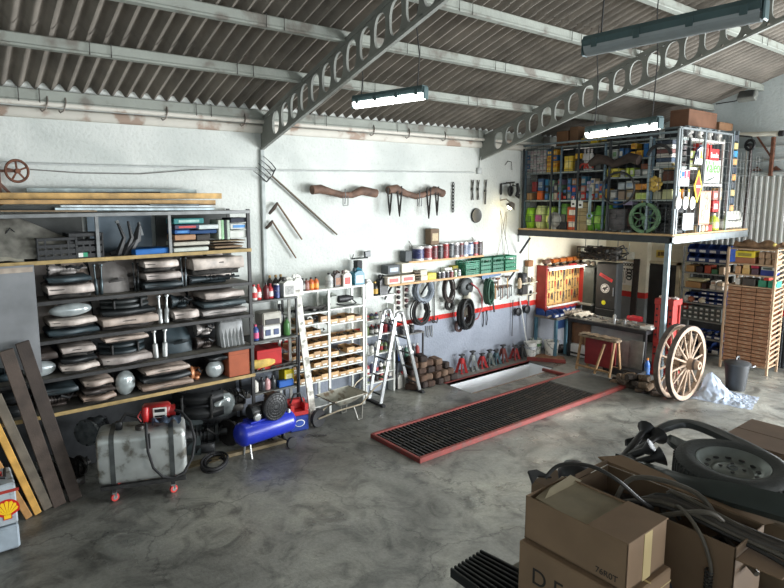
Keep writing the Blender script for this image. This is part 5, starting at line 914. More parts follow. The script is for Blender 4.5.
for u, v, c in ((527, 276, (120, 110, 100)), (531, 276, (90, 80, 74)), (534, 275.5, (170, 150, 120))): q = hp(u, v, 7.96); tin('small_jar', 'small jar', 'at the front of the little white wall shelf', (q.x, 8.0, p.z+.015), .035, .1, c, c, u, 'small jars')
q = hp(528.5, 292, 8.05); b = MB(); b.lathe([(.05, 0), (.085, .01), (.085, .05), (.05, .06)], 16, 0, face_mY((0, 0, .0))); tag(b.build('round_gauge', BLACK, None, q), 'round black dial right of the drill', 'gauge')
# ------------------------------------------------------------------ wall lamp, bracket, hooks above
p = at_y(510, 207, 7.85); t = thing('wall_lamp', 'lit lamp with a small metal hood on the wall beside the mezzanine', 'wall lamp', p); b = MB(); M = RX(.5) @ RY(.35); b.lathe([(.035, .11), (.05, .1), (.1, .02), (.115, 0)], 18, 0, M); b.tube([(0, 0, .1), (.02, .12, .16), (.03, YW-p.y, .14)], .014, 6); b.build('hood', mat((150, 140, 130), .4, .6), t)
b = MB(); b.lathe([(0, -.045), (.04, -.035), (.055, 0), (.04, .04), (.02, .07)], 14, 0, M); b.build('bulb', mat((255, 240, 200), .4, var=0, emit=22), t)
ld = bpy.data.lights.new('wall_lamp_light', 'POINT'); ld.energy = 7; ld.color = (1, .86, .6); ld.shadow_soft_size = .05; lo = bpy.data.objects.new('wall_lamp_light', ld); COL.objects.link(lo); lo.parent = t; lo.location = (-.04, -.05, -.14)
a = hp(500, 188); b = MB(); b.bar((0, -.02, 0), (.42, -.02, .04), .03, .03); b.bar((0, -.02, .0), (0, -.02, -.22), .03, .03, upv=(1, 0, 0)); tag(b.build('wall_bracket', DARKST, None, at_y(500.5, 184, YW-.02)), 'black angle iron on the wall above the lit wall lamp', 'bracket')
p = at_y(510.5, 191, 8.0); b = MB(); G = RX(PI/2) @ RY(.3); b.tube([(.085*math.cos(2*PI*k/20), .085*math.sin(2*PI*k/20), 0) for k in range(20)], .03, 8, 0, True, G); b.lathe([(.03, -.03), (.03, .03)], 10, 0, G); b.bar((-.08, 0, 0), (.08, 0, 0), .03, .02); b.tube([(0, 0, .08), (0, .02, .16), (0, .12, .18)], .012, 6); tag(b.build('pulley_block', BLACK, None, p), 'small black pulley hung under the angle iron', 'pulley')
p = at_y(517, 191, 8.0); b = MB(); b.tube([(0, 0, .16), (.02, -.02, 0), (-.02, 0, -.1), (.06, 0, -.14), (.08, 0, -.06)], [.03, .045, .03, .025, .02], 6); b.tube([(0, 0, .1), (0, .13, .12)], .012, 5); tag(b.build('hoist_hook', BLACK, None, p), 'black hoist hook hung right of the small pulley', 'hook')
wtube('pull_cord', 'thin cord hanging from the wall lamp, left one of two', 'cord', [(506, 212), (502, 235), (497, 256)], .005, mat((150, 140, 120), .7)); wtube('pull_cord', 'thin cord hanging from the wall lamp, right one of two', 'cord', [(507, 212), (504, 258)], .005, mat((150, 140, 120), .7)); wtube('wire_hook', 'thin bent wire on the wall above the black angle iron', 'wire', [(505, 165), (508, 161), (511.5, 162), (512, 170)], .006, DARKST); 
a = at_y(521, 252, 8.0); b = MW(a); b.bar(at_y(520, 253, 8.05), at_y(530, 238, 7.7), .03, .03); tag(b.build('deck_brace', BLACK, None, a), 'black diagonal brace under the mezzanine corner at the wall', 'brace')
# ------------------------------------------------------------------ jack stands along the wall
def jack(u, v, c, h, label, lever=False):
    p = at_z(u, v); p.y = min(p.y, 7.98); t = thing('jack_stand', label, 'jack stand', (p.x, p.y, 0)); b = MB()
    for k in range(4): q = PI/4+k*PI/2; b.bar((.1*math.cos(q), .1*math.sin(q), .01), (.03*math.cos(q), .03*math.sin(q), h*.72), .05, .022, upv=(-math.sin(q), math.cos(q), 0)); b.box(-.03, -.03, 0, .03, .03, .012, .004, 0, Matrix.Translation((.1*math.cos(q), .1*math.sin(q), 0)))
    b.lathe([(.05, h*.5), (.05, h*.78), (.04, h*.8)], 12); b.build('base', mat(c, .5, .1, var=.2), t); b = MB(); b.lathe([(.026, h*.75), (.026, h*.95)], 10); b.box(-.06, -.04, h*.92, .06, .04, h, .008); b.build('saddle', DARKST, t)
    if lever: b = MB(); b.tube([(0, 0, h*.5), (-.08, -.06, h*.9), (-.2, -.1, h*1.3)], .014, 6); b.build('lever', STEEL, t)
for a in ((457, 371, (176, 44, 44), .38, 'tall red jack stand at the left end of the row by the wall'), (467, 368, (140, 146, 146), .4, 'tall grey jack stand beside the tall red one'), (474.5, 365, (170, 44, 46), .3, 'small red jack stand, third in the row by the wall'), (481.5, 363, (110, 116, 112), .34, 'grey jack stand, fourth in the row by the wall'), (488.5, 361.5, (70, 96, 104), .3, 'dark teal jack stand, fifth in the row by the wall'), (496, 360, (110, 52, 46), .38, 'dark red jack stand, sixth in the row by the wall'), (508, 357, (150, 44, 44), .3, 'red jack with a lever near the white pole', True), (516, 355.5, (60, 58, 58), .28, 'black jack stand nearest the white pole')): jack(*a)
# buckets
def bucket(x, y, r, h, c, cont, label, lab=None):
    t = thing('bucket', label, 'bucket', (x, y, 0)); b = MB(); b.lathe([(r*.8, 0), (r*.82, .01), (r, h-.02), (r*1.05, h-.02), (r*1.05, h), (r*.94, h), (r*.78, .03), (0, .03)], 20); m = [mat(c, .5, var=.1, dirt=tuple(int(x*.7) for x in c))]
    if lab: b.lathe([(r*.87, h*.3), (r*.965, h*.75)], 20, 1); m.append(mat(lab, .5, var=.3, scale=20))
    b.build('body', m, t); b = MB(); b.tube([(-r*1.04, 0, h-.03), (-r*.9, -r*.7, h*.6), (0, -r*1.1, h*.45), (r*.9, -r*.7, h*.6), (r*1.04, 0, h-.03)], .006, 5); b.build('handle', STEEL, t); b = MB(); b.lathe([(0, h*.85), (r*.92, h*.84)], 18); b.build('contents', mat(cont, .8, var=.3), t)
bucket(10.62, 7.9, .14, .33, (220, 220, 214), (150, 146, 140), 'white bucket next to the leaning white pole', (206, 210, 214)); bucket(10.93, 7.98, .13, .34, (216, 218, 210), (110, 120, 100), 'white and green bucket standing in the middle', (90, 140, 90)); bucket(11.08, 7.68, .16, .33, (226, 224, 216), (170, 166, 158), 'wide white bucket nearest the blue bench')
# ------------------------------------------------------------------ pit frame, grating, plates
REDP = mat((122, 52, 46), .55, .1, var=.2, scale=6, dirt=(110, 60, 54))
t = thing('pit_edging', 'red angle iron edging of the open inspection pit', 'pit edging', (9, 7.3, 0)); MW((9, 7.3, 0)).box(PX0, PY1, -.06, PX1, PY1+.05, .012, .004).build('long_rail', mat((120, 50, 46), .6, var=.25), t); MW((9, 7.3, 0)).box(PX0, PY0-.04, -.05, PX1, PY0, .004, .002).build('long_rail', mat((130, 112, 98), .7, var=.25), t)
b = MB(); b.bar((10.3, 7.74, .04), (10.74, 7.08, .04), .05, .08, c=.006); tag(b.build('steel_bar', REDP, None, (0, 0, 0)), 'red steel bar lying across the far end of the pit', 'bar'); b = MB(); b.bar((9.9, 7.05, .03), (9.96, 6.47, .03), .05, .06, c=.006); tag(b.build('steel_bar', REDP), 'short red steel bar between the pit and the grating', 'bar')
b = MB(); b.prism([(10.36, 7.76), (10.78, 7.1), (11.15, 7.4), (10.95, 7.85)], 0, .02); tag(b.build('plywood_sheet', mat((150, 112, 84), .8, var=.25)), 'brown board on the floor in front of the buckets', 'board')
b = MB(); b.prism([(9.98, 6.98), (10.02, 6.55), (10.42, 6.56), (10.86, 7.02), (10.66, 7.05)], 0, .014); tag(b.build('steel_plate', mat((112, 114, 110), .6, .3, var=.2, scale=8)), 'dark steel floor plate beside the short red bar', 'plate')
GX0, GX1, GY0, GY1 = 5.06, 10.3, 5.46, 6.48
t = thing('pit_grating', 'long black slatted pit cover with red side rails on the floor', 'grating', ((GX0+GX1)/2, (GY0+GY1)/2, 0)); B = ((GX0+GX1)/2, (GY0+GY1)/2, 0)
for y in (GY0, GY1): MW(B).box(GX0, y-.03, 0, GX1, y+.03, .075, .008).build('side_rail', REDP, t)
MW(B).box(GX0-.03, GY0-.03, 0, GX0+.02, GY1+.03, .07, .008).build('end_rail', REDP, t)
b = MW(B); GD = mat((46, 46, 46), .55, .4, var=.25, dirt=(70, 66, 60)); x = GX0+.05
while x < 9.25: b.box(x, GY0+.03, .01, x+.028, GY1-.03, .06, .003); x += .072
for y in (5.72, 5.98, 6.24): b.box(GX0+.02, y-.012, .002, 9.25, y+.012, .05)
b.build('slats', GD, t); MW(B).box(9.27, GY0+.03, .01, GX1, GY1-.03, .064, .006).build('end_plate', mat((76, 80, 78), .6, .2, var=.2), t)
# ------------------------------------------------------------------ blue bench with blue bins, black bench
ZB_ = .88
t = thing('workbench', 'blue legged workbench against the wall under the red tool panel', 'workbench', (11.9, 7.8, 0)); B = (11.9, 7.8, 0); TEALL = mat((84, 124, 142), .5, var=.12)
MW(B).box(10.98, 7.5, ZB_-.05, 12.32, 8.1, ZB_, .006).build('top', mat((120, 112, 100), .7, var=.2), t)
for x, y in ((11.02, 7.54), (11.4, 7.54), (11.02, 8.06), (12.27, 8.06)): MW(B).box(x-.03, y-.03, 0, x+.03, y+.03, ZB_-.05, .004).build('leg', TEALL, t)
MW(B).box(11.02, 7.54, .62, 11.4, 7.57, .8, .004).build('apron', mat((40, 70, 120), .5), t)
for k in range(6): x = 11.1+k*.2; bin_('blue picking bin', 'in the row under the red tool panel', (x, 7.95, ZB_), .17, .24, .15, (30, 60, 120) if k % 2 else (36, 72, 140), k, 'blue bins under the tool panel')
for k, (x, c) in enumerate(((11.05, (40, 70, 130)), (11.25, (34, 60, 116)))): bin_('blue picking bin', 'at the front left corner of the blue legged bench', (x, 7.66, ZB_), .18, .22, .14, c, k, 'blue bins at the bench corner')
b = MB(); lumps(b, -.25, .6, -.1, .12, 0, 40, .05); tag(b.build('bench_clutter', mat((150, 146, 138), .6, var=.4, scale=9), None, (11.6, 7.66, ZB_)), 'loose parts and rags strewn over the blue legged bench', 'clutter', None, 'stuff')
b = MB(); b.grid(lambda a, c: (.5*a-.25, .3*c-.15, .02+.08*abs(math.sin(a*8+c*6))*(1-abs(2*c-1)*.5)), 14, 10, th=.012); tag(b.build('rag', mat((208, 202, 188), .9, var=.15), None, (11.62, 7.3, ZB_)), 'pile of white rags at the corner of the black bench', 'rag')
b = MB(); b.tube([(-.45, .0, .03), (-.2, .02, .05), (.1, -.05, .03), (.32, -.12, .04)], [.02, .025, .03, .05], 6); b.box(.22, -.2, 0, .46, -.06, .09, .02); tag(b.build('long_tool', mat((130, 124, 116), .5, .4), None, (11.25, 7.62, ZB_)), 'long handled tool lying over the end of the blue bench', 'tool')
b = MB(); lumps(b, -.35, .3, -.15, .15, 0, 14, .09); tag(b.build('machine_parts', GREASY, None, (11.6, 7.8, 0)), 'greasy parts on the floor under the blue legged bench', 'parts', None, 'stuff')
BX0, BX1, BY0, BY1 = 11.3, 12.0, 5.68, 7.45
t = thing('workbench', 'long black topped workbench in front of the black locker', 'workbench', (11.65, 6.5, 0)); B = (11.65, 6.5, 0)
MW(B).box(BX0, BY0, .79, BX1, BY1, ZB_, .01).build('top', mat((44, 44, 46), .5, .2, var=.2), t); MW(B).box(BX0+.04, BY0+.04, ZB_-.001, BX1-.04, BY1-.04, ZB_+.006).build('top_sheet', mat((150, 150, 146), .45, .5, var=.25), t)
for x in (BX0+.04, BX1-.04):
    for y in (BY0+.04, BY1-.04): MW(B).box(x-.03, y-.03, 0, x+.03, y+.03, .79, .004).build('leg', BLACK, t)
MW(B).box(BX0+.1, BY1-.5, .3, BX0+.12, BY1-.06, .78, .004).build('side_panel', mat((112, 78, 54), .6, var=.25), t); MW(B).box(BX0+.06, BY1-.7, .02, BX0+.5, BY1-.06, .28, .01).build('white_panel', mat((214, 214, 212), .4), t)
MW(B).box(BX0+.14, BY0+.06, .1, BX0+.16, BY1-.5, .78).build('back_sheet', mat((150, 152, 150), .35, .4, var=.2, scale=3), t); MW(B).box(BX0+.02, BY0+.05, .08, BX1-.04, BY1-.05, .11, .004).build('lower_shelf', DARKST, t)
for k, (y, w_, h) in enumerate(((6.12, .34, .62), (5.84, .3, .66), (6.36, .2, .4))): b = MB(); b.box(-.012, -w_/2, 0, .012, w_/2, h, .004, 0, RY(.08)); reg(b.build('sheet_metal', mat((164, 164, 160) if k != 1 else (140, 142, 140), .35, .5, var=.15), None, (BX0-.08, y, .0)), 'grey metal sheet', 'leaning on the front of the black bench', 'sheet', -y)
b = MB()
for dx in (0, .1): b.box(-.16+dx, -.34, .02+dx*.6, .08+dx, .34, .05+dx*.6, .006)
for s in (-1, 1): b.box(-.18, s*.34-.01, 0, .18, s*.34+.01, .12, .004)
b.box(-.18, -.34, 0, -.16, .34, .12, .004); tag(b.build('drip_tray', BLACK, None, (10.98, 5.92, 0)), 'black drip tray on the floor before the black bench', 'tray')
# sawhorse frame with a red panel
a = at_z(578, 368); q = at_z(604, 379); t = thing('wooden_trestle', 'old wooden trestle with a dark red panel before the black bench', 'trestle', (10.75, 6.36, 0)); b = MB(); WD = mat((150, 118, 82), .8, var=.25, scale=8)
for y in (-.38, .34): 
    for x0, x1 in ((-.2, -.06), (.2, .06)): k = MB(); k.bar((x0, y, 0), (x1, y, .7), .055, .035, upv=(0, 1, 0), c=.004); k.build('leg', WD, t)
for y0 in (-.14,): k = MB(); k.bar((-.25, y0+.05, .02), (-.1, y0-.05, .62), .05, .03, upv=(0, 1, 0)); k.build('brace', WD, t)
k = MB(); k.box(-.1, -.44, .68, .1, .4, .72, .006); k.grid(lambda a, c: (-.11+.22*a, -.42+.8*c, .725+.03*abs(math.sin(a*5+c*14))), 6, 20); k.build('top_board', mat((136, 118, 96), .8, var=.35, scale=10), t)
k = MB(); k.bar((-.2, -.38, .1), (-.2, .34, .1), .05, .03); k.bar((.2, -.38, .1), (.2, .34, .1), .05, .03); k.build('stretcher', WD, t)
k = MB(); k.box(-.02, -.3, .12, .01, .28, .66, .005); k.build('red_panel', mat((120, 26, 30), .5, var=.12), t)
k = MB(); k.box(.16, -.07, 0, .19, .07, .62, .005); tag(k.build('red_board', mat((130, 28, 32), .5), None, (10.85, 6.2, 0)), 'narrow dark red board behind the right trestle legs', 'board')
# on the black bench
b = MB(); lumps(b, -.25, .25, -.75, .75, 0, 46, .045); tag(b.build('bench_clutter', mat((120, 118, 112), .5, .3, var=.5, scale=8), None, (11.65, 6.55, ZB_+.006)), 'small metal parts strewn over the black topped bench', 'clutter', None, 'stuff')
p = (11.55, 6.05, ZB_+.006); t = thing('bench_grinder', 'red and white tabletop machine at the right end of the black bench', 'machine', p); b = MB(); b.box(-.1, -.18, 0, .14, .18, .05, .01); b.box(-.03, -.05, .05, .06, .05, .12, .01); b.build('base', mat((196, 196, 192), .4, .4), t); b = MB(); b.lathe([(.05, -.16), (.055, -.1), (.055, .08), (.04, .14)], 14, 0, Matrix.Translation((0, 0, .15)) @ RX(PI/2)); b.box(-.06, -.14, .15, .06, .1, .21, .02); b.build('red_cover', mat((214, 50, 60), .4), t)
for y, h, nm in ((6.42, .2, 'upright silver can on the black bench'), (6.2, .12, 'short upright grey can on the black bench')): b = MB(); b.lathe([(.035, 0), (.035, h*.85), (.02, h*.92), (.02, h)], 14); tag(b.build('spray_can', ALU, None, (11.42, y, ZB_+.006)), nm, 'can')
b = MB(); b.box(-.1, -.12, 0, .1, .12, .05, .01); b.box(-.08, -.1, .05, .06, .02, .08, .01); tag(b.build('rag_pile', WHITE, None, (11.5, 5.76, ZB_+.006)), 'white folded cloth at the near right corner of the black bench', 'cloth')
# ------------------------------------------------------------------ red tool panel
A0, A1 = 11.07, 12.72; t = thing('tool_cabinet', 'red framed wall panel with rows of hand tools over the blue bench', 'tool panel', (A0, 8.05, 1.5)); B = (A0, 8.05, 1.5)
MW(B).box(A0, 8.06, 1.02, A1, 8.1, 1.98, .004).build('peg_board', mat((214, 178, 112), .7, var=.15, scale=30), t)
MW(B).box(A0-.02, 7.86, .98, A0+.04, 8.12, 2.0, .006).build('side', RED, t); MW(B).box(A1-.08, 7.86, 1.0, A1+.02, 8.12, 1.96, .006).build('side', RED, t); MW(B).box(A0, 7.86, .96, A1, 8.1, 1.02, .006).build('sill', RED, t)
MW(B).box(A0, 7.84, 1.93, A1+.1, 8.12, 1.96, .006).build('shelf', mat((222, 200, 196), .5), t); MW(B).box(A0+.1, 7.87, 1.03, A1-.3, 7.93, 1.06, .004).build('sill_strip', WHITE, t)
for r in range(3):
    for k in range(13):
        x = A0+.14+k*.112; z = 1.84-.27*r; L_ = .13+.05*((k*5+r*3) % 3); kd = (k+r*2) % 4; m = [STEEL, DARKST, mat((86, 70, 52), .5, .3)][(k+r) % 3]
        if kd < 2: b = spanner(L_, m, .02)
        elif kd == 2: b = MB(); b.tube([(0, 0, .03), (0, 0, -L_*.5)], [.016, .014], 7, 1); b.tube([(0, 0, -L_*.5), (0, 0, -L_*1.1)], .006, 5)
        else: b = MB(); b.tube([(-.025, 0, -L_), (-.012, 0, -L_*.4), (.01, 0, .0), (.004, 0, .04)], [.01, .012, .014, .006], 6, 1); b.tube([(.025, -.008, -L_), (.012, -.008, -L_*.4), (-.01, -.008, 0), (-.004, -.008, .04)], [.01, .012, .014, .006], 6, 1)
        nm = ['spanner', 'spanner', 'screwdriver', 'pliers'][kd]; reg(b.build(nm, [m, [mat((176, 60, 44), .5), mat((60, 60, 64), .5)][k % 2]], None, (x, 8.04, z)), nm, 'in the %s row of the red tool panel' % ['upper', 'middle', 'lower'][r], 'hand tool', x, 'hand tools on the red panel')
for k, (x, c, nm) in enumerate(((11.2, (110, 80, 66), 'brown power tool'), (11.5, (196, 104, 40), 'orange power tool'), (11.78, (206, 116, 52), 'orange power tool'), (12.05, (204, 110, 44), 'orange power tool'), (12.3, (212, 130, 60), 'orange power tool'), (12.58, (190, 150, 96), 'tan power tool'))):
    t2 = thing('power_drill', None, 'power tool', (x, 7.97, 1.96), 0, 'power tools above the red panel'); b = MB(); b.lathe([(.05, -.1), (.055, 0), (.045, .08), (.02, .14)], 12, 0, Matrix.Translation((0, 0, .12)) @ RY(PI/2)); b.build('body', mat(c, .45, var=.1), t2); b = MB(); b.box(-.07, -.03, 0, -.02, .03, .12, .01); b.box(-.09, -.035, 0, .02, .035, .03, .008); b.build('grip', BLACK, t2); REG.append((t2, nm, 'on the shelf over the red tool panel', x))
p = (11.95, 7.8, 1.965); b = MB(); b.box(-.13, -.03, 0, .13, .03, .04, .01); tag(b.build('label_strip', mat((206, 60, 54), .5), None, p), 'short red strip at the front of the power tool shelf', 'strip')
t = thing('fluorescent_tube', 'lit fluorescent tube under the shelf of the red tool panel', 'lamp', (11.9, 7.87, 1.9)); b = MB(); b.cyl((-.72, 0, 0), (.72, 0, 0), .018, n=10); b.build('tube', mat((255, 246, 232), .4, var=0, emit=7), t)
for s in (-1, 1): b = MB(); b.box(s*.74-.02, -.025, -.03, s*.74+.02, .025, .035, .006); b.build('end_holder', WHITE, t)
ld = bpy.data.lights.new('tool_tube_light', 'AREA'); ld.shape = 'RECTANGLE'; ld.size = 1.4; ld.size_y = .05; ld.energy = 16; ld.color = (1, .93, .8); lo = bpy.data.objects.new('tool_tube_light', ld); COL.objects.link(lo); lo.parent = t; lo.location = (0, -.03, -.03); lo.rotation_euler = (-.5, 0, 0)
# black locker with emblem and open leaf
LX, LY0, LY1, LZ = 12.3, 6.92, 7.42, 2.04; LB = mat((50, 52, 52), .45, .3, var=.15); t = thing('locker', 'black metal locker with a red strip and a round white emblem', 'locker', (12.55, 7.17, 0)); B = (12.55, 7.17, 0)
MW(B).box(LX+.03, LY0, 0, LX+.26, LY1, LZ, .012).build('body', LB, t); MW(B).box(LX, LY0+.01, 1.0, LX+.03, LY1-.01, LZ-.02, .008).build('door', LB, t); MW(B).box(LX, LY0+.01, .1, LX+.03, LY1-.01, .98, .008).build('door', LB, t); MW(B).box(LX-.03, LY0+.05, 1.3, LX, LY0+.07, 1.5, .004).build('handle', STEEL, t)
Q = face_mX((LX-.002-B[0], (LY0+LY1)/2-B[1], 0)); e = MB(); e.box(-.17, -.035, 0, .17, .035, .003, 0, 0, face_mX((LX-.002-B[0], 7.17-B[1], 1.71)) @ RZ(-.42)); sp = e.build('red_strip', mat((210, 44, 48), .5), t); lettering('MODECO', .055, face_mX((LX-.006-B[0], 7.17-B[1], 1.71)) @ RZ(-.42), mat((40, 30, 30), .6), t)
e = MB(); G = face_mX((LX-.002-B[0], 7.18-B[1], 1.46)); e.lathe([(.0, .001), (.105, .001), (.105, .004), (0, .004)], 28, 0, G); e.build('emblem_disc', mat((226, 226, 222), .5, var=.05), t)
e = MB(); e.prism([(-.07, -.02), (-.03, .03), (.0, .02), (.04, .06), (.07, .03), (.03, .0), (.08, -.03), (.02, -.02), (.0, -.07), (-.03, -.03)], .004, .007, G); e.tube([(.085*math.cos(2*PI*k/24), .085*math.sin(2*PI*k/24), .004) for k in range(24)], .006, 5, 0, True, G); e.build('emblem_figure', mat((60, 62, 62), .5), t)
e = MB(); e.lathe([(0, .001), (.05, .001), (.05, .004), (0, .004)], 20, 0, face_mX((LX-.002-B[0], 7.2-B[1], 1.13))); e.build('yellow_sticker', mat((220, 214, 40), .5), t)
t = thing('metal_cabinet', 'narrow dark green cabinet standing left of the black locker', 'cabinet', (12.6, 7.62, 0)); MW((12.6, 7.62, 0)).box(12.36, 7.46, 0, 12.85, 7.78, 1.92, .01).build('body', mat((54, 60, 56), .5, .3, var=.15), t); MW((12.6, 7.62, 0)).box(12.335, 7.48, .1, 12.36, 7.76, 1.9, .006).build('door', mat((62, 68, 64), .5, .3, var=.15), t); MW((12.6, 7.62, 0)).box(12.2, 7.45, 1.02, 12.36, 7.8, 1.06, .004).build('ledge', mat((120, 120, 112), .5, .3), t)
for k in range(2): b = MB(); G = face_mX((12.4, 7.54+.13*k, 2.0)); b.lathe([(.03, 0), (.055, .01), (.055, .06), (.03, .07)], 16, 0, G); reg(b.build('round_gauge', mat((140, 134, 120), .5, .3), None, (0, 0, 0)), 'small round gauge', 'on top of the dark green cabinet', 'gauge', -k)
# wire basket on top, tubes, poster, dark plank, junction box
p = at_x(601, 252, 12.5); t = thing('wire_basket', 'dark basket of scrap hanging under the mezzanine over the black locker', 'basket', p); b = MB()
for z in (-.16, -.02, .1): b.tube([(-.2, -.48, z), (.25, -.48, z), (.25, .48, z), (-.2, .48, z)], .014, 5, 0, True)
for k in range(9): y = -.48+.12*k; b.tube([(-.2, y, .1), (-.2, y, -.16), (.25, y, -.16), (.25, y, .1)], .008, 4)
b.tube([(0, -.4, .1), (0, -.4, 2.72-p.z)], .008, 4); b.tube([(0, .4, .1), (0, .4, 2.72-p.z)], .008, 4); b.build('basket', BLACK, t); b = MB(); lumps(b, -.16, .2, -.44, .44, -.13, 70, .1); lumps(b, -.12, .16, -.4, .4, .0, 40, .1); b.tube([(-.1, -.4, .1), (0, -.52, .18), (.1, -.6, .0), (0, -.5, -.1)], .02, 6); b.build('scrap', mat((58, 56, 52), .7, var=.3), t)
for k in range(2): a = at_x(552+k*3, 257-k*3, 12.7); b = MB(); b.cyl((0, 0, 0), (0, -1.1+.0*k, .02), .03, n=10); reg(b.build('cardboard_tube', mat((196, 186, 160), .7), None, at_x(560, 256-4*k, 12.6)), 'long pale tube', 'hung under the mezzanine left of the scrap basket', 'tube', k)
b = MB(); b.cyl((0, 0, 0), (0, 0, .66), .008, n=4); b.cyl((0, -1.0, 0), (0, -1.0, .66), .008, n=4); tag(b.build('hanger_rod', DARKST, None, at_x(560, 255, 12.6)), 'thin hanger rods holding the pale tubes', 'rod')
px = 13.84; a, q = at_x(622.5, 284.5, px), at_x(634, 262, px); t = thing('tool_poster', 'white poster with black tool silhouettes on the end pier', 'poster', ((px), (a.y+q.y)/2, (a.z+q.z)/2)); hw, hh = abs(a.y-q.y)/2, abs(q.z-a.z)/2; hw = max(hw, .15)
G = face_mX((-.004, 0, 0)); b = MB(); b.box(-hw, -hh, 0, hw, hh, .006, 0, 0, G); b.build('sheet', mat((232, 230, 224), .6, var=.04), t); b = MB()
for k in range(4): b.tube([(-hw*.75+hw*.45*k+.03*math.cos(2*PI*j/9), hh*.75+.03*math.sin(2*PI*j/9), .007) for j in range(9)], .012, 5, 0, True, G); b.box(-hw*.8+hw*.45*k, hh*.3, .006, -hw*.5+hw*.45*k, hh*.42, .009, 0, 0, G)
for k in range(2): b.box(-hw*.8+.05*k, -hh*.85, .006, -hw*.74+.05*k, hh*.2, .009, 0, 0, G)
for z in (.12, -.06, -.24): b.tube([(hw*.2+.06*math.cos(2*PI*j/10), hh*z*1.5+.05*math.sin(2*PI*j/10), .007) for j in range(10)], .016, 5, 0, True, G)
b.build('silhouettes', BLACK, t)
if True:
    t.location = (12.98, t.location.y*12.98/13.55, 3.5+(t.location.z-3.5)*12.98/13.55) if False else t.location
a, q = at_z(634, 353), at_x(637, 259, 13.78); a = Vector((13.5, at_x(632, 316, 13.5).y, 0)); b = MW(a); b.bar(a, q, .14, .05, upv=(-1, 0, 0), c=.004); tag(b.build('dark_plank', mat((48, 40, 36), .8, var=.2), None, a), 'tall black plank leaning on the end pier beside the poster', 'plank')
q = at_x(630, 255.5, 13.84); b = MB(); b.box(-.09, -.12, -.09, 0, .12, .09, .015); b.tube([(-.04, .0, .09), (-.04, .02, .3)], .012, 5); b.tube([(-.04, .12, 0), (-.04, .5, .03)], .012, 5); tag(b.build('junction_box', mat((206, 204, 190), .6), None, (13.85, q.y, q.z)), 'cream junction box high on the end pier', 'junction box')
q = at_x(662, 254, XE-.07); b = MB(); b.box(-.012, -.13, -.09, 0, .13, .09, .003); b.box(-.015, -.09, -.04, -.012, .02, .05, 0, 1); b.box(-.015, .03, -.05, -.012, .09, .05, 0, 1); tag(b.build('warning_sign', [mat((224, 196, 90), .5), mat((120, 90, 40), .5)], None, (XE-.075, q.y, q.z)), 'small yellow sign on the wall above the dark door', 'sign')
# red hydraulic press
t = thing('hydraulic_press', 'red upright shop press standing behind the wagon wheels', 'press', (11.7, 5.5, 0)); B = (11.7, 5.5, 0)
for y in (5.36, 5.62):
    b = MW(B); b.box(11.55, y-.05, .05, 11.85, y+.05, 1.5, .01) if False else None
    for x in (11.56, 11.84): b.box(x-.02, y-.045, .03, x+.02, y+.045, 1.5, .005)
    b.box(11.56, y-.01, .03, 11.84, y+.01, 1.5); b.build('upright', RED, t)
    b = MW(B)
    for z in [.4+.13*k for k in range(8)]: b.lathe([(.022, 0), (.022, .005)], 10, 0, Matrix.Translation((11.538, y, z)) @ RY(-PI/2))
    b.build('pin_hole', BLACK, t)
MW(B).box(11.52, 5.3, 1.4, 11.88, 5.67, 1.52, .008).build('head_beam', RED, t); MW(B).box(11.52, 5.3, .6, 11.88, 5.66, .72, .008).build('bed_beam', RED, t); MW(B).box(11.4, 5.28, 0, 11.98, 5.67, .05, .008).build('base', RED, t)
b = MW(B); b.lathe([(.06, 1.05), (.06, 1.3), (.03, 1.32), (.03, 1.42)], 14, 0, Matrix.Translation((11.7, 5.5, 0))); b.lathe([(.05, .72), (.04, .85), (.02, 1.05)], 12, 0, Matrix.Translation((11.7, 5.5, 0))); b.build('ram', BLACK, t)
b = MB(); lumps(b, -.14, .14, -.16, .16, 0, 14, .045); tag(b.build('small_parts', mat((196, 186, 180), .5, .2), None, (11.7, 5.49, 1.52)), 'small parts lying on top of the red press', 'parts', None, 'stuff')
bottle('bottle', 'blue bottle', 'on the floor between the black bench and the red press', (11.25, 5.6, 0), .05, .36, (60, 110, 190), (220, 140, 70), 1, (90, 130, 190))
# ------------------------------------------------------------------ the caged mezzanine
MX, MY, ZD = 10.36, 4.86, 2.86
DKS = mat((58, 62, 64), .5, .4, var=.15); LIT_STEEL = mat((140, 146, 148), .45, .5, var=.1); GAL = mat((128, 142, 148), .45, .5, var=.12)  # front-face steel coloured paler as if lit, side beam kept dark
t = thing('mezzanine', 'steel and timber mezzanine deck in the far corner with a mesh cage', 'mezzanine', (MX, MY, ZD)); B = (MX, MY, ZD)
MW(B).box(MX, MY, ZD-.035, 13.5, YW-.01, ZD, .004).build('deck', mat((190, 156, 112), .7, var=.2, scale=4), t)
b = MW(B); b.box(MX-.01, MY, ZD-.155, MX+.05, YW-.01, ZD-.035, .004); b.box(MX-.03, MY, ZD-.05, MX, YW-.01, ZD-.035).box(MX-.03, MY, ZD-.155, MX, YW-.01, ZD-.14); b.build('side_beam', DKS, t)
b = MW(B); b.box(MX-.01, MY-.01, ZD-.16, 13.5, MY+.05, ZD-.035, .004); b.box(MX, MY-.03, ZD-.05, 13.5, MY, ZD-.035).box(MX, MY-.03, ZD-.16, 13.5, MY, ZD-.145); b.build('front_beam', LIT_STEEL, t)
for k in range(5): x = MX+.6*(k+1); MW(B).box(x-.03, MY+.05, ZD-.13, x+.03, YW-.02, ZD-.036, .004).build('joist', DKS, t)
b = MW(B); b.box(MX-.01, MY+.04, 0, MX+.07, MY+.12, ZD-.155, .004).box(MX-.07, MY-.02, 0, MX+.13, MY+.18, .015); b.build('column', GAL, t)
ZC = 4.62; CX1 = 12.45
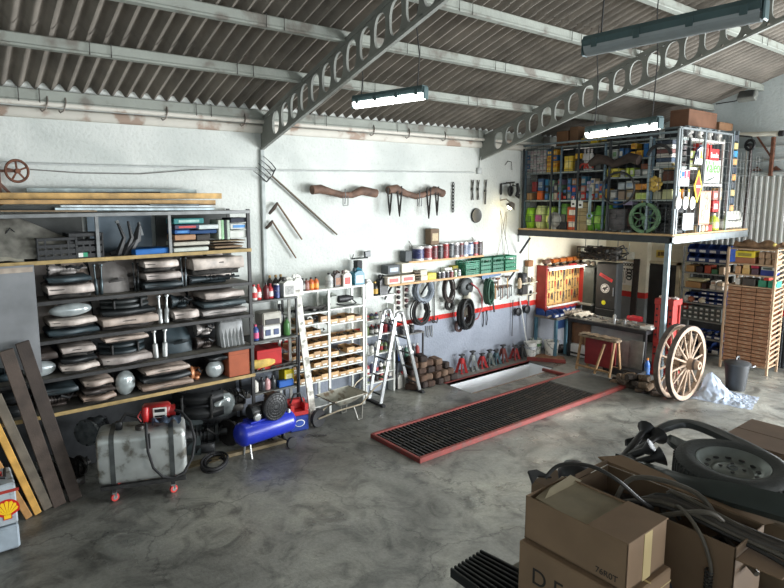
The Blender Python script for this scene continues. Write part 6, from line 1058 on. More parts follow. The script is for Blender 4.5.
for y in (8.05, 7.35, 6.75, 6.1, 5.35): MW(B).box(MX+.01, y-.018, ZD, MX+.045, y+.018, ZC-.08+.02*(8-y)*.3, .003).build('cage_post', GAL if y < 6 else DKS, t)
for x in (MX+.02, MX+.1, MX+1.0, CX1): MW(B).box(x-.02, MY-.005, ZD, x+.02, MY+.03, ZC+.06, .003).build('cage_post', LIT_STEEL, t)
MW(B).box(MX+.01, MY, ZC-.04, MX+.045, YW-.05, ZC-.005, .003).build('top_rail', GAL, t); MW(B).box(MX, MY-.005, ZC+.03, CX1, MY+.03, ZC+.065, .003).build('top_rail', LIT_STEEL, t)
b = MW(B); n = 0
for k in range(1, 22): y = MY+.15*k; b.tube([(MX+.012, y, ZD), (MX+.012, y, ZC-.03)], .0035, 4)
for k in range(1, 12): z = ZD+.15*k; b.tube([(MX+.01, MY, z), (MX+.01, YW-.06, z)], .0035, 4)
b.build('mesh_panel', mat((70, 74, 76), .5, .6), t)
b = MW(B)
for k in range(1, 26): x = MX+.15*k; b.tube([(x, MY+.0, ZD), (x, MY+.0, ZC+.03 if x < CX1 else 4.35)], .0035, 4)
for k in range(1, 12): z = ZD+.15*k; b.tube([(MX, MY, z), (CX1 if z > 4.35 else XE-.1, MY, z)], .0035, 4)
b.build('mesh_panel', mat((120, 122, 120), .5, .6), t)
MW(B).tube([(MX+.0, 8.1, ZD-.3), (MX, 8.11, ZD-.1)], .01, 5).build('wall_fixing', DKS, t)
# shelving behind the side mesh
SX = 10.5
t = thing('storage_shelf', 'long steel shelving along the left side of the mezzanine, full of small boxes', 'shelf', (SX, 6.5, ZD)); B = (SX, 6.5, ZD)
ub = [(526, 559), (561, 602), (605, 649), (653, 673)]
def yz(u, v, x=SX): p = at_x(u, v, x); return p.y, p.z
yedge = [yz(525, 200)[0], yz(560, 200)[0], yz(603.5, 200)[0], yz(651, 200)[0], yz(674, 200)[0]]
LVL = {0: [ZD, 3.46, 4.03, 4.54], 1: [ZD, 3.46, 4.03, 4.54], 2: [ZD, 3.46, 3.88, 4.22, 4.54], 3: [ZD, 3.46, 3.78, 4.04, 4.52]}
for y in yedge: MW(B).box(SX-.02, y-.018, ZD, SX+.02, y+.018, 4.54, .003).build('upright', mat((96, 118, 132), .45, .4), t); MW(B).box(SX+.42, y-.018, ZD, SX+.45, y+.018, 4.54, .003).build('upright', DKS, t)
for i in range(4):
    for z in LVL[i][1:]: MW(B).box(SX-.02, yedge[i+1]+.01, z-.03, SX+.45, yedge[i]-.01, z, .003).build('shelf_board', mat((150, 158, 156), .5, .3, var=.15), t)
MW(B).box(SX+.46, yedge[4], ZD, SX+.48, yedge[0], 4.5).build('backdrop', mat((54, 56, 58), .8, var=.2), t)  # added dark sheet standing in for the shade behind the shelves
CAGE = 'cage shelf'
def snap(i, v1, u): 
    z = yz(u, v1)[1]; return min(LVL[i], key=lambda q: abs(q-z) if q <= z+.2 else 9)
def cbox(i, u0, u1, v0, v1, c, base, where, lab=None, stack=0., d=.22, nm='cardboard_box', cat='box', zabs=None, key=None):
    ya, za = yz(u0, v1); yb, zb = yz(u1, v0); z = (snap(i, v1, u0) if zabs is None else zabs)+stack; h = max(.05, zb-za)
    o = carton(nm, base, where, cat, (SX+.02+d/2, (ya+yb)/2, z), d, abs(ya-yb)*.96, h, c, u0 if key is None else key, lab, 'boxes on the cage shelves', face='x'); return o
W_ = (206, 204, 196); GY = (150, 150, 146); YE = (226, 176, 44); YL_ = (232, 208, 60); BL = (44, 104, 160); DK = (52, 50, 50); TN_ = (178, 140, 96); LM = (150, 200, 50); RD = (190, 54, 44); OR = (216, 100, 40)
# bay A (next to the wall): rows of small pale boxes, an orange block
for r in range(5):
    for k in range(6):
        u = 526+k*3.3; c = [W_, (200, 186, 186), GY, (216, 212, 206), (186, 190, 190)][(k*2+r) % 5]; h = .095
        if k == 0 and r % 2: c = (70, 110, 150)
        o = carton('small_box', 'small pale box' if c != (70, 110, 150) else 'small blue box', 'in row %s, wall end, upper cage shelf' % ['one', 'two', 'three', 'four', 'five'][r], 'box', (SX+.1, (yz(u, 160)[0]+yz(u+3.2, 160)[0])/2, 4.03+h*r), .16, abs(yz(u, 160)[0]-yz(u+3.2, 160)[0])*.9, h*.96, c, u, (170, 150, 150), 'pale boxes at the wall end of the cage', face='x')
for r, (c, lb) in enumerate((((222, 168, 40), (230, 190, 80)), ((210, 140, 40), (226, 180, 70)), ((226, 176, 50), (190, 120, 40)), ((214, 150, 40), (232, 196, 100)))):
    for k in range(2): u = 546.5+k*5.5; carton('spark_box', 'orange yellow box', 'in layer %s of the orange stack, upper cage shelf' % ['one', 'two', 'three', 'four'][r], 'box', (SX+.1, (yz(u, 160)[0]+yz(u+5, 160)[0])/2, 4.03+.115*r), .18, abs(yz(u, 160)[0]-yz(u+5, 160)[0])*.95, .11, c if (k+r) % 4 != 3 else BL, u, lb, 'orange boxes', face='x')
cbox(0, 526, 531, 193, 200, TN_, 'tan box', 'at the wall end of the middle cage shelf'); cbox(0, 531, 536, 180, 190, (150, 54, 54), 'dark red box', 'at the wall end of the middle cage shelf', None, 0.18); cbox(0, 536, 542, 191, 200, OR, 'orange red box', 'at the wall end of the middle cage shelf'); cbox(0, 537, 543, 178, 190, (70, 100, 140), 'blue box', 'at the wall end of the middle cage shelf', (150, 160, 170), .2)
# jumble on the middle shelf of bays A and B
rr = random.Random(3); JC = [(W_, 'white box'), (GY, 'grey box'), (BL, 'blue box'), (RD, 'red box'), (DK, 'black box'), ((196, 190, 170), 'cream box'), ((96, 120, 130), 'slate box'), ((170, 130, 90), 'tan box'), ((60, 96, 110), 'teal box')]
u = 544.
while u < 600:
    wd = rr.uniform(3.2, 5.5); st = 0.
    for r in range(rr.choice([2, 2, 3])):
        c, nm = JC[rr.randrange(9)] if not (562 < u < 573 and r == 1) else (BL, 'blue box'); hh = rr.uniform(.11, .19); c = tuple(int(q*rr.uniform(.85, 1.08)) if q < 235 else q for q in c)
        if abs(u-560) > 2.2 or True: carton('parts_box', nm, 'in the %s layer on the middle cage shelf' % ['lower', 'second', 'top'][r], 'box', (SX+.12+.03*rr.random(), (yz(u, 190)[0]+yz(u+wd, 190)[0])/2, 3.46+st), .2, abs(yz(u, 190)[0]-yz(u+wd, 190)[0])*.92, hh, c, u, rr.choice([None, W_, (200, 80, 60), (70, 110, 160), GY]), 'parts boxes on the middle cage shelf', face='x')
        st += hh+.004
    u += wd+.3
cbox(1, 563, 572.5, 156, 172, (222, 190, 70), 'yellow carton', 'on the upper cage shelf beside the post', (236, 214, 130)); cbox(1, 574, 581, 154, 160, YE, 'orange tin box', 'on the upper cage shelf', None, .24); cbox(1, 574, 582, 161, 172, DK, 'black box', 'on the upper cage shelf')
for k, u in enumerate((584.5, 588, 591.5)): p = at_x(u, 150, SX+.1); bottle('bottle', 'white tall bottle', 'on the upper cage shelf', (SX+.12, p.y, 4.03), .05, .42, (228, 226, 224), (200, 190, 190), u, None)
for k, u in enumerate((585, 590)): p = at_x(u, 166, SX+.05); b = MB(); b.tube([(0, .09*math.cos(q), .09*math.sin(q)+.02) for q in [PI*j/10 for j in range(11)]], .02, 6); reg(b.build('brake_shoe', mat((190, 60, 50), .5), None, (SX+.0, p.y, 4.05)), 'red curved brake shoe', 'on the upper cage shelf', 'brake part', u)
cbox(1, 594, 601, 158, 172, (86, 88, 86), 'dark grey box', 'on the upper cage shelf')
# bottom shelf: green sacks and others
def sack(u0, u1, v0, c, base, lab=None, d=.28):
    ya, yb = yz(u0, 230)[0], yz(u1, 230)[0]; h = yz(u0, v0)[1]-ZD; w_ = abs(ya-yb); t = thing('sack', None, 'sack', (SX+.14, (ya+yb)/2, ZD), 0, 'green sacks in the cage'); b = MB()
    def fn(a, e):
        q = 2*PI*a; k = 1-.25*abs(2*e-1)**4; ex = math.copysign(abs(math.cos(q))**.6, math.cos(q)); ey = math.copysign(abs(math.sin(q))**.6, math.sin(q)); return (ex*d*.45*k*(1+.05*math.sin(e*20+u0)), ey*w_*.48*k, h*e*(1+.02*math.sin(a*18)))
    b.grid(fn, 18, 9); b.grid(lambda a, e: ((a-.5)*d*.6, (e-.5)*w_*.7, h*.985), 2, 2); b.build('bag', mat(c, .5, var=.22, scale=12, bump=.2), t)
    b = MB(); b.box(-d*.5-.012, -w_*.3, h*.3, -d*.43, w_*.3, h*.6, .004); b.build('label', mat(lab or (224, 230, 190), .5, var=.25, scale=20), t); REG.append((t, base, 'on the deck inside the cage', u0)); return t
sack(523.5, 532, 208, (140, 196, 40), 'bright lime sack', (96, 140, 40)); sack(533, 543, 206, (196, 206, 140), 'pale green sack', (150, 60, 110)); sack(544, 553, 207, (170, 200, 80), 'light green sack', (226, 226, 120)); sack(557, 567, 204, (90, 140, 50), 'dark green sack', (60, 60, 56)); sack(585, 592, 212, (110, 170, 50), 'mid green sack'); sack(592, 602, 206, (96, 160, 44), 'leaf green sack', (150, 190, 80)); sack(603, 611, 205, (100, 160, 46), 'grass green sack', (170, 200, 60))
p = at_x(554, 220, SX-.03); b = MB(); b.lathe([(0, -.04), (.12, -.03), (.165, .0), (.12, .05), (0, .07)], 20, 0, RY(-PI/2)); b.box(-.03, -.06, -.28, .03, .06, -.1, .02); tag(b.build('headlamp_unit', mat((176, 174, 166), .4, .3, var=.2), None, (SX-.02, p.y, p.z)), 'round pale metal dome standing before the green sacks', 'lamp')
p = at_x(561, 228, SX); carton('battery', 'black box with a white tag', 'on the deck between the green sacks', 'box', (SX+.06, p.y, ZD), .18, .26, .16, (34, 34, 36), 1, None)
for k in range(2): p = at_x(572, 225, SX); carton('oil_tin', ['lower', 'upper'][k]+' orange tin', 'right of the dark green sack in the cage', 'tin', (SX+.1, p.y, ZD+.235*k), .16, .27, .23, (214, 90, 44), 1, (236, 226, 210), face='x')
p = at_x(572, 210, SX); bottle('flask', 'grey glass flask', 'on the upper orange tin', (SX+.1, p.y, ZD+.47), .08, .22, (110, 124, 116), (90, 90, 90), 1)
for k in range(3): p = at_x(580.5, 225, SX); carton('cardboard_box', ['bottom', 'middle', 'top'][k]+' tan box', 'of the tall stack right of the orange tins', 'box', (SX+.1, p.y, ZD+.185*k), .2, .27, .18, (178, 158, 116), 1, None, face='x')
# bay C
cbox(2, 605, 611, 147, 157, (200, 206, 200), 'white box', 'on the top level, third cage bay', (150, 160, 150)); cbox(2, 611.5, 617, 147, 157, (206, 210, 204), 'white green box', 'on the top level, third cage bay', (120, 160, 120)); cbox(2, 618, 623, 146, 156.5, (60, 110, 160), 'blue and white box', 'on the top level, third cage bay', W_); cbox(2, 624, 628, 146, 156, (44, 96, 150), 'blue box', 'on the top level, third cage bay')
for k, (u0, u1, v0, v1, st) in enumerate(((629.5, 635, 150, 156.5, 0), (635.5, 642, 149, 156.5, 0), (630, 636, 143.5, 149.5, .16))): cbox(2, u0, u1, v0, v1, (230, 178, 60), 'amber box', ('lying on the two amber boxes' if st else 'on the top level, third cage bay'), (190, 130, 40), st)
cbox(2, 642.5, 648, 142, 156, (36, 100, 160), 'tall blue box', 'on the top level, third cage bay')
for u0, u1, c, nm, lb in ((606, 610.5, (226, 210, 80), 'yellow box', (200, 180, 60)), (611, 619, (232, 216, 96), 'wide yellow box', (150, 140, 50)), (619.5, 624, (206, 206, 200), 'white box', GY), (624.5, 628.5, (190, 200, 60), 'lime box', (220, 224, 120)), (629, 633.5, (180, 206, 90), 'pale green box', W_), (634, 640, (176, 178, 174), 'grey white box', GY), (641, 648, (160, 164, 160), 'grey box', W_)): cbox(2, u0, u1, 167 if c[2] < 100 else 169, 176, c, nm, 'on the second level, third cage bay', lb)
cbox(2, 640, 648, 163, 168.5, (130, 78, 54), 'brown flat box', 'on the grey boxes, second level, third cage bay', None, .13)
for u0, u1, v0, c, nm, lb in ((604, 608, 189, (206, 160, 60), 'amber box', None), (609, 616, 190, GY, 'grey box', W_), (617, 624, 191, (150, 130, 112), 'taupe box', None), (625, 633, 190, (150, 128, 96), 'tan box', GY), (634, 648, 193, (196, 206, 130), 'wide yellow green box', (170, 190, 90))): cbox(2, u0, u1, v0, 200, c, nm, 'on the third level, third cage bay', lb)
cbox(2, 634, 643, 186, 192, (208, 140, 64), 'orange flat box', 'on the yellow green box, third cage bay', None, .18); cbox(2, 617, 624, 183, 190, (176, 184, 188), 'pale blue box', 'on the taupe box, third cage bay', None, .19); cbox(2, 625, 633, 181, 189, (186, 190, 186), 'pale grey box', 'on the tan box, third cage bay', (150, 170, 190), .2)
cbox(2, 612, 617, 201, 211, BL, 'bright blue bottle box', 'above the grey iron block in the cage', (60, 120, 190), .45, zabs=ZD); p = at_x(616.5, 225, SX); t = thing('iron_block', 'grey cast iron block standing on the mezzanine deck left of the green wheel', 'iron block', (SX+.02, p.y, ZD)); b = MB(); b.box(-.1, -.2, 0, .1, .2, .43, .02)
for z in (.1, .22, .34): b.box(-.115, -.18, z, .1, .18, z+.03, .006)
b.lathe([(.04, 0), (.05, .03)], 12, 0, Matrix.Translation((-.1, 0, .3)) @ RY(-PI/2)); b.build('block', mat((92, 88, 88), .6, .3, var=.25, bump=.2), t)
b = MB(); lumps(b, -.08, .08, -.55, .35, 0, 26, .055); tag(b.build('fittings', mat((110, 116, 114), .45, .4, var=.4), None, (SX-.03, at_x(612, 234, SX).y, ZD)), 'grey fittings in a row at the mezzanine deck edge', 'fittings', None, 'stuff')
cbox(2, 620, 634, 206, 229, (50, 36, 36), 'dark brown box', 'behind the green wheel on the deck', (90, 60, 50), zabs=ZD, d=.3); cbox(2, 622, 632, 201, 205, (170, 160, 190), 'flat lilac box', 'on the dark brown box behind the green wheel', None, .5, zabs=ZD)
# green cast wheel
p = at_x(641.5, 222, MX-.05); R0 = .275; t = thing('cast_wheel', 'green cast iron wheel with a petal pattern standing on the mezzanine edge', 'wheel', (MX+.06, p.y, ZD+R0)); GRN = mat((88, 120, 86), .5, .1, var=.2); G = RY(-PI/2) 
b = MB(); b.lathe([(R0*.78, 0), (R0*.8, -.02), (R0, -.02), (R0, .05), (R0*.8, .05), (R0*.78, .03), (R0*.78, 0)], 36, 0, G); b.build('rim', GRN, t); b = MB()
for k in range(6):
    q = PI*k/3+.26; P = []
    for j in range(15): s = 2*PI*j/14; rx, ry = R0*.43+R0*.37*math.cos(s), R0*.2*math.sin(s)*(1-.2*math.cos(s)); P.append((rx*math.cos(q)-ry*math.sin(q), rx*math.sin(q)+ry*math.cos(q), .01))
    b.tube(P[:-1], .015, 6, 0, True, G)
b.lathe([(.045, -.01), (.045, .05), (.03, .06)], 14, 0, G); b.build('petal_spokes', GRN, t); b = MB(); b.tube([(0, -.03, R0*.98), (0, -.035, R0*1.12), (0, -.02, R0*1.15)], .012, 5); b.tube([(0, .06, R0*.97), (0, .065, R0*1.12)], .012, 5); b.build('bolt', mat((186, 160, 80), .4, .6), t)
for k in range(2):
    ya, yb = yz(652, 230)[0], yz(672, 230)[0]; crate(['lower', 'upper'][k]+' black crate', 'of the stack at the mezzanine corner', (SX+.2, (ya+yb)/2, ZD+.28*k), .34, abs(ya-yb), .27, (34, 35, 37), 1, 'black crates at the mezzanine corner')
# bay D
for k in range(6): y0, y1 = yz(655, 160)[0], yz(672, 160)[0]; carton('flat_box', ['lowest', 'second', 'third', 'fourth', 'fifth', 'topmost'][k]+' flat box', 'of the striped stack near the mezzanine corner', 'box', (SX+.13, (y0+y1)/2, 4.04+.075*k), .24, abs(y0-y1)*.92, .07, [(196, 196, 190), (60, 76, 96), (206, 200, 190), (120, 80, 76), (210, 208, 202), (56, 64, 76)][k], 1, None, 'striped flat boxes', face='x')
b = MB(); y0, y1, za, zb = yz(651, 170)[0], yz(661, 170)[0], 3.79, 4.0; tag(MB().box(-.02, y1, za, .12, y0, za+.02).box(-.02, y1, zb-.02, .12, y0, zb).box(-.02, y1, za, .12, y1+.02, zb).box(-.02, y0-.02, za, .12, y0, zb).box(.1, y1, za, .12, y0, zb, 0, 1).build('display_frame', [WHITE, BLACK], None, (SX, 0, 0)), 'small white framed case near the mezzanine corner', 'case')
cbox(3, 662, 672, 166, 176, (96, 60, 48), 'dark brown box', 'beside the small white framed case', None, zabs=3.785)
cbox(3, 661, 672, 190, 200, (186, 186, 140), 'olive cream box', 'on the third level near the mezzanine corner', None); cbox(3, 661, 672, 183, 189.5, (150, 130, 76), 'ochre box', 'on the olive cream box', None, .2); cbox(3, 652, 660.5, 192, 200, (176, 174, 150), 'cream box', 'on the third level near the mezzanine corner', None)
p = at_x(653.5, 184, MX); b = MB()
for k in range(8): q = 2*PI*k/8; b.lathe([(0, -.01), (.045, 0), (0, .02)], 10, 0, RY(-PI/2) @ Matrix.Translation((.1*math.cos(q), .1*math.sin(q), 0)))
b.lathe([(.05, -.01), (.05, .03)], 12, 0, RY(-PI/2)); tag(b.build('fan_wheel', mat((180, 150, 70), .5, .3), None, (MX+.03, p.y, p.z)), 'yellow brass fan wheel hung on the mesh near the corner', 'fan')
# things hung on the mesh
P = [at_x(u, v, MX-.05) for u, v in ((590, 164), (598, 159), (606, 160), (614, 164), (622, 161), (630, 157.5), (639, 160))]; o = P[3]; t = thing('ox_yoke', 'dark wooden yoke hung on the mesh of the cage', 'yoke', o); b = MW(o); b.tube(P, [.06, .1, .08, .07, .075, .09, .09], 10); b.build('beam', mat((56, 44, 38), .8, var=.3), t); b = MW(o); b.tube([P[1], P[1]+Vector((.06, 0, .02))], .015, 5); b.tube([P[5], P[5]+Vector((.06, 0, .02))], .015, 5); b.build('tie', DKS, t)
def hoop(u, v, r, a0, a1, label, th=.022, sq=1.):
    p = at_x(u, v, MX-.02); b = MB(); N = 30; b.tube([(0, r*math.cos(math.radians(a0+(a1-a0)*k/N)), r*sq*math.sin(math.radians(a0+(a1-a0)*k/N))) for k in range(N+(0 if a1-a0 >= 360 else 1))], th, 6, 0, a1-a0 >= 360); return tag(b.build('iron_hoop', BLACK, None, p), label, 'hoop')
hoop(618, 188.5, .31, 0, 360, 'large black iron hoop hung on the mesh left of the brass fan wheel', .02, .95); hoop(659, 157, .2, 10, 170, 'black iron half hoop hung on the mesh near the corner', .03)
b = MB(); p = at_x(590, 200, MX-.02); b.box(-.012, -.03, -.28, .012, .03, .24, .008); b.tube([(0, .045*math.cos(2*PI*k/10), -.3+.05*math.sin(2*PI*k/10)) for k in range(10)], .018, 6, 0, True); tag(b.build('big_spanner', mat((130, 146, 150), .4, .6), None, p), 'long bluish spanner hung on the mesh', 'spanner')
for u, v, lab in ((573.5, 203, 'small white tag plate hung on the mesh, left one of two'), (580.5, 204, 'small white tag plate hung on the mesh, right one of two')): p = at_x(u, v, MX-.01); b = MB(); b.box(-.006, -.05, -.08, .006, .05, .06, .004); b.box(-.009, -.025, -.04, -.006, .025, 0, 0, 1); b.tube([(0, 0, .06), (0, .0, .12)], .006, 4); tag(b.build('tag_plate', [mat((216, 216, 210), .5), BLACK], None, p), lab, 'plate')
# on top of the side shelving
TPZ = 4.545
for u0, u1, h, c, nm in ((554, 566, .3, (120, 84, 56), 'brown carton'), (567, 576, .36, (112, 82, 58), 'tall brown carton'), (578, 586, .16, (60, 50, 44), 'black and yellow box'), (588, 596, .2, (210, 180, 40), 'yellow box'), (598, 606, .14, (70, 60, 40), 'dark yellow box'), (610, 620, .2, (50, 48, 48), 'black box'), (624, 634, .16, (64, 62, 62), 'dark grey box'), (638, 648, .2, (46, 46, 48), 'black low box')):
    y0, y1 = yz(u0, 140)[0], yz(u1, 140)[0]; carton('cardboard_box', nm, 'on top of the side shelving of the cage', 'box', (SX+.24, (y0+y1)/2, TPZ), .34, abs(y0-y1)*.95, h, c, u0, (206, 176, 40) if 'yellow' in nm else None, face='x')
p = at_x(575.5, 140, SX); b = MB(); b.lathe([(.001, -.14), (.1, -.11), (.14, 0), (.1, .11), (.001, .14)], 16, 0, RX(PI/2)); tag(b.build('plaster_dome', mat((180, 160, 130), .7), None, (SX+.15, p.y-.25, TPZ+.14)), 'pale rounded bundle beside the tall brown carton on top of the cage', 'bundle')
# ---- shelving behind the front mesh
FY = 4.97; t = thing('storage_shelf', 'white shelving behind the bright front mesh of the mezzanine', 'shelf', (11.5, FY, ZD)); B = (11.5, FY, ZD)
FX = [10.72, 11.54, 12.4]
for x in FX:
    for y in (FY, FY+.38): MW(B).box(x-.018, y, ZD, x+.018, y+.03, 4.58, .003).build('upright', mat((206, 206, 200), .5, .2), t)
FLV = {0: [4.03, 4.54], 1: [3.74, 4.54]}
for i in (0, 1):
    for z in FLV[i]: MW(B).box(FX[i]+.01, FY-.01, z-.04, FX[i+1]-.01, FY+.4, z, .004).build('shelf_board', mat((222, 222, 214), .5), t)
    MW(B).box(FX[i], FY+.405, ZD, FX[i+1], FY+.42, 4.5).build('backdrop', mat((56, 50, 46), .8, var=.2), t)  # dark sheet put in for the shaded gap behind each bay
def fbox(u0, u1, v0, v1, c, base, where, lab=None, z=None, d=.2, y=FY+.02, nm='cardboard_box', cat='box', key=None):
    a, q = at_y(u0, v1, y), at_y(u1, v0, y); return carton(nm, base, where, cat, ((a.x+q.x)/2, y+d/2, a.z if z is None else z), (q.x-a.x)*.96, d, max(.05, q.z-a.z), c, u0 if key is None else key, lab, 'things behind the front mesh')
FT = 'on the top board behind the front mesh'
for k in range(8):
    u = 685+k*4.9; p = at_y(u, 135, FY+.1); t = thing('engine_part', None, 'engine part', (p.x, FY+.12, 4.54), .3*k, 'engine parts on the top board'); c = [(54, 54, 56), (196, 192, 186), (70, 70, 70), (210, 206, 198)][k % 4]
    b = MB(); b.lathe([(.06, 0), (.07, .02), (.05, .08), (.075, .1), (.075, .15), (.03, .17), (.03, .22)], 12); b.build('body', mat(c, .45, .3, var=.3), t); b = MB(); b.tube([(.04, -.03, .05), (.1, -.06, .12), (.05, -.05, .2)], .018, 6); b.build('pipe', DKS if k % 2 else ALU, t); REG.append((t, ('dark' if c[0] < 90 else 'pale')+' engine part', FT, u))
for r in range(5): fbox(684.5, 688.5, 163-r*4.4, 167-r*4.4, [(206, 190, 190), (190, 196, 196), (216, 206, 204), (186, 176, 180), (206, 206, 204)][r], ['lowest', 'second', 'third', 'fourth', 'top'][r]+' small pale box', 'of the column beside the front left mesh post', (170, 150, 150), z=4.03+.1*r, key=1)
for r in range(2):
    for k in range(3): fbox(689.5+k*4.2, 693.4+k*4.2, 160-r*7, 167-r*7, [(206, 214, 130), (216, 220, 160), (190, 206, 110)][(k+r) % 3], 'pale lime box', 'in the %s layer behind the arched sign' % ['lower', 'upper'][r], (230, 230, 200), z=4.03+.17*r, d=.18, y=FY+.08)
def plate(name, u0, u1, v0, v1, m, label, cat='sign', y=MY-.02, th=.012):
    a, q = at_y(u0, v1, y), at_y(u1, v0, y); t = thing(name, label, cat, ((a.x+q.x)/2, y, (a.z+q.z)/2)); w_, h_ = (q.x-a.x)/2, (q.z-a.z)/2; b = MB(); b.box(-w_, 0, -h_, w_, th, h_, .003); b.build('panel', m, t); return t, w_, h_
# arched sign
a = at_y(694, 164, MY-.02); q = at_y(702, 147, MY-.02); t = thing('arched_sign', 'white arched sign with dark strokes hung on the front mesh', 'sign', ((a.x+q.x)/2-.05, MY-.02, a.z)); hh = q.z-a.z; b = MB(); poly = [(-.12, 0), (.2, 0), (.2, hh)]+[(-.12+.0+.32-.32*math.sin(PI/2*k/8), hh-.3+.3*math.cos(PI/2*k/8)) for k in range(1, 9)]; b.prism(poly, 0, .012, face_mY((0, 0, 0))); b.build('panel', mat((228, 230, 226), .5, var=.03), t)
b = MB(); b.tube([(-.13, -.014, .02), (-.13, -.014, hh-.3), (-.05, -.014, hh-.06), (.1, -.014, hh+.01)], .014, 6); G = face_mY((0, -.014, 0)); b.tube([(-.03, .08, 0), (-.03, hh*.75, 0), (.03, .1, 0), (.03, hh*.8, 0)], .014, 5, 0, False, G); b.build('strokes', mat((40, 44, 70), .5), t); b = MB(); b.prism([(.1, .1), (.19, .1), (.145, .27)], .013, .017, face_mY((0, 0, 0))); b.build('yellow_triangle', mat((240, 210, 40), .5), t); b = MB(); b.box(.08, -.005, .05, .2, -.001, .34); b.build('grey_patch', mat((80, 88, 96), .5), t)
for k in range(3): fbox(703.5+k*3, 706.3+k*3, 143+k*1, 160, (214, 60, 52), 'tall red box', 'behind the red lettered sign', (230, 120, 100), z=None, y=FY+.1)
t, w_, h_ = plate('red_sign', 709.5, 719.5, 149.5, 160.5, mat((208, 44, 44), .5, var=.04), 'red sign with white lettering hung above the white lettered board'); lettering('Bendix', .135, face_mY((0, -.003, -.01)), mat((240, 236, 232), .5), t, .002, .85)
t, w_, h_ = plate('lettered_board', 704, 721, 160.5, 183, mat((188, 190, 186), .5, var=.02), 'large white board with green lettering hung on the front mesh'); lettering('Valeo', .3, face_mY((.0, -.003, .07)), mat((72, 150, 22), .5), t, .002, .86); b = MB(); b.tube([(-.26, -.005, -.17), (-.1, -.006, -.15), (.12, -.005, -.09)], [.006, .016, .004], 5); b.build('swoosh', mat((110, 120, 110), .5), t)
p = at_y(697.5, 186.5, MY-.045); hz = (at_y(697, 170, MY).z-at_y(697, 203, MY).z)/2; t = thing('diamond_sign', 'red diamond sign with a yellow border hung on the front mesh', 'sign', p); hx = .155; b = MB(); b.prism([(-hx, 0), (0, -hz), (hx, 0), (0, hz)], 0, .012, face_mY((0, 0, 0))); b.build('border', mat((240, 206, 60), .5, var=.03), t); b = MB(); k_ = .76; b.prism([(-hx*k_, 0), (0, -hz*k_), (hx*k_, 0), (0, hz*k_)], .012, .016, face_mY((0, 0, 0))); b.build('red_field', mat((212, 52, 40), .5, var=.03), t); b = MB(); b.box(-hx*.55, -.02, -.02, hx*.55, -.016, .02); b.build('white_bar', WHITE, t)
t, w_, h_ = plate('letter_sign', 678.5, 690, 170, 186, mat((232, 234, 234), .5, var=.02), 'white sign with a blue and a red lettered square'); G = face_mY((0, -.002, 0)); 
for s, c, ch in ((-1, (40, 96, 200), 'C'), (1, (214, 60, 76), 'L')): b = MB(); b.box(min(s*w_*.04, s*w_*.92), -h_*.1, 0, max(s*w_*.04, s*w_*.92), h_*.92, .003, 0, 0, G); b.build('square', mat(c, .5, var=.03), t); lettering(ch, .2, face_mY((s*w_*.48, -.006, h_*.4)), mat((240, 240, 240), .5), t, .001)
b = MB(); b.box(-w_*.7, -h_*.45, 0, w_*.7, -h_*.35, .003, 0, 0, G); b.box(-w_*.6, -h_*.65, 0, w_*.6, -h_*.58, .003, 0, 0, G); b.build('small_lines', mat((120, 124, 130), .5), t)
for k in range(3): fbox(677.5+k*4.4, 681.5+k*4.4, 189, 200, [(240, 206, 50), (222, 140, 50), (236, 210, 90)][k], ['yellow box', 'orange box', 'pale yellow box'][k], 'under the blue and red lettered sign', W_, z=None, y=FY+.0, d=.14)
for k in range(3):
    p = at_y(677.5+k*7, 203, MY-.03); b = MB(); b.lathe([(0, .0), (.1, 0), (.115, .015), (.1, .03), (.05, .035)], 20, 0, face_mY((0, 0, 0)) @ Matrix.Diagonal((.8, 1, 1, 1))); b.lathe([(.03, .036), (.07, .034)], 16, 1, face_mY((0, 0, 0)) @ Matrix.Diagonal((.8, 1, 1, 1)))
    reg(b.build('filter_disc', [mat((228, 228, 222), .5), mat((120, 124, 126), .5)], None, p), 'round white disc', 'hung in a row on the front mesh', 'disc', k)
for k in range(2): fbox(675+k*5, 679.5+k*5, 210, 219, [(206, 204, 200), (190, 186, 180)][k], 'pale box', 'on the dark boxes behind the mesh corner', GY, y=FY, d=.14)
for r in range(3): p = at_y(676.5, 230, FY); tin('filter_can', ['bottom', 'middle', 'top'][r]+' white can', 'of the column at the front left mesh post', (10.84, FY+.06, ZD+.13*r), .055, .125, (220, 220, 216), (170, 174, 176), 1)
t, w_, h_ = plate('blank_sign', 682.5, 694, 213, 229.5, mat((236, 238, 240), .4, var=.02), 'plain white panel low on the front mesh'); b = MB(); b.box(-w_, -.01, -h_-.02, w_, .02, -h_, .004); b.build('bottom_strip', GAL, t)
t, w_, h_ = plate('poster', 698.5, 711.5, 191, 225, mat((206, 160, 136), .6, var=.15, scale=9), 'tall pinkish poster with faint drawings on the front mesh', 'poster'); b = MB(); G = face_mY((0, -.003, 0))
for k in range(5): q = k*1.3; b.tube([(w_*.5*math.sin(q)+.05*math.cos(s), h_*(.7-.33*k)+.06*math.sin(s), 0) for s in [2*PI*j/9 for j in range(9)]], .008, 4, 0, True, G)
b.build('drawings', mat((140, 160, 150), .6), t); b = MB(); b.box(-w_*.95, -h_*.98, 0, w_*.95, -h_*.9, .003, 0, 0, G); b.box(-w_*.95, h_*.9, 0, w_*.95, h_*.98, .003, 0, 0, G); b.build('edge_strip', mat((206, 120, 100), .6), t)
for k, (u0, u1, v0, v1, c, nm) in enumerate(((712.5, 719, 200.5, 212, (196, 44, 44), 'red box'), (713, 718.5, 191, 200, (206, 120, 110), 'pink box'), (719.5, 722.5, 188, 200, (222, 190, 130), 'cream narrow box'))): fbox(u0, u1, v0, v1, c, nm, 'right of the pinkish poster', W_, y=FY+.02, d=.16)
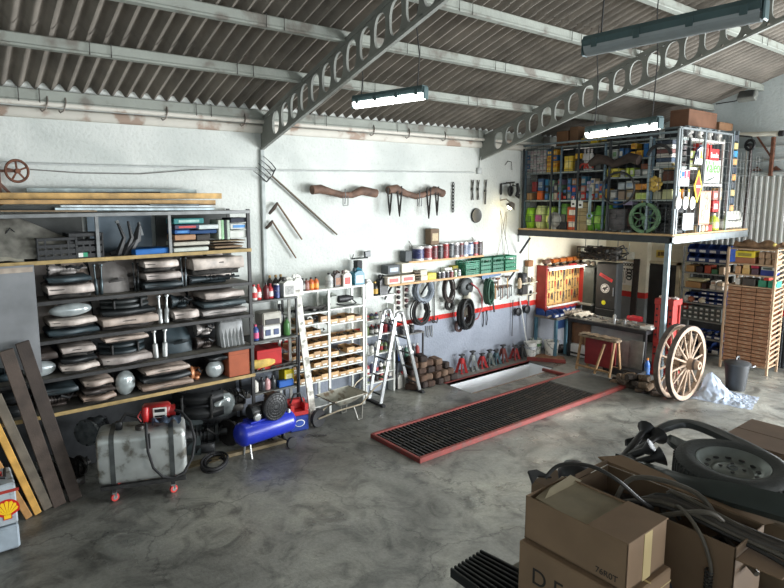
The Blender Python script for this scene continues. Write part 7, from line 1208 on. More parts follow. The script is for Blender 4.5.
b = MB(); p = at_y(714.5, 231, FY); bottle('oil_bottle', 'yellow green bottle', 'on the deck right of the pinkish poster', (p.x, FY+.04, ZD), .1, .33, (190, 206, 70), (206, 206, 190), 1, (226, 226, 150)); fbox(708, 712.5, 225, 231.5, (206, 50, 46), 'small red box', 'on the deck under the pinkish poster', None, z=ZD, y=MY+.04, d=.1)
for k in range(4): fbox(695.5+k*3.3, 698.5+k*3.3, 225.5, 232, [(214, 190, 150), (196, 160, 120), (222, 206, 176), (190, 150, 110)][k], 'small tan box', 'in the row under the pinkish poster', W_, z=ZD, y=MY+.05, d=.1)
b = MB(); lumps(b, -.3, .3, -.05, .1, 0, 22, .05); tag(b.build('bottles_and_caps', mat((60, 50, 44), .5, var=.4), None, (11.95, FY+.08, 3.74)), 'dark bits lined up on the board under the white lettered board', 'bits', None, 'stuff')
# tagged upright at the right end, cartons on top
p = at_y(734.5, 166, 5.1); t = thing('tagged_shelf_end', 'narrow shelf end with a column of orange and blue tags', 'shelf', (p.x, 5.1, ZD)); 
for dx in (-.1, .1): b = MB(); b.box(dx-.015, 0, 0, dx+.015, .4, 1.95, .003); b.build('upright', GAL, t)
for k in range(12): b = MB(); c = [(222, 160, 96), (60, 66, 80), (226, 170, 110), (70, 80, 96), (214, 190, 130), (80, 84, 90)][k % 6] if k != 9 else (70, 150, 200); b.box(-.085, -.01, .04+.155*k, .085, .3, .16+.155*k, .006); b.build('tag_box', mat(c, .6, var=.15), t)
# shelving further back carries the high cartons
t = thing('storage_shelf', 'dark shelf behind the front shelving carrying the two brown cartons', 'shelf', (12.6, 5.6, ZD)); B = (12.6, 5.6, ZD)
za = at_y(700, 127.5, 5.45).z; x0, x1 = at_y(686, 127, 5.45).x, at_y(736, 127, 5.45).x; MW(B).box(x0, 5.42, za-.04, x1, 5.85, za, .004).build('shelf_board', GAL, t)
for x in (x0+.03, x1-.03): MW(B).box(x-.02, 5.42, ZD, x+.02, 5.85, za-.04, .003).build('upright', DKS, t)
a, q = at_y(689, 126, 5.45), at_y(718, 113.5, 5.45); carton('cardboard_box', 'wide brown carton', 'high on the dark shelf above the front mesh', 'box', ((a.x+q.x)/2, 5.64, za), q.x-a.x, .36, q.z-a.z, (112, 78, 58), 1, None); a, q = at_y(720, 126, 5.45), at_y(734, 119.5, 5.45); carton('cardboard_box', 'low tan carton', 'high on the dark shelf above the front mesh', 'box', ((a.x+q.x)/2, 5.64, za), q.x-a.x, .36, q.z-a.z, (134, 100, 72), 2, None)
# white folded pack at the deck end
a, q = at_y(726, 232, 4.98), at_y(743.5, 213.5, 4.98); t = thing('folded_bag', 'off white folded bag lying at the right end of the mezzanine deck', 'bag', ((a.x+q.x)/2, 5.1, ZD)); w_, h_ = (q.x-a.x)/2, q.z-a.z; b = MB(); b.box(-w_, -.12, 0, w_, .2, h_*.55, .05); b.grid(lambda x, e: (-w_+2*w_*x, -.1-.02*math.sin(PI*e)+.06*e, h_*(.5+.5*e)), 8, 6, th=.04); b.build('body', mat((216, 214, 204), .6, var=.12, bump=.2), t); b = MB(); b.tube([(-w_*.9, -.125, h_*.5), (0, -.135, h_*.46), (w_*.6, -.13, h_*.5), (w_*.9, -.11, h_*.9)], .008, 5); b.build('seam', DKS, t)
# wall crane, flood lamp and hoses on the end wall
p = at_x(772, 155, 13.95); t = thing('wall_crane', 'rusty wall bracket with a pale tube arm above the corrugated sheeting', 'bracket', p); b = MW(p); zt_, zb_ = at_x(772, 137, 13.95).z, at_x(772, 176, 13.95).z; b.box(13.92, p.y-.03, zb_, 14.0, p.y+.03, zt_, .004).build('post', RUST, t)
b = MW(p); e0, e1 = at_x(739, 135, 13.95), at_x(779, 133.5, 13.95); b.tube([e0, e1], .05, 10); b.build('arm', mat((206, 204, 190), .5), t); b = MW(p); b.bar(at_x(757, 136, 13.95), at_x(771, 157, 13.95), .03, .03); b.build('strut', RUST, t); b = MW(p); b.tube([e1, e1+(e1-e0).normalized()*.08], .06, 8); b.build('end_knob', BLACK, t)
for k, (u, v) in enumerate(((757, 171), (776, 170.5))): p = at_x(u, v, 14.05); b = MB(); b.prism([(-.1, 0), (.1, 0), (0, .09)], -.02, .03, face_mX((0, 0, 0))); tag(b.build('small_bracket', RUST, None, p), ['left', 'right'][k]+' small rusty triangle bracket on the ledge', 'bracket')
p = at_x(750, 145, 13.9); t = thing('pulley_wheel_block', 'black pulley with dark hoses hanging down before the corrugated sheeting', 'pulley', p); b = MB(); b.tube([(0, .08*math.cos(2*PI*k/16), .1*math.sin(2*PI*k/16)) for k in range(16)], .03, 6, 0, True); b.lathe([(.04, -.03), (.04, .03)], 10, 0, RY(PI/2)); b.build('wheel', BLACK, t)
b = MW(p); b.tube([at_x(751, 146, 13.9), at_x(749, 180, 13.9), at_x(745, 212, 13.88), at_x(742, 236, 13.85)], .03, 6); b.build('hose', mat((70, 60, 58), .6), t); b = MW(p); b.tube([at_x(747, 146, 13.9), at_x(744.5, 180, 13.9), at_x(743, 232, 13.9)], .012, 5); b.build('cord', mat((190, 186, 176), .6), t); b = MW(p); b.tube([at_x(727, 134.5, 13.9), at_x(752, 137, 13.9), at_x(752, 142, 13.9)], .016, 5); b.build('rail', DKS, t)
p = at_x(748, 97, 13.8); t = thing('flood_lamp', 'grey square flood lamp on a thin arm high on the end wall', 'flood lamp', p); b = MB(); b.box(-.1, -.17, -.1, .04, .17, .1, .02, 0, RY(.5)); b.box(-.12, -.14, -.08, -.1, .14, .08, .004, 1, RY(.5)); b.build('head', [mat((132, 134, 128), .5, .2), mat((90, 92, 90), .2)], t); b = MW(p); b.tube([p, at_x(735, 101, 13.9), at_x(716, 104, 13.95)], .012, 5); b.tube([p, p+Vector((.28, 0, .02))], .02, 6); b.build('arm', DKS, t)
# ------------------------------------------------------------------ blue bin shelf and drawer rack on the right
BXF = 13.6; yl, yr = 6.1, 5.22
t = thing('parts_shelf', 'grey steel shelf of blue bins under the mezzanine', 'shelf', (BXF, 5.66, 0)); B = (BXF, 5.66, 0); GST = mat((146, 148, 144), .5, .3, var=.15)
for y in (yl, yr):
    for x in (BXF, BXF+.4): MW(B).box(x-.02, y-.02, 0, x+.02, y+.02, 2.42, .003).build('upright', GST, t)
SV = [262.2, 273.2, 289, 303.5, 320.5, 338, 352.5]; SZ = [at_x(703, v, BXF).z for v in SV]
for z in SZ+[.1]: MW(B).box(BXF-.02, yr-.02, z-.03, BXF+.42, yl+.02, z, .003).build('shelf_board', GST, t)
MW(B).box(BXF+.43, yr, 0, BXF+.44, yl, 2.4).build('backdrop', mat((70, 68, 66), .8, var=.2), t)
NB = (28, 56, 118); wy = yl-yr
for r in range(2):
    for k in range(4): bin_('large navy bin', 'in the %s row atop the grey bin shelf' % ['lower', 'upper'][r], (BXF+.18, yl-.06-wy*.94*(k+.5)/4, SZ[0]+.19*r), wy*.23, .34, .185, NB, k, 'navy bins on the bin shelf', -PI/2)
def rbox(r, k0, k1, h, c, base, lab=None, st=0., where=None):
    y0, y1 = yl-.04-(wy-.08)*k0, yl-.04-(wy-.08)*k1; return carton('parts_box', base, where or ('on the %s shelf of the blue bin shelf' % ['second', 'third'][r-1]), 'box', (BXF+.18, (y0+y1)/2, SZ[r]+st), .3, (y0-y1)*.95, h, c, k0, lab, 'boxes on the bin shelf', face='x')
for a in ((1, 0, .22, .15, (190, 146, 92), 'tan box'), (1, .26, .44, .14, (60, 44, 44), 'dark brown box'), (1, .48, .64, .17, (190, 84, 60), 'brick red box'), (1, .66, .82, .1, (80, 130, 92), 'green box'), (1, .84, .98, .16, (206, 180, 150), 'cream box'), (2, 0, .42, .13, (186, 144, 96), 'wide tan box'), (2, .44, .56, .12, (90, 66, 60), 'brown box'), (2, .64, .8, .1, (222, 214, 200), 'white box'), (2, .81, .98, .09, (216, 206, 190), 'off white box')): rbox(*a)
rbox(2, .0, .5, .05, (206, 196, 150), 'long cream board', None, .15, 'lying on the wide tan box of the bin shelf'); rbox(2, .66, .8, .09, (226, 218, 204), 'small white box', (190, 150, 120), .105, 'stacked on the white box of the bin shelf'); rbox(2, .82, .97, .08, (214, 190, 160), 'small cream box', None, .095, 'stacked on the off white box of the bin shelf')
for r in range(3):
    for k in range(5):
        if r == 2 and k < 2: continue
        bin_('navy bin', 'in row %s, fourth level of the bin shelf' % ['one', 'two', 'three'][r], (BXF+.16, yl-.05-wy*.92*(k+.5)/5, SZ[3]+.1*r), wy*.175, .26, .095, [(28, 52, 108), (34, 60, 120)][(k+r) % 2], k, 'navy bins on the bin shelf', -PI/2)
for k, (c, nm) in enumerate((((206, 204, 196), 'white lumpy bag'), ((190, 120, 90), 'terracotta box'), ((222, 210, 184), 'cream lumpy bag'))): y = yl-.08-.12*k if k < 2 else yl-.42; b = MB(); b.grid(lambda a, e: (.07*math.cos(2*PI*a)*math.sin(PI*e), .07*math.sin(2*PI*a)*math.sin(PI*e), .06-.06*math.cos(PI*e)+.01*math.sin(a*20)), 12, 8); reg(b.build('small_bag', mat(c, .7, var=.15), None, (BXF+.03, y, SZ[3])), nm, 'at the front of the fourth level of the bin shelf', 'bag', k)
for r in range(3):
    for k in range(7):
        y0 = yl-.04-(wy-.08)*k/7; b = MB(); w_ = (wy-.08)/7*.93; b.box(0, -w_, 0, .25, 0, .095, .006); b.box(-.006, -w_*.9, .01, 0, -w_*.1, .085, .003); b.box(-.012, -w_*.75, .035, -.006, -w_*.25, .07, .002, 1)
        c = (104, 108, 104) if not (r == 2 and k == 0) else (170, 50, 46); o = b.build('drawer_box', [mat(c, .5, var=.1), mat((226, 226, 218), .5, var=.1)], None, (BXF+.01, y0, SZ[4]+.1*r)); reg(o, ('red' if c[0] > 150 else 'grey')+' drawer box', 'in row %s, fifth level of the bin shelf' % ['one', 'two', 'three'][r], 'box', k, 'grey drawer boxes on the bin shelf')
for lv, n, hh in ((5, 5, .15), (6, 4, .12)):
    for k in range(n): bin_('deep navy bin', 'on the %s level of the bin shelf' % {5: 'sixth', 6: 'seventh'}[lv], (BXF+.18, yl-.05-wy*.92*(k+.5)/n, SZ[lv]), wy*.9/n, .3, hh, (26, 48, 96), k, 'navy bins on the bin shelf', -PI/2)
    b = MB(); lumps(b, .05, .3, -wy*.85, 0, hh*.6, 36, .04); tag(b.build('loose_parts', mat((86, 84, 80), .45, .4, var=.5), None, (BXF, yl-.05, SZ[lv])), 'loose metal parts in the %s level navy bins' % {5: 'sixth', 6: 'seventh'}[lv], 'parts', None, 'stuff')
for k in range(4): bin_('dark blue bin', 'on the bottom board of the bin shelf', (BXF+.18, yl-.05-wy*.92*(k+.5)/4, .1), wy*.22, .3, .2, (24, 42, 84), k, 'navy bins on the bin shelf', -PI/2)
# drawer rack
DX, y0, y1, DT = 13.06, 5.0, 4.17, 2.5
t = thing('drawer_rack', 'tall rack of brown cardboard drawers at the right', 'drawer rack', (DX, 4.6, 0)); B = (DX, 4.6, 0); BRN = (150, 116, 88); CRM = mat((176, 150, 122), .6, var=.12)
for x in (DX, DX+.5):
    for y in (y0, y1): MW(B).box(x-.02, y-.02, 0, x+.02, y+.02, DT, .003).build('upright', CRM, t)
zs = [at_x(748, v, DX).z for v in (251, 263.5, 274.5, 286)]
zs = [DT-.02, at_x(748, 263.8, DX).z, at_x(748, 274.5, DX).z, at_x(748, 286, DX).z]
for z in zs+[.16]: MW(B).box(DX-.015, y1, z-.025, DX+.5, y0, z, .003).build('shelf_board', CRM, t)
b = MW(B)
for k in range(22): b.bar((DX, y1-.022, .25+.1*k), (DX+.5, y1-.022, .3+.1*k), .008, .035)
b.build('side_ladder', CRM, t)
zb, zt = .17, zs[3]-.03; NR = 20; hd = (zt-zb)/NR; wd = (y0-y1-.06)/3
hm = mat((176, 156, 130), .5, var=.1)
for k in range(3):
    for r in range(NR):
        ya = y0-.03-wd*k; z = zb+hd*r; c = [(146, 108, 80), (138, 102, 76), (154, 116, 88)][(r*2+k) % 3]; b = MW(B); b.box(DX-.012, ya-wd+.006, z+.006, DX+.45, ya-.006, z+hd-.006, .004); d_ = b.build('drawer', mat(c, .75, var=.1, scale=6), t)
        b = MW(B); yc = ya-wd/2+.02*((r+k) % 3-1); b.box(DX-.02, yc-.03, z+hd*.45, DX-.012, yc+.03, z+hd*.6, .002); b.build('label_holder', hm, d_)
def dbox(lv, u0, u1, v0, v1, c, base, where, lab=None, st=0.):
    a, q = at_x(u0, v1, DX), at_x(u1, v0, DX); return carton('parts_box', base, where, 'box', (DX+.16, (a.y+q.y)/2, zs[lv]+st), .26, (a.y-q.y)*.95, q.z-a.z, c, u0, lab, 'boxes in the drawer rack', face='x')
R1, R2, R3 = 'on the top shelf of the drawer rack', 'on the second shelf of the drawer rack', 'on the third shelf of the drawer rack'
dbox(1, 734, 755, 257, 262, (160, 110, 80), 'long brown tray', R1); dbox(1, 734, 755, 250.5, 256, (226, 206, 60), 'long yellow box', 'on the long brown tray of the drawer rack', (150, 140, 60), .11)
for r in range(2):
    for k in range(3): dbox(1, 758+k*6.7, 764+k*6.7, 256-r*5.6, 261.5-r*5.6, (166, 138, 110), 'square brown box', 'in the %s layer, top shelf of drawer rack' % ['lower', 'upper'][r], None, .125*r)
for u0, u1, v0, v1, c, nm, st in ((734, 740, 267, 274, (190, 150, 112), 'tan box', 0), (741, 749, 269.5, 274.5, (206, 172, 110), 'ochre box', 0), (742, 749, 264.5, 269, (214, 186, 130), 'pale ochre box', .115), (750, 758, 269.5, 275, (90, 70, 80), 'plum box', 0), (759, 775, 271, 275.5, (44, 58, 130), 'wide blue box', 0)): dbox(2, u0, u1, v0, v1, c, nm, R2 if not st else 'stacked on the ochre box of the drawer rack', None, st)
dbox(2, 750, 758, 266.5, 269.5, (170, 44, 70), 'crimson box', 'stacked on the plum box of the drawer rack', None, .13); dbox(2, 760, 774, 268, 270.5, (180, 184, 176), 'silver box', 'stacked on the wide blue box of the drawer rack', (50, 70, 60), .105)
for u0, u1, c, nm in ((734, 739, (196, 194, 186), 'small white box'), (741, 755, (70, 66, 62), 'dark flat box'), (757, 766, (60, 140, 110), 'green box'), (767, 777, (50, 150, 120), 'teal box')): dbox(3, u0, u1, 278.5, 284.5, c, nm, R3)
dbox(3, 763, 769, 275.5, 278, (190, 70, 56), 'small red box', 'on the green box of the drawer rack', None, .135)
b = MB(); b.grid(lambda a, e: (.03+.35*e, -.05-.78*a, .02+.1*math.sin(PI*e)*(1+.4*math.sin(a*15+e*7))), 20, 8, th=.02); tag(b.build('bundle', mat((124, 96, 70), .8, var=.35, scale=9, bump=.3), None, (DX, y0, DT)), 'brown wrapped bundle lying on top of the drawer rack', 'bundle')
b = MB(); b.lathe([(.03, 0), (.05, .05), (.02, .1)], 10); tag(b.build('yellow_rag', mat((216, 196, 110), .8), None, (DX+.1, y1+.08, DT)), 'small yellow cloth at the right end on top of the drawer rack', 'cloth')
p = at_z(772, 372); b = MB(); 
for k in range(9): b.box(0, -.07*k-.05, .0, .05, -.07*k, .95, .01)
b.box(.02, -.62, 0, .06, 0, .95); tag(b.build('ribbed_panel', mat((62, 66, 70), .5, .3, var=.15), None, (13.9, at_x(759, 350, 13.9).y, 0)), 'dark ribbed metal panel standing right of the drawer rack', 'panel')
# ------------------------------------------------------------------ wagon wheels
WW = mat((156, 132, 112), .85, var=.25, scale=9, bump=.3); WL = mat((160, 138, 118), .85, var=.2, scale=9, bump=.2); IR = mat((90, 80, 74), .7, .4, var=.25)
def wagon(x, y, R0, rz, label):
    t = thing('wagon_wheel', label, 'wheel', (x, y, 0), rz); C0 = Matrix.Translation((0, 0, R0+.004)) @ RX(PI/2) @ RX(.0)
    b = MB(); b.lathe([(R0-.08, -.035), (R0-.012, -.04), (R0-.012, .04), (R0-.08, .035), (R0-.08, -.035)], 48, 0, C0); b.build('felloe', WL, t)
    b = MB(); b.lathe([(R0-.012, -.04), (R0, -.04), (R0, .04), (R0-.012, .04)], 48, 0, C0, True, True); b.build('iron_tyre', IR, t)
    b = MB(); b.lathe([(.05, -.16), (.085, -.15), (.1, -.06), (.105, .05), (.085, .17), (.07, .22), (.035, .22), (.035, .16)], 20, 0, C0); b.build('hub', WW, t)
    b = MB(); b.lathe([(.09, .13), (.098, .13), (.092, .16), (.084, .16)], 20, 0, C0, True, True); b.lathe([(.1, -.08), (.108, -.08), (.108, -.05), (.1, -.05)], 20, 0, C0, True, True); b.build('hub_band', IR, t)
    for k in range(14):
        q = 2*PI*k/14+.1; b = MB(); P = [C0 @ Vector((r*math.cos(q), r*math.sin(q), .03*(1-r/R0))) for r in (.09, .3, R0-.09)]; b.tube(P, [.026, .019, .018], 8); b.build('spoke', WL, t)
    return t
wagon(10.38, 4.5, .655, -.0, 'nearer of the two old wooden wagon wheels'); wagon(10.36, 4.69, .655, -.0, 'rear one of the two old wooden wagon wheels, nearer the mezzanine column')
# scrap heap beside them
for k in range(46):
    lay = 0 if k < 22 else (1 if k < 38 else 2); a = R_.uniform(0, 1); rr_ = [.46, .34, .2][lay]; x = 10.24+R_.uniform(-.22, .22)*(1-.25*lay); y = 5.3+R_.uniform(-1, 1)*rr_; b = MB(); L_ = R_.uniform(.13, .2); r_ = R_.uniform(.045, .065)
    b.lathe([(0, -L_/2-.005), (r_*.8, -L_/2), (r_, -L_*.3), (r_*.92, L_*.25), (r_*.85, L_/2), (0, L_/2+.005)], 9, 0, RZ(R_.uniform(0, PI)) @ RY(PI/2+R_.uniform(-.4, .4))); b.lathe([(r_*.8, L_*.49), (r_*.3, L_*.52)], 8, 1, RZ(1.) @ RY(PI/2)) if False else None
    tag(b.build('short_log', mat([(74, 60, 48), (96, 80, 64), (58, 50, 44), (120, 100, 80)][k % 4], .85, var=.35, scale=14, bump=.3), None, (x, y, max(.055, .05+.1*lay))), 'short dark log in the heap beside the wagon wheels', 'log', 'short logs heaped by the wagon wheels')
# bin
p = at_z(735, 390); t = thing('dustbin', 'black plastic dustbin with a lid in front of the drawer rack', 'dustbin', (p.x+.06, p.y+.02, 0)); BP = mat((46, 48, 50), .45, var=.12); b = MB(); b.lathe([(.15, 0), (.155, .02), (.195, .46), (.205, .46), (.205, .49), (.17, .49)], 24); b.build('body', BP, t)
b = MB(); b.lathe([(.215, .475), (.22, .5), (.2, .515), (.09, .545), (0, .55)], 24); lid = b.build('lid', mat((58, 60, 62), .4, var=.1), t); b = MB(); b.tube([(-.06, 0, .56), (-.05, 0, .61), (.05, 0, .61), (.06, 0, .56)], .016, 6); b.build('lid_handle', BP, lid)
for s in (-1, 1): b = MB(); b.tube([(s*.1-.06, -.185, .44), (s*.1-.05, -.235, .46), (s*.1+.05, -.235, .46), (s*.1+.06, -.185, .44)], .014, 6); b.build('side_handle', mat((170, 172, 174), .4, .3), t) if s > 0 else None  # pale handle colour stands in for its highlight
# plastic sheet
PL = mat((186, 200, 220), .12, 0, var=.15, scale=7, bump=.7, bscale=16, alpha=.55); from mathutils import noise as NZ
def heap(a, e):
    x = -.55+1.1*a; y = -.75+1.15*e; cx, cy = x+.0, y-.12; h = .42*math.exp(-((cx/.3)**2+(cy/.28)**2)); r_ = NZ.noise(Vector((x*6, y*6, 1.3)))*.07+NZ.noise(Vector((x*15, y*15, 4)))*.035; m = min(1, 6*min(a, 1-a, e, 1-e)+.15)
    return (x+.05*NZ.noise(Vector((x*4, y*4, 9))), y+.06*NZ.noise(Vector((x*4, y*4, 7))), max(.004, (h+abs(r_))*m))
b = MB(); b.grid(heap, 60, 60); p = at_z(716, 396); b.v = [(x*.78, y*.78, z*.9) for x, y, z in b.v]; o = b.build('plastic_sheet', PL, None, (p.x, p.y, 0), .2); tag(o, 'crumpled clear plastic sheet heaped on the floor by the wagon wheels', 'plastic sheet')
# ------------------------------------------------------------------ near platform with the boxes and tyre
PZ = 1.62
t = thing('storage_platform', 'timber platform holding the boxes, tyre and car mouldings close to the viewer', 'platform', (3.0, .4, 0)); B = (3.0, .4, 0); PWD = mat((120, 104, 84), .8, var=.25, scale=5)
b = MW(B); y = -.6
while y < 1.3: b.box(1.75, y, PZ-.035, 4.5, y+.13, PZ, .004); y += .14
b.build('planks', PWD, t)
for y in (-.5, 1.2): MW(B).box(1.8, y, PZ-.16, 4.45, y+.08, PZ-.036, .004).build('beam', DARKST, t)
for x in (1.85, 4.35):
    for y in (-.5, 1.2): MW(B).box(x-.05, y, 0, x+.05, y+.09, PZ-.16, .004).build('post', DARKST, t)
tag(MB().box(-.24, -.3, 0, .16, .36, .012, .002).build('plywood_sheet', mat((128, 126, 112), .7, var=.15), None, (2.25, 1.4, PZ)), 'grey plywood offcut jutting out under the stacked cardboard boxes', 'board')
KR = mat((132, 108, 84), .85, var=.1, scale=4); KR2 = mat((112, 92, 72), .85, var=.1, scale=4); INK = mat((40, 36, 34), .7)
# lower box, printed
t = thing('cardboard_box', 'lower cardboard box with large black letters at the platform corner', 'box', (2.18, 1.27, PZ+.012)); hb = .36; b = MB(); b.box(-.17, -.25, 0, .17, .25, hb, .006); b.build('body', KR, t); b = MB(); b.box(-.171, -.251, hb-.06, .171, -.24, hb-.055); b.box(-.005, -.25, hb, .005, .25, hb+.002); b.build('tape', TAPE, t)
lettering('D E P O', .105, face_mX((-.1715, .0, hb-.13)), INK, t, .0008); lettering('c a r   p a r t s', .03, face_mX((-.1715, .07, hb-.225)), INK, t, .0008)
# upper box, half open
t = thing('cardboard_box', 'upper cardboard box with folded flaps at the platform corner', 'box', (2.19, 1.28, PZ+.012+hb+.004)); x0, x1, ya, yb, h = -.15, .15, -.235, .235, .2; k = .006
b = MB(); b.box(x0, ya, 0, x1, yb, k).box(x0, ya, 0, x0+k, yb, h, .002).box(x1-k, ya, 0, x1, yb, h, .002).box(x0, ya, 0, x1, ya+k, h, .002).box(x0, yb-k, 0, x1, yb, h, .002); b.build('body', KR, t)
b = MB(); b.prism([(x0+.03, yb-.03), (x1+.0, yb+.02), (x1, ya+.17), (x0+.0, ya+.17)], h-.014, h-.008, Matrix.Identity(4)); b.build('sunken_flap', mat((140, 128, 104), .85, var=.12), t)
b = MB(); b.box(x0-.004, ya-.004, h, x1+.004, ya+.17, h+.006, .002); b.build('near_flap', KR, t); b = MB(); b.prism([(x0+.05, 0), (x1+.03, .0), (x1+.0, .045), (x0+.12, .03)], 0, .006, Matrix.Translation((0, yb-.06, h-.012)) @ RX(.5)); b.build('raised_flap', mat((150, 138, 112), .85), t)
b = MB(); b.box(-.03, ya-.002, 0, .03, ya, h, 0); b.build('tape', TAPE, t); lettering('76R0T', .035, face_mX((x0-.0015, ya+.08, .035)), INK, t, .0008)
# large open box with cables
t = thing('cardboard_box', 'large open cardboard box full of old cables', 'box', (2.68, 1.15, PZ)); x0, x1, ya, yb, h = -.17, .12, -.3, .42, .48; k = .007
b = MB(); b.box(x0, ya, 0, x1, yb, k).box(x0, ya, 0, x0+k, yb, h, .002).box(x1-k, ya, 0, x1, yb, h, .002).box(x0, ya, 0, x1, ya+k, h, .002).box(x0, yb-k, 0, x1, yb, h, .002); b.build('body', KR2, t)
b = MB(); b._add([(x1, yb+.02, h), (x1, ya, h), (x1+.05, ya-.02, h+.0), (x1+.1, yb-.02, h+.03), (x1+.0, yb+.06, h+.02)], [(0, 1, 2, 3, 4)]); b._add([(x1+.006, yb+.02, h), (x1+.006, ya, h), (x1+.056, ya-.02, h+.0), (x1+.106, yb-.02, h+.03), (x1+.006, yb+.06, h+.02)], [(0, 1, 2, 3, 4)]); b.build('back_flap', KR, t)
b = MB(); b.box(x0, yb, h, x1, yb+.006, h+.03, .002, 0, Matrix.Translation((0, 0, 0))); b.build('side_flap', KR2, t); b = MB(); b.box(x0, ya-.16, h-.05, x1, ya, h-.044, .002); b.build('near_flap', KR, t)
lettering('IL', .12, face_mX((x0-.0015, .1, .16)), INK, t, .0008); b = MB(); G = face_mX((x0-.0012, -.02, .16)); b.lathe([(.03, .0), (.055, .0), (.055, .001), (.03, .001)], 20, 0, G)
for q in range(6): b.box(-.05, -.006, 0, .05, .006, .0012, 0, 0, G @ RZ(q*PI/6))
b.build('printed_emblem', mat((60, 66, 80), .7), t)
CB = [mat((44, 42, 40), .55, var=.2), mat((92, 86, 76), .6, var=.2), mat((62, 56, 50), .6, var=.2)]
def cable(pts, r, m, label, name='cable'):
    o = Vector(pts[0]); b = MW(o); P = [Vector(p) for p in pts]; Q = []
    for i in range(len(P)-1):
        p0, p1, p2, p3 = P[max(i-1, 0)], P[i], P[i+1], P[min(i+2, len(P)-1)]
        for j in range(6): s = j/6; Q.append(.5*((2*p1)+(p2-p0)*s+(2*p0-5*p1+4*p2-p3)*s*s+(3*p1-p0-3*p2+p3)*s**3))
    Q.append(P[-1]); b.tube(Q, r, 7); return tag(b.build(name, m, None, o), label, 'cable')
cable([(2.54, 1.4, 1.98), (2.64, 1.35, 2.16), (2.73, 1.1, 2.16), (2.7, .95, 2.02), (2.6, .8, 1.98)], .012, CB[1], 'grey cable arching high over the open box of cables')
cable([(2.6, 1.3, 1.98), (2.56, 1.1, 2.12), (2.6, .98, 2.16), (2.72, .95, 2.05)], .011, CB[1], 'pale cable looping over the middle of the open box')
p0 = at_x(705, 560, 2.5); cable([(2.7, 1.2, 2.05), (2.58, 1.1, 2.14), (2.5, .98, 2.1), (2.495, .93, 1.98), (2.496, .94, 1.9)], .008, CB[1], 'coiled end cable hanging over the front edge of the open box'); b = MB()
b.tube([(.014*math.cos(j*.9), .014*math.sin(j*.9), -.0022*j) for j in range(50)], .0045, 5); tag(b.build('spring_cable', CB[0], None, (2.493, .935, 1.97)), 'short dark coiled cable hanging down the front of the open box', 'cable')
for k in range(9): cable([(2.56+.02*k, 1.5-.06*k, 2.0+.005*k), (2.6+.015*k, 1.2, 2.1+.012*(k % 4)), (2.62+.01*k, .9-.02*k, 2.08+.01*(k % 3)), (2.6+.03*k, .72-.02*k, 2.07+.008*(k % 5)), (2.56+.04*k, .55, 2.04)], .009+.002*(k % 3), CB[k % 3], ['thick black', 'grey', 'brown', 'thin black', 'pale grey', 'dark brown', 'black', 'dusty grey', 'rusty brown'][k]+' cable in the bundle lying across the open box')
b = MB(); lumps(b, -.12, .08, -.25, .36, 0, 40, .05); tag(b.build('cable_mass', CB[0], None, (2.68, 1.15, PZ+.33)), 'dark tangle of cables and plugs deep in the open box', 'cables', None, 'stuff')
tag(MB().box(-.14, -.28, 0, .1, .4, .33, .01).build('packing_filler', mat((60, 52, 44), .9), None, (2.67, 1.15, PZ+.008)), 'dark packing at the bottom of the open box', 'packing', None, 'stuff')
cable([at_z(545, 478, 2.2), at_z(560, 465, 2.26), at_z(590, 466, 2.3), at_z(617, 480, 2.28), at_z(640, 500, 2.18), at_z(652, 508, 2.1)], .009, CB[0], 'long black cable curving over the upper cardboard box')
t = thing('mirror_shell', 'black rounded mirror shell behind the upper cardboard box', 'car part', (2.62, 1.66, 2.02)); b = MB(); b.lathe([(0, -.02), (.07, 0), (.085, .04), (.07, .09), (.03, .12), (0, .125)], 18, 0, RX(.3)); b.build('shell', BLACK, t); b = MB(); b.tube([(0, 0, 0), (-.05, .02, -.08), (-.02, -.05, -.12)], .02, 6); b.build('arm', BLACK, t)
tag(MB().box(-.12, -.05, 0, .1, .2, .38, .01).build('cardboard_box', KR2, None, (2.62, 1.63, PZ)), 'narrow box behind the open box under the black mirror shell', 'box')
b = MB(); b.prism([(-.06, .0), (.0, .02), (.07, -.01), (.02, .05), (-.03, .06)], 0, .012, RX(.6)); tag(b.build('plastic_clip', BLACK, None, at_z(540, 481, 2.2)), 'small black plastic clip on the rim of the upper cardboard box', 'clip')
# tyre
t = thing('spare_wheel', 'dusty car tyre on a steel rim lying on the pile', 'tyre', (3.16, 1.12, 2.03)); TM = Matrix.Translation((0, 0, .02)) @ RY(-.05) @ RX(.04) @ Matrix.Diagonal((.84, .84, .88, 1)); b = MB(); b.lathe([(.19, .03), (.2, .015), (.26, .0), (.298, .015), (.31, .05), (.31, .12), (.298, .155), (.26, .172), (.2, .157), (.19, .14)], 48, 0, TM, True, True)
for k in range(60): q = 2*PI*k/60; b.box(.3, -.005, .03, .313, .005, .14, 0, 0, TM @ RZ(q))
b.build('tyre', mat((58, 60, 58), .75, var=.2, scale=5, bump=.2), t)
b = MB(); N = 72; H5 = [(.0, .118), (.05, .118), (.085, .112), (.11, .1), (.15, .118), (.165, .125), (.178, .15), (.19, .156), (.197, .15), (.19, .13), (.19, .02), (0, .02)]; b.lathe(H5, 40, 0, TM)
b.build('rim', mat((122, 128, 124), .45, .5, var=.15), t); b = MB()
for k in range(12): q = 2*PI*k/12; b.lathe([(0, .1195), (.017, .1195), (.017, .1215), (0, .1215)], 12, 0, TM @ Matrix.Translation((.135*math.cos(q), .135*math.sin(q), -.0055))) 
b.build('vent_hole', BLACK, t); b = MB()
for k in range(4): q = 2*PI*k/4+.4; b.lathe([(0, .118), (.011, .118), (.011, .1215), (0, .1215)], 10, 0, TM @ Matrix.Translation((.06*math.cos(q), .06*math.sin(q), 0)))
b.build('bolt_hole', BLACK, t)
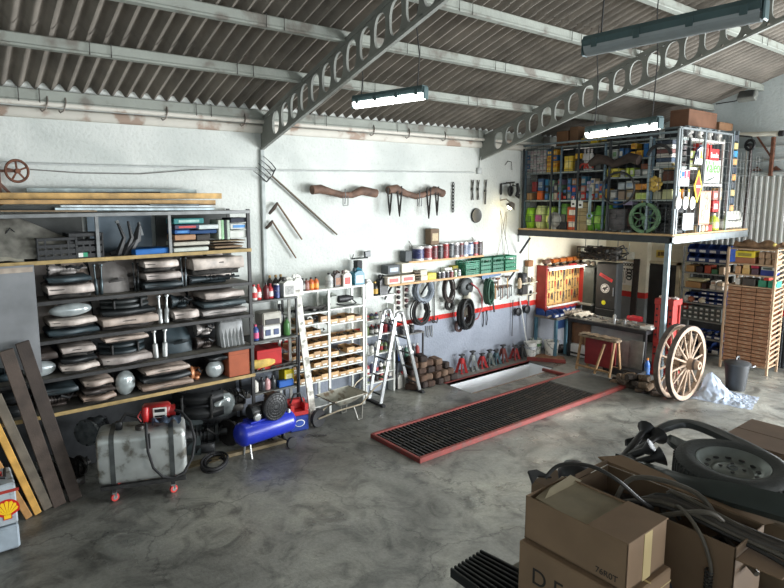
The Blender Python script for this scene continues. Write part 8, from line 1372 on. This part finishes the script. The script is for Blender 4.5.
b = MB(); b.tube([(.024*math.cos(2*PI*k/20), .024*math.sin(2*PI*k/20), .12) for k in range(20)], .006, 6, 0, True, TM); b.build('centre_ring', mat((90, 94, 92), .5, .4), t)
tag(MB().box(-.2, -.2, 0, .22, .2, .405, .01).build('wooden_crate', PWD, None, (3.2, 1.0, PZ)), 'wooden box hidden under the car tyre', 'box')
# dark mouldings
MO = mat((50, 58, 56), .4, var=.2, scale=5); MO2 = mat((38, 42, 42), .45, var=.2)
def strip(pts, wd, th, m, label, up_=(0, 0, 1), name='car_moulding'):
    o = Vector(pts[0]); P = [Vector(p) for p in pts]; Q = []; 
    for i in range(len(P)-1):
        p0, p1, p2, p3 = P[max(i-1, 0)], P[i], P[i+1], P[min(i+2, len(P)-1)]
        for j in range(8): s = j/8; Q.append((.5*((2*p1)+(p2-p0)*s+(2*p0-5*p1+4*p2-p3)*s*s+(3*p1-p0-3*p2+p3)*s**3), wd[i]+(wd[i+1]-wd[i])*s))
    Q.append((P[-1], wd[-1])); vs = []; u = Vector(up_).normalized(); n = 8
    for i, (p, w_) in enumerate(Q):
        d = (Q[min(i+1, len(Q)-1)][0]-Q[max(i-1, 0)][0]).normalized(); sd = d.cross(u).normalized(); uu = sd.cross(d)
        for a, c in ((-.5, -.2), (-.42, .35), (0, .6), (.42, .35), (.5, -.2), (.4, -.35), (0, -.05), (-.4, -.35)): vs.append(p-o+sd*a*w_+uu*c*th)
    fs = [(i*n+k, i*n+(k+1) % n, (i+1)*n+(k+1) % n, (i+1)*n+k) for i in range(len(Q)-1) for k in range(n)]+[tuple(range(n)), tuple(len(vs)-n+k for k in range(n))]
    b = MB(); b._add(vs, fs, 0, None, True); return tag(b.build(name, m, None, o), label, 'car moulding')
strip([at_z(618, 457, 2.06), at_z(650, 469, 2.08), at_z(690, 484, 2.12), at_z(735, 495, 2.15), at_z(790, 509, 2.18), at_z(850, 525, 2.2)], [.03, .05, .085, .12, .13, .12], .05, MO, 'long dark green bumper moulding in front of the tyre', (-.6, -.2, .75))
strip([at_z(626, 444, 2.08), at_z(646, 438, 2.1), at_z(664, 428, 2.12), at_z(682, 423.5, 2.12), at_z(704, 428, 2.12), at_z(740, 444, 2.12), at_z(775, 462, 2.12)], [.02, .04, .06, .075, .09, .1, .08], .05, MO2, 'black wheel arch moulding reaching over the floor behind the tyre')
strip([at_z(670, 438, 2.08), at_z(682, 446, 2.07), at_z(700, 452, 2.05), at_z(720, 458, 2.05)], [.05, .14, .16, .1], .04, MO, 'short dark mud flap between the tyre and the wheel arch moulding')
strip([at_z(625, 462, 2.0), at_z(664, 474, 2.0), at_z(700, 486, 2.0)], [.02, .04, .05], .04, MO2, 'thin black strip below the long green bumper moulding')
t = thing('horn_bracket', 'black bracket with four flared cups sticking out at the left of the tyre', 'car part', at_z(628, 460, 2.06)); o = t.location.copy(); b0 = MW(o)
hub = [at_z(622, 459, 2.06), at_z(630, 456, 2.08), at_z(636, 463, 2.08)]; b0.tube(hub+[at_z(640, 469, 2.06)], .018, 7); b0.build('bracket', BLACK, t)
for (u, v, z, s0) in ((645, 430, 2.14, 0), (657, 437, 2.12, 1), (649, 449, 2.14, 1), (659, 457, 2.12, 2)):
    e_ = at_z(u, v, z); s_ = hub[s0]; d = (e_-s_).normalized(); b = MW(o); b.tube([s_, s_.lerp(e_, .6), e_-d*.03, e_-d*.012, e_+d*.02, e_+d*.024], [.02, .02, .018, .03, .052, .04], 12); b.build('cup', BLACK, t)
b = MB(); b.box(0, -.55, 0, .46, .0, .45, .006); b.box(-.002, -.552, .4, .462, .002, .404, 0, 1); b.box(.205, -.552, .3, .255, .002, .4515, 0, 1); b.box(.0, -.55, .45, .227, 0, .456, .002); b.box(.233, -.55, .45, .46, 0, .456, .002); tag(b.build('cardboard_box', [mat((124, 102, 84), .8, var=.08), mat((98, 80, 64), .6)], None, (3.74, 1.4, PZ)), 'flat topped brown box at the far right end of the platform', 'box')
# black slats in front
t = thing('slatted_grille', 'black slatted grille lying at the platform edge left of the boxes', 'grille', (1.95, 1.6, 1.7)); o = Vector((1.95, 1.6, 1.7)); b = MW(o)
for k in range(9):
    f = k/8; a = at_z(451+29*f, 572-18*f, 1.7); d = Vector((.0, -.75, -.0)); q = at_z(506+52*f, 612-18*f, 1.7); b.bar(a, q, .014, .05, upv=(0, 0, 1), c=.003)
b.build('slats', mat((26, 27, 28), .35, .2), t)
b = MW(o); b.bar(at_z(462, 579, 1.67), at_z(496, 562, 1.67), .03, .02); b.bar(at_z(500, 606, 1.67), at_z(545, 590, 1.67), .03, .02); b.build('cross_bar', BLACK, t)
tag(MB().box(-.1, -.2, 0, .16, .2, .05, .006).build('wooden_block', PWD, None, (2.0, 1.3, PZ)), 'wooden block under the black slatted grille', 'block')
finish_labels()
